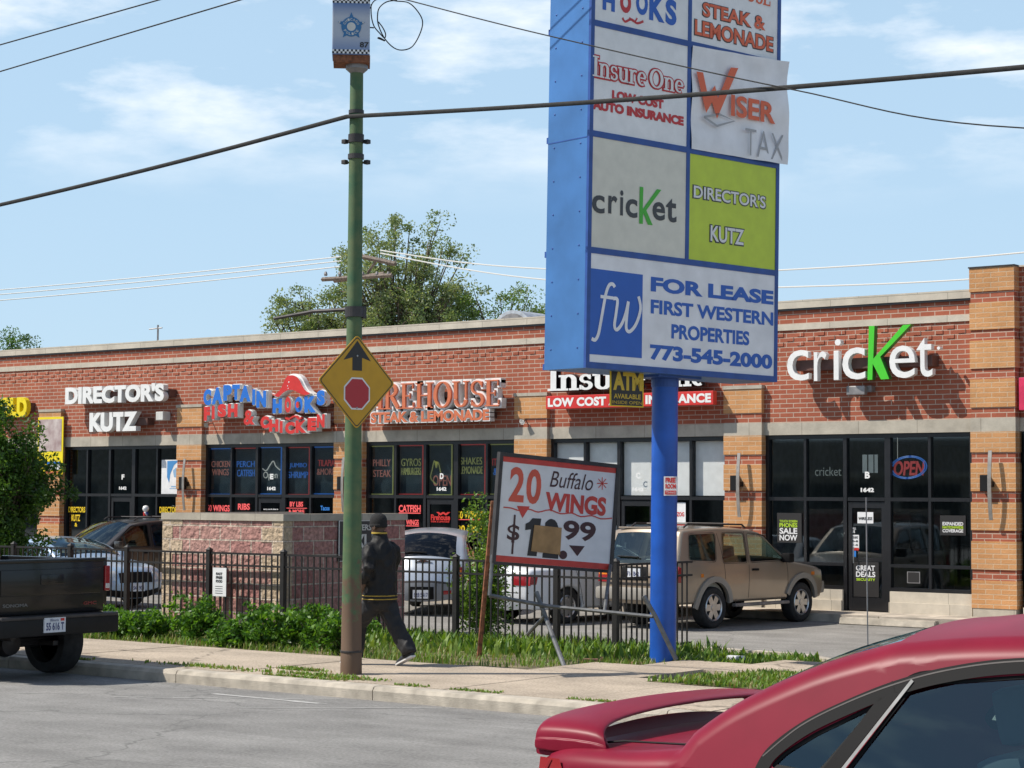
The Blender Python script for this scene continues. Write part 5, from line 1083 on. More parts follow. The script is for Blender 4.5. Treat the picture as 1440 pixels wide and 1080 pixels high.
        bmesh.ops.remove_doubles(bm, verts=bm.verts, dist=.0006)
        bmesh.ops.recalc_face_normals(bm, faces=bm.faces)
        s.shell = obj('body', bm, [s.body, s.under], s.t, world=False, smooth=38)
        for tg, g in gl.items():
            nm_ = {'gf': 'windshield', 'gr': 'rear_window'}[tg]; bmesh.ops.remove_doubles(g, verts=g.verts, dist=.0005); obj(nm_, g, glassmat or s.glass, s.t, world=False, smooth=60)
        for side in (-1, 1):
            for q, gm in windows:
                b = BM(); s.panel(b, q, [], side, 0, -.012); obj('side_window', b, gm or s.glass, s.t, world=False, smooth=60)
                b = BM(); s.loop_ribbon(b, q, trimw, side); obj('window_trim', b, 'trim_black', s.t, world=False)
    def panel(s, bm, outer, holes, side, mi, off=0.0):
        b = BM(); polys = [[Vector((x, z, 0)) for x, z in outer]] + [[Vector((x, z, 0)) for x, z in h] for h in holes]
        flat = [v for p in polys for v in p]; vs = [b.verts.new((v.x, 0, v.y)) for v in flat]
        for t in tessellate_polygon(polys):
            try: b.faces.new([vs[i] for i in t]).material_index = mi
            except ValueError: pass
        zs = [v.co.z for v in b.verts]; xs = [v.co.x for v in b.verts]
        z = min(zs)+s.res
        while z < max(zs): bmesh.ops.bisect_plane(b, geom=list(b.verts)+list(b.edges)+list(b.faces), plane_co=(0, 0, z), plane_no=(0, 0, 1), dist=1e-5); z += s.res
        x = min(xs)+s.res*1.6
        while x < max(xs): bmesh.ops.bisect_plane(b, geom=list(b.verts)+list(b.edges)+list(b.faces), plane_co=(x, 0, 0), plane_no=(1, 0, 0), dist=1e-5); x += s.res*1.6
        for v in b.verts: v.co.y = side*(s.w(v.co.x, v.co.z)+off)
        for f in b.faces: f.material_index = mi
        merge(bm, b)
    def loop_ribbon(s, bm, q, wd, side, off=.004):
        n = len(q); ar = sum(q[i][0]*q[(i+1) % n][1]-q[(i+1) % n][0]*q[i][1] for i in range(n)); sg = 1 if ar > 0 else -1
        A, B = [], []
        for i in range(n):
            a, c = q[i-1], q[(i+1) % n]; dx, dz = c[0]-a[0], c[1]-a[1]; l = hypot(dx, dz) or 1; nx, nz = dz/l*sg, -dx/l*sg
            A.append(bm.verts.new(s.P(q[i][0]-nx*wd*.25, q[i][1]-nz*wd*.25, side, off-.012))); B.append(bm.verts.new(s.P(q[i][0]+nx*wd*.75, q[i][1]+nz*wd*.75, side, off)))
        for i in range(n): bm.faces.new((A[i], A[(i+1) % n], B[(i+1) % n], B[i]))
    def line(s, name, pts, wd, m, off=.003, sides=(-1, 1), n=6, thick=0):
        Q = spline(pts, n) if n else pts
        for side in sides:
            b = BM(); r = ribbon(Q, wd); k = len(Q); L = [b.verts.new(s.P(*r[i], side, off)) for i in range(k)]; R_ = [b.verts.new(s.P(*r[2*k-1-i], side, off)) for i in range(k)]
            for i in range(k-1): b.faces.new((L[i], L[i+1], R_[i+1], R_[i]))
            if thick:
                for E in (L, R_):
                    I = [b.verts.new(v.co-Vector((0, side*thick, 0))) for v in E]
                    for i in range(k-1): b.faces.new((E[i], E[i+1], I[i+1], I[i]))
            obj(name, b, m, s.t, world=False, smooth=50)
    def patch(s, name, poly, m, off=.006, sides=(-1, 1), parent=None):
        for side in sides:
            b = BM(); s.panel(b, poly, [], side, 0, off); obj(name, b, m, parent or s.t, world=False, smooth=60)
    def endx(s, z, end): # outline x at height z on the rear (-1) or front (1)
        best = None; n = len(s.pts)
        for i in range(n):
            a, c = s.pts[i], s.pts[(i+1) % n]
            if (a[1]-z)*(c[1]-z) <= 0 and a[1] != c[1] and s.tags[i] != 'u':
                x = a[0]+(c[0]-a[0])*(z-a[1])/(c[1]-a[1])
                if best is None or x*end > best[0]*end: best = (x, i)
        return best or (s.xmax if end > 0 else s.xmin, 0)
    def EP(s, y, z, end, off=0.0):
        x, i = s.endx(z, end); hw = s.w(x, z)-s.r; t = max(-1, min(1, y/hw)); c = s.end_amount(i)*(1-abs(t)**2.2); nx, nz = s.nrm[i]
        extra = 0
        if abs(y) > hw: d = min(abs(y)-hw, s.r*.98); extra = s.r-sqrt(max(0, s.r**2-d**2))
        return Vector((x+nx*(c+off)-end*extra, y, z+nz*(c+off)))
    def endpatch(s, name, y0, y1, z0, z1, m, end=-1, off=.006, mirror=False, ny=8, nz=6, parent=None, cut=None):
        for sg in ((1, -1) if mirror else (1,)):
            b = BM(); g = [[b.verts.new(s.EP(sg*(y0+(y1-y0)*i/ny), z0+(z1-z0)*j/nz, end, off)) for j in range(nz+1)] for i in range(ny+1)]
            for i in range(ny):
                for j in range(nz): b.faces.new((g[i][j], g[i+1][j], g[i+1][j+1], g[i][j+1]))
            # a rim back to the body so the patch has thickness
            rim = [g[i][0] for i in range(ny+1)]+[g[ny][j] for j in range(1, nz+1)]+[g[i][nz] for i in range(ny-1, -1, -1)]+[g[0][j] for j in range(nz-1, 0, -1)]
            I = [b.verts.new(v.co+Vector((-end*off*1.5, 0, 0))) for v in rim]; k = len(rim)
            for i in range(k): b.faces.new((rim[i], rim[(i+1) % k], I[(i+1) % k], I[i]))
            bmesh.ops.recalc_face_normals(b, faces=b.faces); last = obj(name, b, m, parent or s.t, world=False, smooth=40)
        return last
    def wheel(s, x, z, R_, wdt, side, rim='alloy', spokes=6, track=None):
        yo = (track if track else s.w(x, z)-.02)*side; m = Matrix.Translation((x, yo, z)) @ Matrix.Rotation(-side*pi/2, 4, 'X')
        b = BM(); k = R_*.66
        lathe(b, [(k, -wdt), (R_*.93, -wdt), (R_*.985, -wdt*.85), (R_, -wdt*.5), (R_, -wdt*.3), (R_*.985, -.02), (R_*.93, .0), (R_*.8, .008), (k, -.01), (k, -wdt)], 36, m, cap=False)
        t = obj('wheel', b, 'tyre', s.t, world=False, smooth=40)
        b = BM(); lathe(b, [(k+.004, -.012), (k-.012, .002), (k-.03, -.012), (k-.035, -wdt*.6)], 32, m, cap=False); lathe(b, [(.001, -.015), (R_*.15, -.012), (R_*.17, -.03), (R_*.17, -.06)], 18, m)
        for i in range(spokes):
            a = 2*pi*i/spokes; mm = m @ Matrix.Rotation(a, 4, 'Z'); P = [(R_*.12, -.05, -.02), (R_*.12, .05, -.02), (k-.03, .05*1.15, -.018), (k-.03, -.05*1.15, -.018)]
            v = [b.verts.new(mm @ Vector(p)) for p in P]+[b.verts.new(mm @ Vector((p[0], p[1], p[2]-.03))) for p in P]
            for f in ((0, 1, 2, 3), (0, 4, 5, 1), (2, 6, 7, 3), (1, 5, 6, 2), (3, 7, 4, 0)): b.faces.new([v[q] for q in f])
        bmesh.ops.recalc_face_normals(b, faces=b.faces); obj('rim', b, rim, t, world=False, smooth=35)
        b = BM(); lathe(b, [(.001, -wdt*.55), (k-.02, -wdt*.55)], 24, m); obj('brake_disc', b, 'dark_metal', t, world=False)
        return t
    def interior(s, x_seats, zf=.5, m='car_interior', dash=None, floor=(None, None)):
        b = BM(); hw = s.W-.14
        x0, x1 = min(x for x in x_seats)-.45, (dash or max(x_seats)+.9)
        box(b, x0, x1, -hw, hw, s.zb+.08, s.zb+.12); box(b, x0, x1, -hw-.03, -hw+.02, s.zb+.1, s.belt-.06); box(b, x0, x1, hw-.02, hw+.03, s.zb+.1, s.belt-.06)
        for k, xs_ in enumerate(x_seats):
            for yc in (-.36, .36):
                wd = .25 if k == 0 else .3
                rbox(b, xs_-.05, xs_+.45, yc-wd, yc+wd, s.zb+.15, zf, .05)
                mt_ = Matrix.Translation((xs_, yc, zf-.05)) @ Matrix.Rotation(-.2, 4, 'Y'); rbox(b, -.09, .09, -wd, wd, 0, s.belt-zf+.16, .05, 0, mt_); rbox(b, -.06, .06, -.13, .13, s.belt-zf+.18, s.belt-zf+.38, .04, 0, mt_)
        if dash: rbox(b, dash-.35, dash+.1, -hw, hw, s.belt-.28, s.belt-.02, .05)
        obj('interior', b, m, s.t, world=False, smooth=40)
    def plate(s, yc, zc, word, end=-1, w_=.31, h_=.16, off=.012):
        p = s.EP(yc, zc, end, off); fr = Frame(p+Vector((end*.014, 0, 0)), (0, -1 if end < 0 else 1, 0)); b = BM(); fbox(b, fr, -w_/2, -h_/2, w_/2, h_/2, -.02, 0); o = obj('license_plate', b, 'plate_white', s.t, world=False)
        b = BM(); text(b, fr, word, (-w_*.43, -h_*.32, w_*.43, h_*.18), .003, 0, .02, raw=True); obj('plate_number', b, 'plate_ink', o, world=False)
    def mirror(s, x, z, m=None, sides=(-1, 1)):
        for side in sides:
            b = BM(); y = s.w(x, z)*side; rbox(b, x-.07, x+.09, min(y+side*.03, y+side*.22), max(y+side*.03, y+side*.22), z-.02, z+.15, .03); box(b, x-.02, x+.03, min(y-side*.02, y+side*.06), max(y-side*.02, y+side*.06), z, z+.05); obj('side_mirror', b, m or s.body, s.t, world=False, smooth=40)
    def handle(s, x, z, m=None):
        for side in (-1, 1):
            b = BM(); y = s.w(x, z)*side; rbox(b, x-.09, x+.09, min(y-side*.01, y+side*.03), max(y-side*.01, y+side*.03), z-.02, z+.02, .01); obj('door_handle', b, m or s.body, s.t, world=False, smooth=40)
def rnd(P, r=.05, n=4): # round the corners of a polygon
    out = []; m = len(P)
    for i in range(m):
        p, a, c = Vector(P[i]), Vector(P[i-1]), Vector(P[(i+1) % m]); da, dc = (a-p), (c-p); k = min(r, da.length*.45, dc.length*.45); s_, e = p+da.normalized()*k, p+dc.normalized()*k
        for j in range(n+1): t = j/n; q = s_*(1-t)**2+p*2*t*(1-t)+e*t*t; out.append((q.x, q.y))
    return out
def lines4(s, doors, top, bot):
    for xs_ in doors: s.line('door_seam', [(xs_[0], top), (xs_[1], (top+bot)/2), (xs_[2], bot)], .009, 'trim_black', .0015)

# ---- tan SUV facing the shops
paint('paint_tan', (.33, .265, .20), .35)
paint('cladding_tan', (.30, .28, .25), .1, .5, .1)
def suv(name, label, loc, rz, body, flare=None, glass='car_glass', rim='alloy', sideglass=None):
    c = Car(name, label, loc, rz, 1.80, [('b', [(2.06, .44), (2.13, .58), (2.12, .80), (2.0, .97), (1.5, 1.06), (.98, 1.13)], 5), ('gf', [(.94, 1.15), (.56, 1.42), (.22, 1.63)], 4), ('b', [(.18, 1.655), (-.2, 1.715), (-.9, 1.745), (-1.6, 1.74), (-2.02, 1.715), (-2.10, 1.67)], 5), ('gr', [(-2.12, 1.64), (-2.22, 1.40), (-2.33, 1.14)], 4), ('b', [(-2.36, 1.10), (-2.40, .95), (-2.41, .72), (-2.40, .56), (-2.34, .46)], 4)],
            [(1.36, .37, .45), (-1.34, .37, .45)], .44, .45, 1.10, .20, body, glass=glass, r=.05, ends=(.14, .07), roofc=.035, cat='car')
    g = sideglass
    W_ = [(rnd([(.80, 1.16), (.26, 1.60), (-.22, 1.64), (-.25, 1.14)]), g), (rnd([(-.36, 1.14), (-.34, 1.645), (-.98, 1.655), (-1.07, 1.14)]), g), (rnd([(-1.28, 1.17), (-1.18, 1.655), (-1.93, 1.64), (-2.02, 1.20)], .07), g)]
    c.build(W_); c.interior([-.12, -1.0], .74, 'tan_interior', .95)
    for x, tr in ((1.36, None), (-1.34, None)):
        for sd_ in (-1, 1): c.wheel(x, .365, .365, .24, sd_, rim, 6, c.W-.01)
    for xs_ in ((-.31, 1.68, -.31, .5), (.86, 1.12, .92, .52), (-1.13, 1.66, -1.02, .85)): c.line('door_seam', [(xs_[0], xs_[1]), ((xs_[0]+xs_[2])/2, (xs_[1]+xs_[3])/2+.1), (xs_[2], xs_[3])], .01, 'trim_black', .0015)
    c.handle(-.13, 1.0, 'trim_black'); c.mirror(.72, 1.13, 'trim_black' if flare else None)
    fl = flare or body
    for wx in (1.36, -1.34):
        A = [(wx+.49*cos(radians(a)), .37+.49*sin(radians(a))) for a in range(8, 173, 11)]
        if wx < 0: A = A+[(wx-.52, .36)]
        c.line('wheel_flare', A, .10, fl, .035, thick=.045)
    for sd_ in (-1, 1): b = BM(); y0 = sd_*(c.W-.02); rbox(b, -.82, .84, min(y0, y0+sd_*.10), max(y0, y0+sd_*.10), .36, .42, .02); obj('running_board', b, 'grey_metal', c.t, world=False)
    b = BM()
    for sd_ in (-1, 1): tube(b, [(.0, sd_*.58, 1.74), (-.1, sd_*.58, 1.80), (-1.7, sd_*.58, 1.825), (-1.82, sd_*.58, 1.76)], .018, 6)
    for x in (-.5, -1.4): tube(b, [(x, -.58, 1.815), (x, .58, 1.815)], .014, 6)
    obj('roof_rack', b, 'dark_metal', c.t, world=False)
    # bumpers, rear door details
    b = BM(); rbox(b, -2.55, -2.30, -.82, .82, .50, .72, .05); obj('rear_bumper', b, flare or 'trim_black', c.t, world=False, smooth=40)
    b = BM(); rbox(b, 2.0, 2.26, -.80, .80, .50, .74, .06); obj('front_bumper', b, fl, c.t, world=False, smooth=40)
    c.endpatch('tail_light', .62, .88, .80, 1.09, 'lamp_red', -1, .012, True); c.patch('tail_light_side', [(-2.36, .82), (-2.36, 1.08), (-2.24, 1.08), (-2.24, .82)], 'lamp_red', .010); c.endpatch('tail_light_amber', .63, .87, .92, .98, 'lamp_amber', -1, .016, True)
    c.endpatch('plate_recess', -.28, .28, .84, 1.06, 'trim_black', -1, .005); c.plate(0, .95, '716 B42'); c.endpatch('tailgate_strip', -.6, .6, .76, .80, 'dark_metal', -1, .008)
    b = BM(); p, q = c.EP(-.05, 1.2, -1, .03), c.EP(.45, 1.22, -1, .03); tube(b, [p, q], .012, 6); obj('rear_wiper', b, 'trim_black', c.t, world=False)
    b = BM(); rbox(b, -2.14, -2.0, -.62, .62, 1.735, 1.765, .012); obj('roof_spoiler', b, body, c.t, world=False, smooth=40)
    c.endpatch('headlight', .48, .84, .78, .94, 'lamp_clear', 1, .01, True); c.endpatch('grille', -.42, .42, .77, .94, 'trim_black', 1, .012)
    c.patch('side_marker', [(1.66, .86), (1.66, .92), (1.78, .92), (1.78, .86)], 'lamp_amber', .004); c.patch('fuel_flap', [(-1.66, .90), (-1.66, .96), (-1.74, .96), (-1.74, .90)], 'lamp_amber', .004)
    return c
LOT = -.1; SUVX, SEDX = -35.75, -32.7
suv('parked_suv', 'tan and gold SUV parked nose in before shop B, right of the blue pole', (-19.17, 31.33, LOT), radians(90-5), 'paint_tan', 'cladding_tan', 'car_glass_teal', 'alloy', 'car_glass')
paint('paint_brownblack', (.045, .038, .034), .3)
suv('parked_suv', 'dark brown SUV with roof rack parked behind the pale blue sedan', (SUVX, 31.6, LOT-.06), radians(-95), 'paint_brownblack', None, 'car_glass_teal', 'alloy', 'car_glass_dark')
# ---- rounded silver retro hatchback
paint('paint_silver', (.50, .54, .60), .45, .3); mat('grey_bumper', (.20, .21, .23), .5, 0, .03)
c = Car('parked_hatchback', 'silver retro hatchback with rounded tail parked behind the fence beside the walking person', (-25.6, 31.1, LOT), radians(121), 1.70,
        [('b', [(2.02, .36), (2.08, .55), (2.02, .80), (1.80, 1.0), (1.1, 1.12), (.95, 1.14)], 5), ('gf', [(.92, 1.16), (.6, 1.36), (.32, 1.50)], 4), ('b', [(.28, 1.52), (-.2, 1.595), (-.7, 1.60), (-1.15, 1.56), (-1.38, 1.50)], 5), ('gr', [(-1.41, 1.485), (-1.66, 1.32), (-1.86, 1.08)], 5), ('b', [(-1.88, 1.05), (-2.02, .86), (-2.10, .66), (-2.13, .52), (-2.08, .32)], 5)],
        [(1.31, .32, .37), (-1.31, .32, .37)], .30, .37, 1.04, .30, 'paint_silver', r=.09, ends=(.22, .16), roofc=.06, taper=.16, inset=.86, glass='car_glass_dark')
c.build([(rnd([(.75, 1.12), (.3, 1.44), (-.28, 1.5), (-.28, 1.10)]), None), (rnd([(-.38, 1.10), (-.38, 1.5), (-1.0, 1.46), (-1.1, 1.10)]), None), (rnd([(-1.2, 1.12), (-1.12, 1.45), (-1.4, 1.38), (-1.62, 1.14)]), None)]); c.interior([-.15, -1.0], .62, 'car_interior', .9)
for x in (1.31, -1.31):
    for sd_ in (-1, 1): c.wheel(x, .315, .315, .20, sd_)
c.endpatch('rear_bumper', -.80, .80, .34, .58, 'grey_bumper', -1, .04, ny=16); c.endpatch('bumper_strip', -.78, .78, .585, .62, 'dark_metal', -1, .03, ny=16)
c.endpatch('tail_light', .60, .74, .66, .92, 'lamp_red', -1, .02, True); c.endpatch('tail_light_amber', .61, .73, .76, .86, 'lamp_amber', -1, .024, True); c.endpatch('reflector', .42, .56, .44, .50, 'lamp_red', -1, .046, True); c.endpatch('fog_lamp', .57, .66, .44, .50, 'lamp_clear', -1, .046, True)
c.endpatch('plate_recess', -.24, .24, .38, .55, 'trim_black', -1, .046); c.plate(0, .465, '828 5417', off=.05)
b = BM(); p = c.EP(0, .93, -1, .015); fr = Frame(p, (0, -1, 0)); prism(b, [(-.17, .0), (-.05, .03), (0, .045), (.05, .03), (.17, 0), (.05, .005), (0, -.03), (-.05, .005)], fr, -.02, .012); obj('emblem', b, 'chrome', c.t, world=False)
b = BM(); tube(b, [c.EP(-.05, 1.10, -1, .03), c.EP(.40, 1.13, -1, .03)], .012, 6); obj('rear_wiper', b, 'trim_black', c.t, world=False)
for sd_ in (.78, -.78): c.line('door_seam', [(-1.2, 1.08), (-1.05, .8), (-.98, .5)], .009, 'trim_black', .0015, sides=(1 if sd_ > 0 else -1,))
b = BM(); L_ = [c.EP(y, z, -1, .002) for y, z in ((-.58, 1.0), (-.57, .8), (-.55, .64))]; tube(b, L_, .006, 4); obj('tailgate_seam', b, 'trim_black', c.t, world=False); b = BM(); L_ = [c.EP(-y, z, -1, .002) for y, z in ((-.58, 1.0), (-.57, .8), (-.55, .64))]; tube(b, L_, .006, 4); obj('tailgate_seam', b, 'trim_black', c.t, world=False)

# ---- three-box sedans
def sedan(name, label, loc, rz, body, L=1.0, glass='car_glass', W=1.78, deck=1.0, roof=1.43, nose=.68, rim='alloy'):
    k = L
    c = Car(name, label, loc, rz, W, [('b', [(2.22*k, .28), (2.30*k, .45), (2.25*k, nose), (2.05*k, .80), (1.5*k, .90), (1.02*k, .97)], 5), ('gf', [(.96*k, 1.0), (.6*k, 1.2), (.22*k, roof-.06)], 4), ('b', [(.16*k, roof-.04), (-.3*k, roof), (-.8*k, roof-.02), (-1.08*k, roof-.09)], 5), ('gr', [(-1.12*k, roof-.11), (-1.4*k, 1.2), (-1.66*k, deck+.02)], 4), ('b', [(-1.70*k, deck), (-2.05*k, deck+.005), (-2.26*k, deck-.02), (-2.34*k, deck-.16), (-2.36*k, .55), (-2.33*k, .42), (-2.26*k, .28)], 5)],
            [(1.38*k, .31, .36), (-1.36*k, .31, .36)], .26, .36, .95, .34, body, r=.06, ends=(.20, .12), roofc=.045, taper=.10, glass=glass, inset=.88)
    c.build([(rnd([(.80*k, 1.0), (.22*k, roof-.10), (-.26*k, roof-.07), (-.28*k, .98)]), None), (rnd([(-.36*k, .98), (-.34*k, roof-.07), (-.86*k, roof-.1), (-1.28*k, 1.0)]), None)]); c.interior([-.15*k, -1.0*k], .5, 'car_interior', .95*k)
    for x in (1.38*k, -1.36*k):
        for sd_ in (-1, 1): c.wheel(x, .31, .31, .2, sd_, rim, 7)
    c.endpatch('tail_light', .50, .84, .70, .88, 'lamp_red', -1, .012, True); c.patch('tail_light_side', [(-2.30*k, .72), (-2.30*k, .88), (-2.12*k, .88), (-2.16*k, .72)], 'lamp_red', .008)
    c.endpatch('headlight', .46, .84, .56, .70, 'lamp_clear', 1, .012, True); c.endpatch('grille', -.40, .40, .52, .66, 'trim_black', 1, .012); c.endpatch('air_intake', -.7, .7, .30, .42, 'trim_black', 1, .012)
    c.endpatch('bumper_seam', -.8, .8, .565, .58, 'trim_black', -1, .003); c.plate(0, .72, 'S41 904'); c.plate(0, .46, 'S41 904', 1)
    for xs_ in ((-.31*k, -.31*k), (.86*k, .9*k), (-1.2*k, -.98*k)): c.line('door_seam', [(xs_[0], .98), ((xs_[0]+xs_[1])/2, .7), (xs_[1], .34)], .009, 'trim_black', .0015)
    c.handle(-.12*k, .86); c.handle(-1.02*k, .86); c.mirror(.7*k, .98); return c
paint('paint_white', (.68, .70, .73), .0, .3); sedan('parked_sedan', 'white sedan parked nose in directly behind the wings board', (-20.95-.75, 30.75, LOT), radians(80), 'paint_white', .98)
paint('paint_paleblue', (.33, .45, .60), .3, .3); sedan('parked_sedan', 'pale blue sedan parked behind the iron fence, nose towards the block wall', (SEDX, 27.4, LOT), radians(-4), 'paint_paleblue', 1.0, 'car_glass_teal', roof=1.36, deck=.97)

# ---- black pickup in the street, seen from behind
mat('paint_black', (.008, .008, .009), .3, 0, .02, 2, coat=.25, spec=.3)
TR = (-20.90, 15.25, .02)
c = Car('pickup_truck', 'black pickup truck seen from behind in the street at the left edge', TR, radians(180), 1.78, [('b', [(2.15, .62), (2.25, .8), (2.2, 1.08), (1.9, 1.22), (1.1, 1.28)], 5), ('gf', [(1.05, 1.30), (.7, 1.58), (.45, 1.74)], 4), ('b', [(.4, 1.78), (0, 1.84), (-.35, 1.83), (-.42, 1.80)], 4), ('gr', [(-.43, 1.78), (-.47, 1.6), (-.49, 1.42)], 3), ('b', [(-.5, 1.36), (-.505, .92), (-.52, .9), (-1.6, .9), (-2.40, .9), (-2.42, .85), (-2.42, .66)], 5)],
        [(1.4, .40, .47), (-1.68, .40, .47)], .58, .5, 1.30, .22, 'paint_black', r=.04, ends=(.12, .02), roofc=.02, cat='pickup truck', taper=.02)
c.build([(rnd([(.92, 1.34), (.45, 1.70), (-.28, 1.74), (-.30, 1.33)]), None)], 'car_glass_dark'); c.interior([-.2], .95, 'car_interior', 1.0)
for sd_ in (-1, 1): b = BM(); y0, y1 = sorted((sd_*.885, sd_*.80)); rbox(b, -2.46, -.54, y0, y1, .86, 1.40, .025); obj('bed_side', b, 'paint_black', c.t, world=False, smooth=40)
b = BM(); rbox(b, -2.50, -2.43, -.80, .80, .78, 1.405, .022); tg = obj('tailgate', b, 'paint_black', c.t, world=False, smooth=40)
b = BM(); rbox(b, -2.515, -2.49, -.74, .74, 1.0, 1.30, .012); rbox(b, -2.53, -2.47, -.80, .80, 1.375, 1.42, .015); rbox(b, -2.525, -2.50, -.17, .17, 1.12, 1.24, .012); obj('tailgate_pressing', b, 'paint_black', tg, world=False, smooth=40)
ft = Frame((-2.503, 0, 0), (0, -1, 0)); mat('badge_grey', (.15, .15, .155), .4, .6, 0); mat('badge_red', (.22, .025, .02), .4, 0, 0)
b = BM(); text(b, ft, 'SONOMA', (-.70, .875, -.34, .915), .003, 0, .03, raw=True); obj('badge', b, 'badge_grey', tg, world=False); b = BM(); text(b, ft, 'GMC', (.48, .865, .68, .905), .003, 0, .04, raw=True); obj('badge', b, 'badge_red', tg, world=False)
for sd_ in (-1, 1):
    b = BM(); y0, y1 = sorted((sd_*.805, sd_*.885)); rbox(b, -2.51, -2.44, y0, y1, 1.02, 1.32, .012); tl = obj('tail_light', b, 'lamp_red', c.t, world=False); b = BM(); rbox(b, -2.514, -2.46, y0+.008, y1-.008, 1.05, 1.11, .01); obj('reversing_light', b, 'lamp_clear', tl, world=False)
b = BM(); rbox(b, -2.68, -2.46, -.89, .89, .54, .76, .035); bp_ = obj('rear_bumper', b, 'black_plastic', c.t, world=False, smooth=40); b = BM(); rbox(b, -2.695, -2.5, -.86, .86, .735, .775, .012); obj('bumper_step', b, 'dark_metal', bp_, world=False); 
b = BM(); rbox(b, -2.62, -2.5, -.17, .17, .57, .755, .01); obj('plate_recess', b, 'trim_black', c.t, world=False)
fr = Frame((-2.70, .10, .665), (0, -1, 0)); b = BM(); fbox(b, fr, -.155, -.085, .155, .085, -.02, 0); pl = obj('license_plate', b, 'plate_white', c.t, world=False); b = BM(); text(b, fr, '55 616 T', (-.13, -.06, .13, .03), .003, 0, .03, raw=True); text(b, fr, 'Illinois', (-.07, .042, .05, .072), .003, 0, .0, raw=True); obj('plate_number', b, 'plate_ink', pl, world=False); b = BM(); quad(b, fr, .08, .045, .135, .075, .003); obj('sticker', b, 'red_vinyl', pl, world=False)
for x in (1.4, -1.68):
    for sd_ in (-1, 1): c.wheel(x, .40, .40, .30, sd_, 'alloy', 5, .88)
b = BM(); tube(b, [(-1.68, -.8, .40), (-1.68, .8, .40)], .06, 8); lathe(b, [(.001, -.16), (.14, -.12), (.17, 0), (.14, .12), (.001, .16)], 12, Matrix.Translation((-1.68, 0, .40)) @ Matrix.Rotation(pi/2, 4, 'Y')); tube(b, [(-2.2, .3, .5), (-1.2, .3, .5), (1.0, .3, .52)], .04, 8)
for sd_ in (-1, 1): tube(b, [(-1.25, sd_*.45, .48), (-1.6, sd_*.5, .75)], .03, 8); rbox(b, -2.0, -.7, sd_*.5-.04, sd_*.5+.04, .36, .42, .01); rbox(b, -2.4, 2.0, sd_*.4-.04, sd_*.4+.04, .6, .72, .01)
lathe(b, [(.12, -.5), (.12, .5)], 12, Matrix.Translation((-2.05, -.2, .62)) @ Matrix.Rotation(pi/2, 4, 'X')); obj('rear_axle', b, 'dark_metal', c.t, world=False, smooth=40)
for sd_ in (-1, 1): A = [(-1.68+.50*cos(radians(a)), .40+.50*sin(radians(a))) for a in range(15, 168, 10)]; c.line('wheel_flare', A, .10, 'black_plastic', .03, (sd_,), thick=.04)
c.mirror(.75, 1.36, 'trim_black')

# ---- maroon sedan in front
mat('paint_maroon', (.20, .010, .028), .38, .0, .07, 3, coat=.0, spec=.16)
ZR = .28
c = Car('maroon_sedan', 'maroon sedan with rear spoiler passing close by at lower right', (-1.93, 6.98, ZR), 0.0, 1.85, [('b', [(2.3, .28), (2.42, .5), (2.36, .72), (2.1, .84), (1.6, .93), (1.2, .98)], 5), ('gf', [(1.14, 1.0), (.75, 1.22), (.36, 1.385)], 5), ('b', [(.3, 1.41), (-.1, 1.465), (-.5, 1.475), (-.9, 1.455), (-1.2, 1.42)], 8), ('gr', [(-1.22, 1.416), (-1.5, 1.325), (-1.79, 1.185), (-1.96, 1.06)], 6), ('d', [(-1.985, 1.01), (-2.2, .985), (-2.48, .972), (-2.58, .95)], 6), ('b', [(-2.59, .945), (-2.64, .85), (-2.67, .68), (-2.64, .48), (-2.55, .28)], 6)],
        [(1.44, .325, .375), (-1.40, .325, .375)], .24, .375, .955, .40, 'paint_maroon', r=.075, ends=(.22, .10), roofc=.05, taper=.07, glass='car_glass_dark', inset=.965, cat='car', bulge=.05)
FW_ = rnd([(.86, .99), (.38, 1.33), (-.10, 1.365), (-.20, 1.365), (-.22, .97)], .06, 6)
MW_ = rnd([(-1.31, .972), (-1.105, 1.295), (-.70, 1.345), (-.29, 1.362), (-.31, .97)], .05, 6)
QW_ = rnd([(-1.585, .985), (-1.545, 1.035), (-1.44, 1.108), (-1.30, 1.182), (-1.20, 1.235), (-1.395, .972)], .035, 5)
c.build([(FW_, 'red_car_glass'), (MW_, 'red_car_glass'), (QW_, 'red_car_glass')], 'red_car_glass', cols=18, trimw=.05); c.interior([.25, -.75], .55, 'grey_interior', 1.1)
c.line('door_frame', [(-1.615, .965), (-1.58, 1.035), (-1.47, 1.125), (-1.32, 1.205), (-1.16, 1.275), (-.98, 1.33), (-.75, 1.37), (-.4, 1.392), (0, 1.396), (.36, 1.36), (.62, 1.2), (.92, .98)], .05, 'trim_black', .006, n=8)
c.line('drip_channel', [(-1.615, 1.02), (-1.49, 1.13), (-1.33, 1.218), (-1.16, 1.29), (-.98, 1.345), (-.75, 1.385), (-.4, 1.407), (0, 1.412), (.38, 1.377)], .005, 'dark_metal', .007, n=8)
c.line('window_divider', [(-1.37, .96), (-1.155, 1.285)], .05, 'trim_black', .006, n=4); c.line('divider_strip', [(-1.325, .965), (-1.10, 1.305)], .012, 'pipe_grey', .010, n=4)
c.line('belt_moulding', [(.9, .965), (0, .952), (-1.62, .958)], .022, 'trim_black', .006)
for P_ in ([(-.26, .95), (-.25, .6), (-.3, .3)], [(-1.64, .95), (-1.60, .8), (-1.75, .64)]): c.line('door_seam', P_, .008, 'trim_black', .0015)
for x in (1.44, -1.40):
    for sd_ in (-1, 1): c.wheel(x, .325, .325, .22, sd_, 'alloy', 7)
c.handle(-.14, .86); c.handle(-1.2, .86); c.mirror(.72, .98)
c.endpatch('tail_light', .44, .88, .74, .925, 'lamp_red', -1, .008, True); c.patch('tail_light_side', [(-2.62, .75), (-2.60, .935), (-2.50, .935), (-2.42, .76)], 'lamp_red', .005)
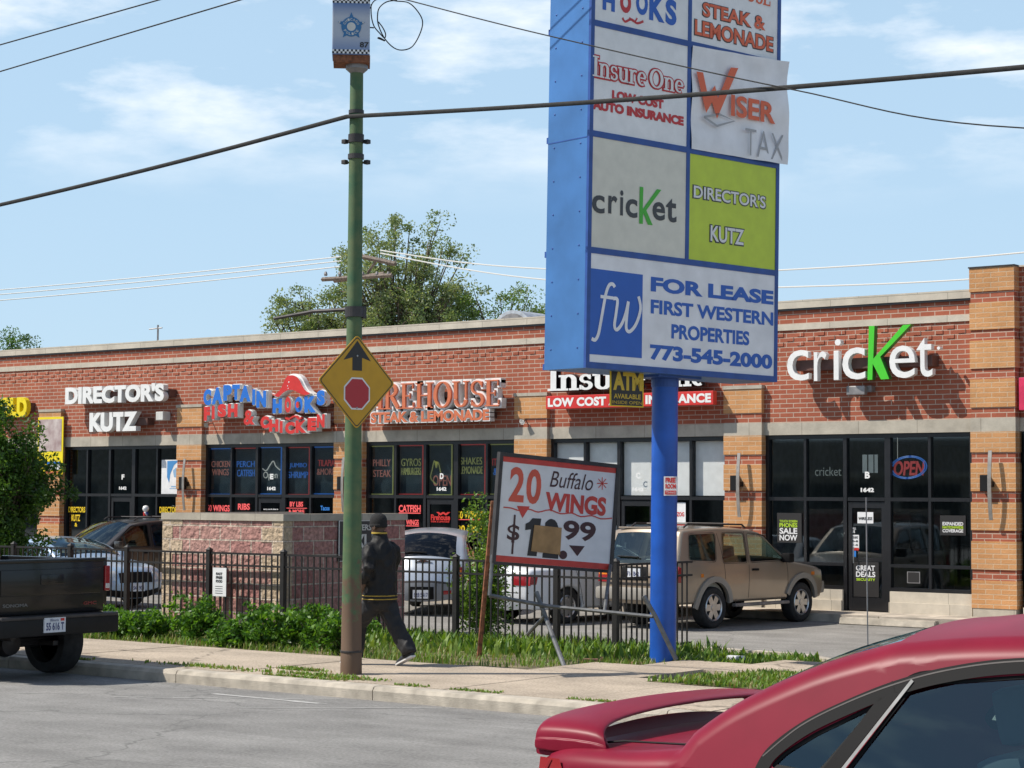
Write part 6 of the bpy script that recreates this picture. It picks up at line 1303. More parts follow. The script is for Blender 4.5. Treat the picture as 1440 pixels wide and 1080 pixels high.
c.endpatch('headlight', .5, .86, .62, .76, 'lamp_clear', 1, .01, True); c.endpatch('grille', -.4, .4, .6, .7, 'trim_black', 1, .01); c.plate(0, .62, 'K72 1186')
c.endpatch('bumper_seam', -.85, .85, .56, .57, 'trim_black', -1, .002)
# spoiler: lofted wing whose ends curl down to the deck
b = BM(); st = []
for y, z, ch, th, xc in [(-.81, .975, .34, .05, -2.50), (-.805, 1.0, .33, .05, -2.505), (-.785, 1.025, .31, .048, -2.515), (-.74, 1.045, .29, .044, -2.53), (-.64, 1.062, .26, .040, -2.545), (-.45, 1.075, .24, .036, -2.555), (-.2, 1.082, .23, .034, -2.56)]:
    st.append((y, z, ch, th, xc))
st = [(st[0][0]-.004,)+st[0][1:], st[0], (st[0][0]+.004,)+st[0][1:]]+st[1:]
st = st + [(0, 1.084, .23, .034, -2.562)] + [(-a[0],)+a[1:] for a in st[::-1]]
prof = [(.5, -.05), (.48, .15), (.4, .36), (.1, .5), (-.25, .48), (-.46, .40), (-.5, .34), (-.5, -.3), (-.48, -.42), (-.42, -.5), (.0, -.5), (.42, -.3)]
rows = [[b.verts.new((xc+px_*ch, y, z+pz_*th)) for px_, pz_ in prof] for y, z, ch, th, xc in st]
for A, B in zip(rows[:-1], rows[1:]):
    for i in range(len(prof)): b.faces.new((A[i], A[(i+1) % len(prof)], B[(i+1) % len(prof)], B[i]))
b.faces.new(rows[0]); b.faces.new(rows[-1][::-1])
for sg in (-1, 1): # solid feet
    F = [[b.verts.new((xc+px_*ch, sg*y, z+pz_*th)) for px_, pz_ in prof] for y, z, ch, th, xc in ((.80, .95, .36, .04, -2.49), (.80, .985, .34, .05, -2.50), (.73, 1.03, .27, .04, -2.53), (.71, .99, .25, .04, -2.525), (.70, .95, .24, .04, -2.52))]
    for A, B in zip(F[:-1], F[1:]):
        for i in range(len(prof)): b.faces.new((A[i], A[(i+1) % len(prof)], B[(i+1) % len(prof)], B[i]))
bmesh.ops.recalc_face_normals(b, faces=b.faces); sb_ = obj('spoiler', b, 'paint_maroon', c.t, world=False, smooth=50)
m_ = sb_.modifiers.new('sub', 'SUBSURF'); m_.levels = 1; m_.render_levels = 1
b = BM(); rbox(b, -2.6, -2.56, -.16, .16, 1.055, 1.068, .005); obj('brake_light', b, 'lamp_red', sb_, world=False)
for y in (-.72, .72): b = BM(); tube(b, [(-1.97, y, 1.012), (-2.3, y*1.02, 1.003), (-2.56, y*1.03, .972)], .004, 4); obj('boot_seam', b, 'trim_black', c.t, world=False)
b = BM(); lathe(b, [(.02, 0), (.016, .02), (.005, .03)], 10, Matrix.Translation((-1.67, .0, 1.20))); tube(b, [(-1.67, 0, 1.21), (-1.675, 0, 1.92)], .0025, 6); obj('aerial', b, 'grey_metal', c.t, world=False)
# ================================================================ block enclosure, iron fence, wheel stops
EY = 22.38
e0 = onY(398, 760, EY); eL = onY(229, 760, EY); ztop = onY(398, 723, EY).z
t = thing('block_enclosure', 'rough pink and buff block wall enclosure with pale cap behind the shrubs', 'block wall', (e0.x, EY, LOT if 'LOT' in globals() else -.1))
ED = 2.9; th = .3; x0, x1 = eL.x, e0.x
zc = ztop-.11; b = BM()
box(b, x0, x1, EY, EY+th, -.12, zc); box(b, x1-th, x1-.001, EY+th, EY+ED, -.12, zc); box(b, x0+.001, x0+th, EY+th, EY+ED, -.12, zc)
obj('wall', b, 'split_block', t)
b = BM(); R = random.Random(4) # buff blocks quoined at both ends of the front
b2 = BM(); k = 0; z = -.12
while z < zc-.05:
    w_ = .46 if k % 2 else .23; z1 = min(z+.225, zc); box(b, x1-w_, x1+.006, EY-.006, EY+.2, z+.001, z1-.001); box(b2, x0-.006, x0+(.69-w_), EY-.006, EY+.2, z+.001, z1-.001)
    z += .225; k += 1
obj('quoin', b, 'buff_block', t); obj('quoin', b2, 'buff_block', t)
b = BM(); box(b, x0-.02, x1+.025, EY-.025, EY+th+.05, zc, ztop); box(b, x1-th-.05, x1+.0245, EY+th+.051, EY+ED+.04, zc, ztop); box(b, x0-.0195, x0+th+.05, EY+th+.051, EY+ED+.04, zc, ztop)
obj('cap', b, 'stone_lintel', t)
gp_ = onY(567, 723, EY+ED+.25); b = BM(); rbox(b, gp_.x-.32, gp_.x-.02, EY+ED-.05, EY+ED+.3, -.12, gp_.z-.09, .01); box(b, x1-.25, gp_.x-.30, EY+ED+.05, EY+ED+.2, -.12, gp_.z-.2)
obj('end_pier', b, 'grey_metal' if False else 'concrete', t); b = BM(); box(b, gp_.x-.36, gp_.x+.02, EY+ED-.09, EY+ED+.34, gp_.z-.09, gp_.z); obj('pier_cap', b, 'stone_course', t)
# delivery style notice board on the shaded side
mat('board_slate', (.035, .04, .045), .5, 0, 0)
fs = Frame((x1+.03, 0, 0), (0, 1, 0)); q = fs.box(476, 732, 790, 524)
t2 = thing('notice_board', 'dark board with white capital lettering on the shaded side of the block enclosure', 'notice board', fs.pt((q[0]+q[2])/2, q[1]))
b = BM(); fbox(b, fs, *q, -.02, .0); obj('board', b, 'board_slate', t2); b = BM(); w_, h_ = q[2]-q[0], q[3]-q[1]
text(b, fs, 'RIVERS', (q[0]+w_*.42, q[3]-h_*.25, q[2]-w_*.05, q[3]-h_*.1), .003, 0, .02, raw=True); text(b, fs, 'XL', (q[0]+w_*.46, q[1]+h_*.32, q[2]-w_*.08, q[1]+h_*.66), .003, 0, .04, raw=True); text(b, fs, 'ONLY', (q[0]+w_*.46, q[1]+h_*.1, q[2]-w_*.2, q[1]+h_*.22), .003, 0, .02, raw=True)
for a_, c_, d_, e_ in ((0, 0, 1, .02), (0, .98, 1, 1), (0, .02, .03, .98), (.97, .02, 1, .98)): quad(b, fs, q[0]+w_*a_, q[1]+h_*c_, q[0]+w_*d_, q[1]+h_*e_, .003)
obj('lettering', b, 'off_white', t2)
# iron picket fence
FY = 22.2
mat('iron', (.018, .016, .016), .55, .2, .15, 10)
t = thing('picket_fence', 'low black iron picket fence between pavement strip and parking lot', 'fence', (-18, FY, 0))
postx = [onY(px, 850, FY).x for px in (18, 98, 178, 293.5, 398, 530, 641, 783)]; xe = onY(866, 850, FY).x
tops = 1.285
def zb_(x): return .03
postx = [postx[0]-2.4] + postx + [xe]
for i, x in enumerate(postx):
    b = BM(); r_ = .038; box(b, x-r_, x+r_, FY-r_, FY+r_, -.05, tops+.04); pv = [b.verts.new((x+sx*.046, FY+sy*.046, tops+.04)) for sx, sy in ((-1, -1), (1, -1), (1, 1), (-1, 1))]; a = b.verts.new((x, FY, tops+.085))
    for k in range(4): b.faces.new((pv[k], pv[(k+1) % 4], a))
    b.faces.new(pv[::-1]); obj('post', b, 'iron', t)
for a, c in zip(postx[:-1], postx[1:]):
    b = BM(); box(b, a+.046, c-.046, FY-.018, FY+.018, tops-.025, tops+.005); box(b, a+.046, c-.046, FY-.018, FY+.018, tops-.21, tops-.18); box(b, a+.046, c-.046, FY-.018, FY+.018, .12, .15)
    n = max(1, round((c-a)/.125)); 
    for k in range(1, n): x = a+(c-a)*k/n; box(b, x-.0095, x+.0095, FY-.0095, FY+.0095, .04, tops-.002)
    obj('picket_panel', b, 'iron', t)
b = BM(); box(b, xe-.018, xe+.018, FY+.046, FY+1.9, tops-.025, tops+.005); box(b, xe-.018, xe+.018, FY+.046, FY+1.9, tops-.21, tops-.18); box(b, xe-.018, xe+.018, FY+.046, FY+1.9, .12, .15)
for k in range(1, 15): y = FY+k*.127; box(b, xe-.0095, xe+.0095, y-.0095, y+.0095, .0, tops-.002)
obj('picket_panel', b, 'iron', t)
fn = Frame((0, FY-.06, 0), (1, 0, 0)); q = fn.box(299, 798, 838, 318); t = thing('paper_notice', 'white paper notice with black heading tied to the iron fence', 'notice', fn.pt((q[0]+q[2])/2, q[1]))
b = BM(); fbox(b, fn, *q, -.003, 0); obj('sheet', b, 'paper', t); b = BM(); w_, h_ = q[2]-q[0], q[3]-q[1]
for k, s_ in enumerate(('FAST', 'FREE', 'FOOD')): text(b, fn, s_, (q[0]+w_*.25, q[3]-h_*(.26+.13*k), q[0]+w_*.72, q[3]-h_*(.165+.13*k)), .003, 0, .05, raw=True)
for k in range(4): quad(b, fn, q[0]+w_*.2, q[1]+h_*(.1+.08*k), q[0]+w_*.75, q[1]+h_*(.115+.08*k), .003)
obj('lettering', b, 'black_ink', t)
# concrete wheel stops
def stop(x0, y0, x1, y1, label):
    b = BM(); a = Vector((x0, y0, -.098)); d = Vector((x1-x0, y1-y0, 0)); m = Matrix.Translation(a) @ Matrix.Rotation(atan2(d.y, d.x), 4, 'Z'); L_ = d.length
    A = [b.verts.new(m @ Vector((0, *p))) for p in ((-.10, .0), (-.08, .13), (.08, .13), (.10, .0))]; B = [b.verts.new(m @ Vector((L_, *p))) for p in ((-.10, .0), (-.08, .13), (.08, .13), (.10, .0))]
    for i in range(4): b.faces.new((A[i], A[(i+1) % 4], B[(i+1) % 4], B[i]))
    b.faces.new(A[::-1]); b.faces.new(B); bmesh.ops.recalc_face_normals(b, faces=b.faces); bmesh.ops.bevel(b, geom=list(b.edges), offset=.015, segments=2, affect='EDGES')
    single('wheel_stop', b, 'concrete_white', label, 'wheel stop', smooth=40)
p, q = onZ(1176, 872, -.02), onZ(1308, 879, -.02); stop(p.x, 32.55, q.x, 32.5, 'pale concrete wheel stop before the door of shop B'); stop(q.x+.25, 32.5, q.x+2.3, 32.45, 'pale concrete wheel stop beside the tall tan pier, partly behind the maroon sedan')
# ================================================================ plants
leaf_mat('leaf_a', (.055, .13, .016)); leaf_mat('leaf_b', (.085, .175, .022)); leaf_mat('leaf_c', (.035, .085, .014)); leaf_mat('pale_a', (.19, .25, .12), .4); leaf_mat('pale_b', (.14, .205, .08), .4); leaf_mat('pale_c', (.24, .285, .16), .4)
leaf_mat('bush_a', (.12, .22, .025)); leaf_mat('bush_b', (.07, .15, .022)); leaf_mat('bush_c', (.17, .28, .04)); leaf_mat('hedge_a', (.075, .19, .018)); leaf_mat('hedge_b', (.125, .26, .026)); leaf_mat('hedge_c', (.035, .10, .012))
leaf_mat('grass_a', (.115, .215, .03), .3); leaf_mat('grass_b', (.18, .27, .05), .3); leaf_mat('grass_c', (.30, .26, .12), .2)
mat('bark', (.12, .095, .07), .95, 0, .3, 12, .6, 20); mat('stem', (.10, .085, .05), .9, 0, .2, 10)
def tree(name, label, base, h, crown, seed, leafs, n=5000, size=.09, trunk=.16, limbs=9, fork=.4, lean=0.0, cat='tree', group=None, clumps=None, bark='bark', spread=.28):
    """crown = (centre offset, radii) of an ellipsoid in which branch tips are scattered"""
    R = random.Random(seed); t = thing(name, label, cat, base, 0, group); B = Vector(base); b = BM(); tips = []
    co, cr_ = Vector(crown[0]), Vector(crown[1]); C_ = B+co
    f = B+Vector((lean*.3, 0, h*fork)); tube(b, [B-Vector((0, 0, .1)), B.lerp(f, .5)+Vector((R.uniform(-.04, .04)*h*.3, 0, 0)), f], [trunk, trunk*.8, trunk*.65], 9)
    for k in range(limbs):
        while True:
            q = Vector((R.uniform(-1, 1), R.uniform(-1, 1), R.uniform(-1, 1)))
            if .35 < q.length < 1: break
        tip = C_+Vector((q.x*cr_.x, q.y*cr_.y, q.z*cr_.z)); mid = f.lerp(tip, .5)+Vector((R.gauss(0, .06)*cr_.x, R.gauss(0, .06)*cr_.y, R.uniform(0, .12)*cr_.z))
        st = B.lerp(f, R.uniform(.7, 1)); tube(b, [st, mid, tip], [trunk*.42, trunk*.25, trunk*.06], 6); tips.append(tip)
        for j in range(3):
            a = st.lerp(mid, R.uniform(.5, 1)) if R.random() < .4 else mid.lerp(tip, R.uniform(.1, .8)); e = a+Vector((R.gauss(0, 1)*cr_.x, R.gauss(0, 1)*cr_.y, R.gauss(.2, .8)*cr_.z))*.3
            tube(b, [a, a.lerp(e, .5)+Vector((0, 0, .04*cr_.z)), e], [trunk*.16, trunk*.1, trunk*.03], 5); tips.append(e)
    obj('trunk', b, bark, t, smooth=50)
    g = BM(); m = len(tips); per = n//m
    for tp in tips:
        s = R.uniform(.6, 1.25)*spread; bias = R.choice([0, 1, 2, None])
        k = int(per*R.uniform(.5, 1.5)); clump(g, tp, (cr_.x*s, cr_.y*s, cr_.z*s*.8), k//2, size, R, 3, bias); clump(g, tp+Vector((R.gauss(0, .3)*cr_.x*s, R.gauss(0, .3)*cr_.y*s, R.gauss(0, .4)*cr_.z*s)), (cr_.x*s*.6, cr_.y*s*.6, cr_.z*s*.5), k//2, size, R, 3, bias)
    obj('crown', g, leafs, t); return t
P_ = ['pale_a', 'pale_b', 'pale_c']; L3 = ['leaf_a', 'leaf_b', 'leaf_c']
# trees behind the building
ty = 58.0
c = onY(560, 440, ty); top = onY(565, 300, ty); wdt = (onY(640, 400, ty)-onY(480, 400, ty)).length/2
tree('tree', 'tall sparse spring tree behind the building by the far utility pole', (c.x, ty, -.35), top.z, ((0.1, 0, top.z-wdt*.95), (wdt*1.12, 2.4, wdt*1.08)), 11, P_, 64000, .12, .22, 100, .45, bark='bark', spread=.19)
c = onY(452, 450, ty-2); top = onY(452, 385, ty-2)
tree('tree', 'low spreading tree behind the parapet left of the green pole', (c.x, ty-2, -.35), top.z, ((0.0, 0, top.z-1.45), (2.3, 1.7, 1.85)), 23, P_, 15000, .115, .2, 30, .6, spread=.22)
c = onY(700, 440, ty+2); top = onY(700, 392, ty+2)
tree('tree', 'yellow green bushy tree behind the roof vent', (c.x, ty+2, -.35), top.z, ((0.0, 0, top.z-1.5), (2.7, 1.9, 1.85)), 31, ['pale_a', 'pale_b', 'bush_a'], 20000, .115, .2, 32, .6, spread=.28)
c = onY(30, 475, ty+6); top = onY(20, 452, ty+6)
tree('tree', 'dark green treetop over the left end of the parapet', (c.x, ty+6, -.35), top.z, ((-.3, 0, top.z-1.5), (2.7, 2, 1.6)), 41, L3, 9000, .13, .22, 18, .6, spread=.3)
# young street tree at the left edge in front of the shops
by = 24.0; c = onY(2, 690, by); top = onY(15, 572, by)
tree('street_tree', 'dense young leafy tree at the left edge above the pickup', (c.x, by, 0), top.z, ((-.0, 0, top.z-1.5), (.95, 1.0, 1.52)), 51, ['leaf_a', 'leaf_b', 'leaf_c'], 36000, .085, .07, 55, .40, spread=.26)
# bush behind the wings board
by = 22.75; c = onY(700, 760, by)
tree('bush', 'tall light green bush growing behind the wings board', (c.x-.30, by, 0), 1.3, ((-.05, 0, 1.05), (.42, .36, 1.1)), 61, ['bush_a', 'bush_b', 'bush_c'], 6500, .065, .025, 34, .3, cat='bush', bark='stem', spread=.34)
# clipped evergreen shrubs in front of the enclosure
shr = [(150, 868, .52, .46), (200, 874, .55, .44), (272, 850, .48, .74), (332, 872, .36, .40), (376, 868, .48, .58), (432, 858, .58, .66), (482, 862, .42, .60)]
lab = ['low dark shrub nearest the pickup tailgate', 'low shrub second from the pickup', 'tallest upright shrub left of the paper notice on the fence', 'loose bright shrub under the paper notice on the fence', 'rounded shrub midway between paper notice and green pole', 'broad dense shrub left of the green pole', 'shrub partly hidden by the green pole']
for k, ((px, py_, r_, h_), lb) in enumerate(zip(shr, lab)):
    y = 19.55+(k % 3)*.2; c = onY(px, 880, y)
    tree('shrub', lb, (c.x, y, gz(y)-.02), h_, ((0, 0, h_*.55), (r_*.9, .42, h_*.5)), 70+k, ['hedge_a', 'hedge_b', 'hedge_c'], 2600, .075, .02, 24, .15, cat='shrub', group='evergreen shrubs along the fence', bark='stem', spread=.33)
# grass and weeds
def tufts(name, spots, n, hgt, seed, mats=('grass_a', 'grass_b', 'grass_c'), wd=.012, zf=None, wts=(5, 4, 1.8)):
    R = random.Random(seed); b = BM()
    for _ in range(n):
        x, y, s = spots(R)
        if x is None: continue
        z = (zf or gz)(y) if callable(zf or gz) else zf; a = R.uniform(0, 6.28); h_ = hgt*s*R.uniform(.5, 1.3); ln_ = R.uniform(.1, .8)*h_; w_ = wd*R.uniform(.6, 1.6); dx, dy = cos(a), sin(a)
        p0 = Vector((x, y, z-.01)); p1 = p0+Vector((dx*ln_*.35, dy*ln_*.35, h_*.6)); p2 = p0+Vector((dx*ln_, dy*ln_, h_)); s_ = Vector((-dy, dx, 0))*w_
        v = [b.verts.new(p) for p in (p0-s_, p0+s_, p1+s_*.8, p1-s_*.8, p2)]; mi = R.choices((0, 1, 2), wts)[0]
        b.faces.new((v[0], v[1], v[2], v[3])).material_index = mi; b.faces.new((v[3], v[2], v[4])).material_index = mi
    o = structure(name, b, list(mats), kind='stuff'); return o
from mathutils import noise
def dens(x, y): return noise.noise(Vector((x*1.1, y*1.6, 3.1)))*.5+.5
def strip(R):
    x = R.uniform(-32, -12.3); y = R.uniform(18.92, 24.2)
    front = 18.92 if x < -15 else (18.92+(x+15)*1.1 if x < -13.2 else 20.9+(x+13.2)*1.1)
    if y < front+.02: return None, None, None
    if y > 23.35 and x < -18.4: return None, None, None
    if x > -13.4 and y > 23.6: return None, None, None
    d = dens(x, y)
    if R.random() > d*2.2-.55: return None, None, None
    k = 1.0 if y < 21.5 or x > -14.6 else 1.4
    return x, y, k*(.5+d)
tufts('grass', strip, 46000, .10, 3, wd=.0065)
def leafy(R): # broad weeds along the fence and round the pole
    x = R.uniform(-19.5, -12.9); y = R.gauss(22.1, .5) if x < -14.6 else R.uniform(21.3, 23.8)
    if R.random() > dens(x+7, y+2)*1.5-.15: return None, None, None
    return x, y, (1 if x < -14.4 else .6)
tufts('weeds', leafy, 5200, .22, 9, ('bush_b', 'grass_b', 'bush_a'), .022, wts=(4, 3, 3))
def kerb_line(R):
    x = R.uniform(-24, -11); y = 16.43+abs(R.gauss(0, .05))
    if dens(x*1.3, 1) < .5: return None, None, None
    return x, y, .7
tufts('kerb_grass', kerb_line, 2600, .055, 4, zf=.148)
def clump_spots(R):
    k = R.choice([(-15.45, 16.75, .35, .06), (-15.0, 16.65, .2, .05), (-17.2, 16.7, .5, .06), (-16.2, 17.15, .2, .04)])
    return R.gauss(k[0], k[2]), R.gauss(k[1], k[3]), .8
tufts('pavement_weeds', clump_spots, 1200, .06, 5, zf=.148)
def patch(R):
    x = R.uniform(-12.3, -10.2); y = R.uniform(18.55, 20.3)
    if R.random() > dens(x*2, y*2)*1.6-.1 or x < -12.3+(y-18.55)*.3: return None, None, None
    return x, y, 1
tufts('patch_grass', patch, 5200, .075, 6, zf=.153)
# a few broken bricks and litter in the weeds
R = random.Random(12); mat('rubble', (.20, .10, .07), .9, 0, .3, 20); mat('litter', (.65, .66, .68), .5, 0, .1)
for i in range(9):
    x = R.uniform(-16.2, -13.4); y = R.uniform(20.6, 21.8); b = BM(); s_ = R.uniform(.05, .11); rbox(b, -s_, s_, -s_*.6, s_*.6, -.02, s_*.5, .012); 
    for v in b.verts: v.co += Vector((R.gauss(0, .006), R.gauss(0, .006), R.gauss(0, .006)))
    b.transform(Matrix.Translation((x, y, gz(y)+.01)) @ Matrix.Rotation(R.uniform(0, 3), 4, 'Z')); single('broken_brick', b, 'rubble', 'broken brick lying in the weeds between wings board and blue pole', 'brick', 'broken bricks in the weeds')
b = BM(); p = onZ(1035, 922, .16); rbox(b, p.x-.12, p.x+.12, p.y-.05, p.y+.05, .10, .16, .02); single('litter', b, 'litter', 'crumpled pale wrapper in the grass right of the blue pole', 'litter')
# ================================================================ the walking person
mat('skin', (.10, .055, .035), .55, 0, .05); mat('jacket', (.009, .009, .010), .62, 0, .2, 4, .45, 14, spec=.3); mat('trousers', (.011, .011, .013), .7, 0, .2, 4, .4, 12); mat('stripe_yellow', (.42, .29, .04), .6, 0, .1); mat('cap_black', (.012, .012, .013), .9, 0, .1, 60, .4, 90); mat('shoe_black', (.02, .02, .022), .45, 0, 0); mat('shoe_white', (.72, .72, .72), .5, 0, 0)
def skin_mesh(name, verts, edges, root, m, parent, sub=2):
    """verts: (x, y, z, radius or (rx, ry)); grown with a skin modifier, then frozen to a mesh"""
    me = bpy.data.meshes.new(name); me.from_pydata([v[:3] for v in verts], edges, []); o = bpy.data.objects.new(name, me); COL.objects.link(o)
    sk = o.modifiers.new('skin', 'SKIN'); sk.use_smooth_shade = True; ss = o.modifiers.new('sub', 'SUBSURF'); ss.levels = sub; ss.render_levels = sub
    for i, v in enumerate(verts):
        r = v[3]; me.skin_vertices[0].data[i].radius = r if hasattr(r, '__len__') else (r, r)
    me.skin_vertices[0].data[root].use_root = True
    bpy.context.view_layer.update(); dg = bpy.context.evaluated_depsgraph_get(); m2 = bpy.data.meshes.new_from_object(o.evaluated_get(dg)); bpy.data.objects.remove(o); bpy.data.meshes.remove(me)
    for p in m2.polygons: p.use_smooth = True
    m2.materials.clear(); m2.materials.append(M(m)); o = bpy.data.objects.new(name, m2); COL.objects.link(o); o.parent = parent; return o
# local frame: +x is the walking direction, +y the person's left; standing height 1.80
q = onZ(537, 938, .15)
per = thing('person', 'person in black tracksuit with yellow trim and black beanie walking left past the fence', 'person', (q.x-.21, 18.25, .152), radians(178))
# joints
pel = (0, 0, .98); hipL, hipR = (.0, .09, .95), (-.01, -.09, .95)
kL, aL, tL = (.24, .10, .55), (.30, .10, .11), (.46, .11, .05)          # left leg forward
kR, aR, tR = (-.13, -.10, .53), (-.42, -.11, .16), (-.30, -.12, .045)    # right leg trailing, heel up
shL, shR = (.0, .19, 1.39), (-.03, -.19, 1.39); eL_, eR = (-.10, .27, 1.17), (.06, -.27, 1.17); hL, hR = (.02, .27, .95), (.24, -.22, 1.0)
nk, hd = (.0, 0, 1.52), (.05, 0, 1.66)
V = [(*pel, (.15, .12)), (0, 0, 1.15, (.155, .115)), (.0, 0, 1.34, (.165, .115)), (-.01, 0, 1.44, (.09, .08)), (*nk, .06), (.02, 0, 1.58, (.065, .07)), (.035, 0, 1.66, (.085, .098)), (.03, 0, 1.74, (.075, .088)), (.02, 0, 1.785, (.04, .05)),
     (*hipL, .095), (*kL, .062), (*aL, .042), (*hipR, .095), (*kR, .062), (*aR, .042), (*shL, .045), (*eL_, .04), (*hL, .03), (*shR, .045), (*eR, .04), (*hR, .03)]
E_ = [(0, 1), (1, 2), (2, 3), (3, 4), (4, 5), (5, 6), (6, 7), (7, 8), (0, 9), (9, 10), (10, 11), (0, 12), (12, 13), (13, 14), (3, 15), (15, 16), (16, 17), (3, 18), (18, 19), (19, 20)]
n0 = len(V) # hands: palm, five unequal curled fingers each
for (h, e, ps) in ((hL, eL_, 17), (hR, eR, 20)):
    d = (Vector(h)-Vector(e)).normalized(); side = Vector((0, 0, 1)).cross(d).normalized(); fwd = d.cross(side).normalized()
    if fwd.x < 0: fwd = -fwd
    i = len(V); pm = Vector(h)+d*.055; V.append((*pm, (.034, .018))); E_.append((ps, i))
    for k, L in enumerate((.07, .08, .075, .06)):
        o = pm+fwd*(.026-.017*k)+d*.03; a = len(V); m1 = o+d*L*.5; m2 = m1+d*L*.3+side*L*.3
        V += [(*o, .0095), (*m1, .009), (*m2, .0075)]; E_ += [(i, a), (a, a+1), (a+1, a+2)]
    o = pm+fwd*.036; a = len(V); V += [(*o, .011), (*(o+d*.03+fwd*.018), .010), (*(o+d*.06+fwd*.02), .008)]; E_ += [(i, a), (a, a+1), (a+1, a+2)]
# face on the front of the head
i = len(V); V += [(.125, 0, 1.645, .016)]; E_ += [(6, i)]
body = skin_mesh('body', V, E_, 0, 'skin', per)
for sy in (-1, 1): # ears, eyes
    b = BM(); lathe(b, [(.004, -.012), (.026, -.01), (.03, .0), (.02, .012), (.004, .014)], 10, Matrix.Translation((.015, sy*.088, 1.66)) @ Matrix.Rotation(pi/2, 4, 'X') @ Matrix.Scale(1.2, 4, (0, 1, 0))); obj('ear', b, 'skin', per, world=False, smooth=60)
    b = BM(); lathe(b, [(.003, 0), (.014, .004), (.003, .009)], 8, Matrix.Translation((.112, sy*.035, 1.675)) @ Matrix.Rotation(pi/2, 4, 'Y')); obj('eye', b, 'off_white', per, world=False, smooth=60)
b = BM(); rbox(b, .108, .125, -.028, .028, 1.60, 1.612, .004); obj('mouth', b, 'skin', per, world=False, smooth=60)
# beanie, jacket, trousers, shoes
b = BM(); lathe(b, [(.09, 1.66), (.102, 1.67), (.106, 1.72), (.102, 1.76), (.083, 1.80), (.045, 1.825), (.004, 1.83)], 22, Matrix.Translation((.025, 0, 0)) @ Matrix.Scale(1.08, 4, (1, 0, 0)) @ Matrix.Scale(.95, 4, (0, 1, 0)) @ Matrix.Rotation(.0, 4, 'Y')); lathe(b, [(.100, 1.655), (.106, 1.66), (.109, 1.69), (.104, 1.70)], 22, Matrix.Translation((.025, 0, 0)) @ Matrix.Scale(1.08, 4, (1, 0, 0)) @ Matrix.Scale(.95, 4, (0, 1, 0))); obj('beanie', b, 'cap_black', per, world=False, smooth=60)
def ell(bm, P, seg=24):
    rings = [[bm.verts.new((x+rx*cos(2*pi*k/seg), y+ry*sin(2*pi*k/seg), z)) for k in range(seg)] for x, y, z, rx, ry in P]
    for a, c in zip(rings[:-1], rings[1:]):
        for k in range(seg): bm.faces.new((a[k], a[(k+1) % seg], c[(k+1) % seg], c[k]))
    bm.faces.new(rings[0][::-1]); bm.faces.new(rings[-1])
def cloth(name, bm, m, fold, seed):
    """fuse overlapping sleeves and body into one garment and crease it"""
    bmesh.ops.recalc_face_normals(bm, faces=bm.faces); me = bpy.data.meshes.new(name); bm.to_mesh(me); bm.free(); o = bpy.data.objects.new(name, me); COL.objects.link(o)
    rm = o.modifiers.new('fuse', 'REMESH'); rm.mode = 'VOXEL'; rm.voxel_size = .013; rm.use_smooth_shade = True
    sm = o.modifiers.new('soften', 'SMOOTH'); sm.factor = .5; sm.iterations = 10; bpy.context.view_layer.update()
    m2 = bpy.data.meshes.new_from_object(o.evaluated_get(bpy.context.evaluated_depsgraph_get())); bpy.data.objects.remove(o); bpy.data.meshes.remove(me); m2.update()
    for v in m2.vertices: # hanging folds: noise stretched along the body
        q = Vector((v.co.x*9+seed, v.co.y*9, v.co.z*5)); d = (1-abs(noise.noise(q)))**3*.6+noise.noise(q*2.1)*.35; v.co += v.normal*fold*(d-.35)
    for p in m2.polygons: p.use_smooth = True
    m2.materials.append(M(m)); o = bpy.data.objects.new(name, m2); COL.objects.link(o); o.parent = per; return o
b = BM(); ell(b, [(-.015, 0, .78, .165, .205), (-.015, 0, .84, .185, .225), (-.015, 0, 1.0, .175, .225), (-.02, 0, 1.15, .165, .225), (-.03, 0, 1.3, .155, .225), (-.03, 0, 1.40, .135, .215), (-.02, 0, 1.46, .11, .165), (-.01, 0, 1.52, .095, .105), (.0, 0, 1.57, .088, .09), (.008, 0, 1.60, .085, .088)])
tube(b, [(.0, .13, 1.41), (.0, .20, 1.38), (-.05, .25, 1.27), (eL_[0], eL_[1]+.01, eL_[2]), (-.03, .28, 1.06), (.012, .272, .985)], [.085, .095, .09, .08, .068, .05], 14)
tube(b, [(-.03, -.13, 1.41), (-.03, -.20, 1.38), (.0, -.255, 1.28), (eR[0], eR[1]-.01, eR[2]), (.15, -.25, 1.07), (.215, -.235, 1.02)], [.085, .095, .09, .082, .068, .05], 14)
jk = cloth('jacket', b, 'jacket', .03, 1.0)
def band(name, z0, z1, rx, ry, cx, m, seg=32):
    b = BM(); lathe(b, [(1, z0), (1.02, (z0+z1)/2), (1, z1)], seg, Matrix.Translation((cx, 0, 0)) @ Matrix.Diagonal((ry, rx, 1, 1))); obj(name, b, m, jk, world=False, smooth=60)
band('hem_band', .765, .87, .228, .19, -.01, 'jacket'); band('hem_stripe', .83, .843, .231, .193, -.01, 'stripe_yellow'); band('hem_stripe', .79, .802, .231, .193, -.01, 'stripe_yellow'); band('collar_stripe', 1.578, 1.598, .092, .098, .008, 'stripe_yellow')
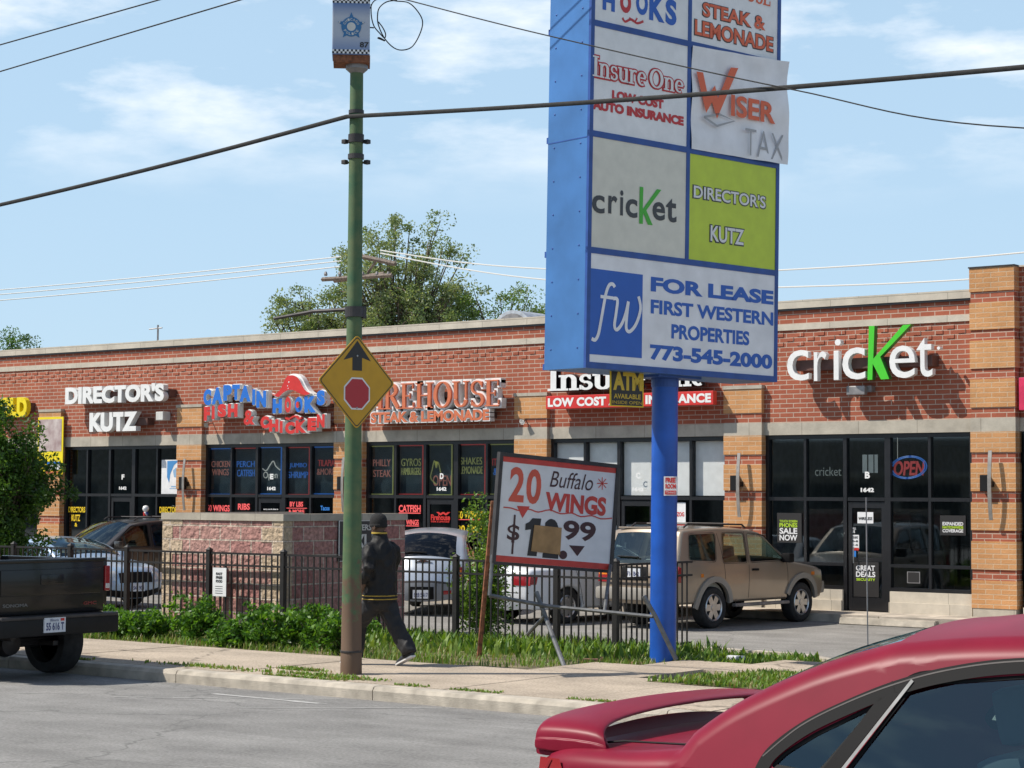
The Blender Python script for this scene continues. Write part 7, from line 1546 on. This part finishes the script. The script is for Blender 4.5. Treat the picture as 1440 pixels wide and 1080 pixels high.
b = BM(); ell(b, [(-.01, 0, .66, .13, .15), (-.01, 0, .74, .165, .185), (-.01, 0, .84, .165, .19), (-.01, 0, .96, .15, .175)])
tube(b, [(.0, .09, .84), (.06, .095, .70), (.15, .10, .60), (kL[0]+.0, .10, .50), (.275, .10, .32), (.29, .10, .16), (.285, .10, .075)], [.11, .125, .118, .108, .10, .10, .098], 16)
tube(b, [(-.02, -.09, .84), (-.06, -.095, .70), (-.10, -.10, .60), (kR[0]-.03, -.10, .50), (-.27, -.108, .34), (-.37, -.11, .22), (-.405, -.11, .145)], [.11, .125, .118, .108, .10, .10, .095], 16)
cloth('trousers', b, 'trousers', .03, 5.0)
def shoe(h, yaw, pitch):
    m = Matrix.Translation(h) @ Matrix.Rotation(yaw, 4, 'Z') @ Matrix.Rotation(pitch, 4, 'Y'); b = BM(); st = [(-.09, .034, .075), (-.05, .042, .095), (.0, .044, .10), (.06, .046, .075), (.12, .05, .055), (.17, .046, .045), (.205, .028, .035)]; rows = []
    for x, hw, ht in st: rows.append([b.verts.new(m @ Vector((x, hw*sy, z))) for sy, z in ((-1, .02), (-.95, ht*.6), (-.6, ht), (.6, ht), (.95, ht*.6), (1, .02))])
    for A, B in zip(rows[:-1], rows[1:]):
        for i in range(6): b.faces.new((A[i], A[(i+1) % 6], B[(i+1) % 6], B[i]))
    b.faces.new(rows[0][::-1]); b.faces.new(rows[-1]); bmesh.ops.recalc_face_normals(b, faces=b.faces); sh = obj('shoe', b, 'shoe_black', per, world=False, smooth=60)
    b = BM(); P = [(x, s_*(hw+.005)) for x, hw, _ in st for s_ in (1,)] + [(x, -(hw+.005)) for x, hw, _ in st[::-1]]
    v0 = [b.verts.new(m @ Vector((x, y, -.004))) for x, y in P]; v1 = [b.verts.new(m @ Vector((x, y, .013))) for x, y in P]; n = len(P)
    for i in range(n): b.faces.new((v0[i], v0[(i+1) % n], v1[(i+1) % n], v1[i]))
    b.faces.new(v0[::-1]); b.faces.new(v1); obj('sole', b, 'shoe_white', sh, world=False)
shoe(Vector((.31, .10, .008)), .05, -.0); shoe(Vector((-.385, -.11, .085)), -.05, .42)
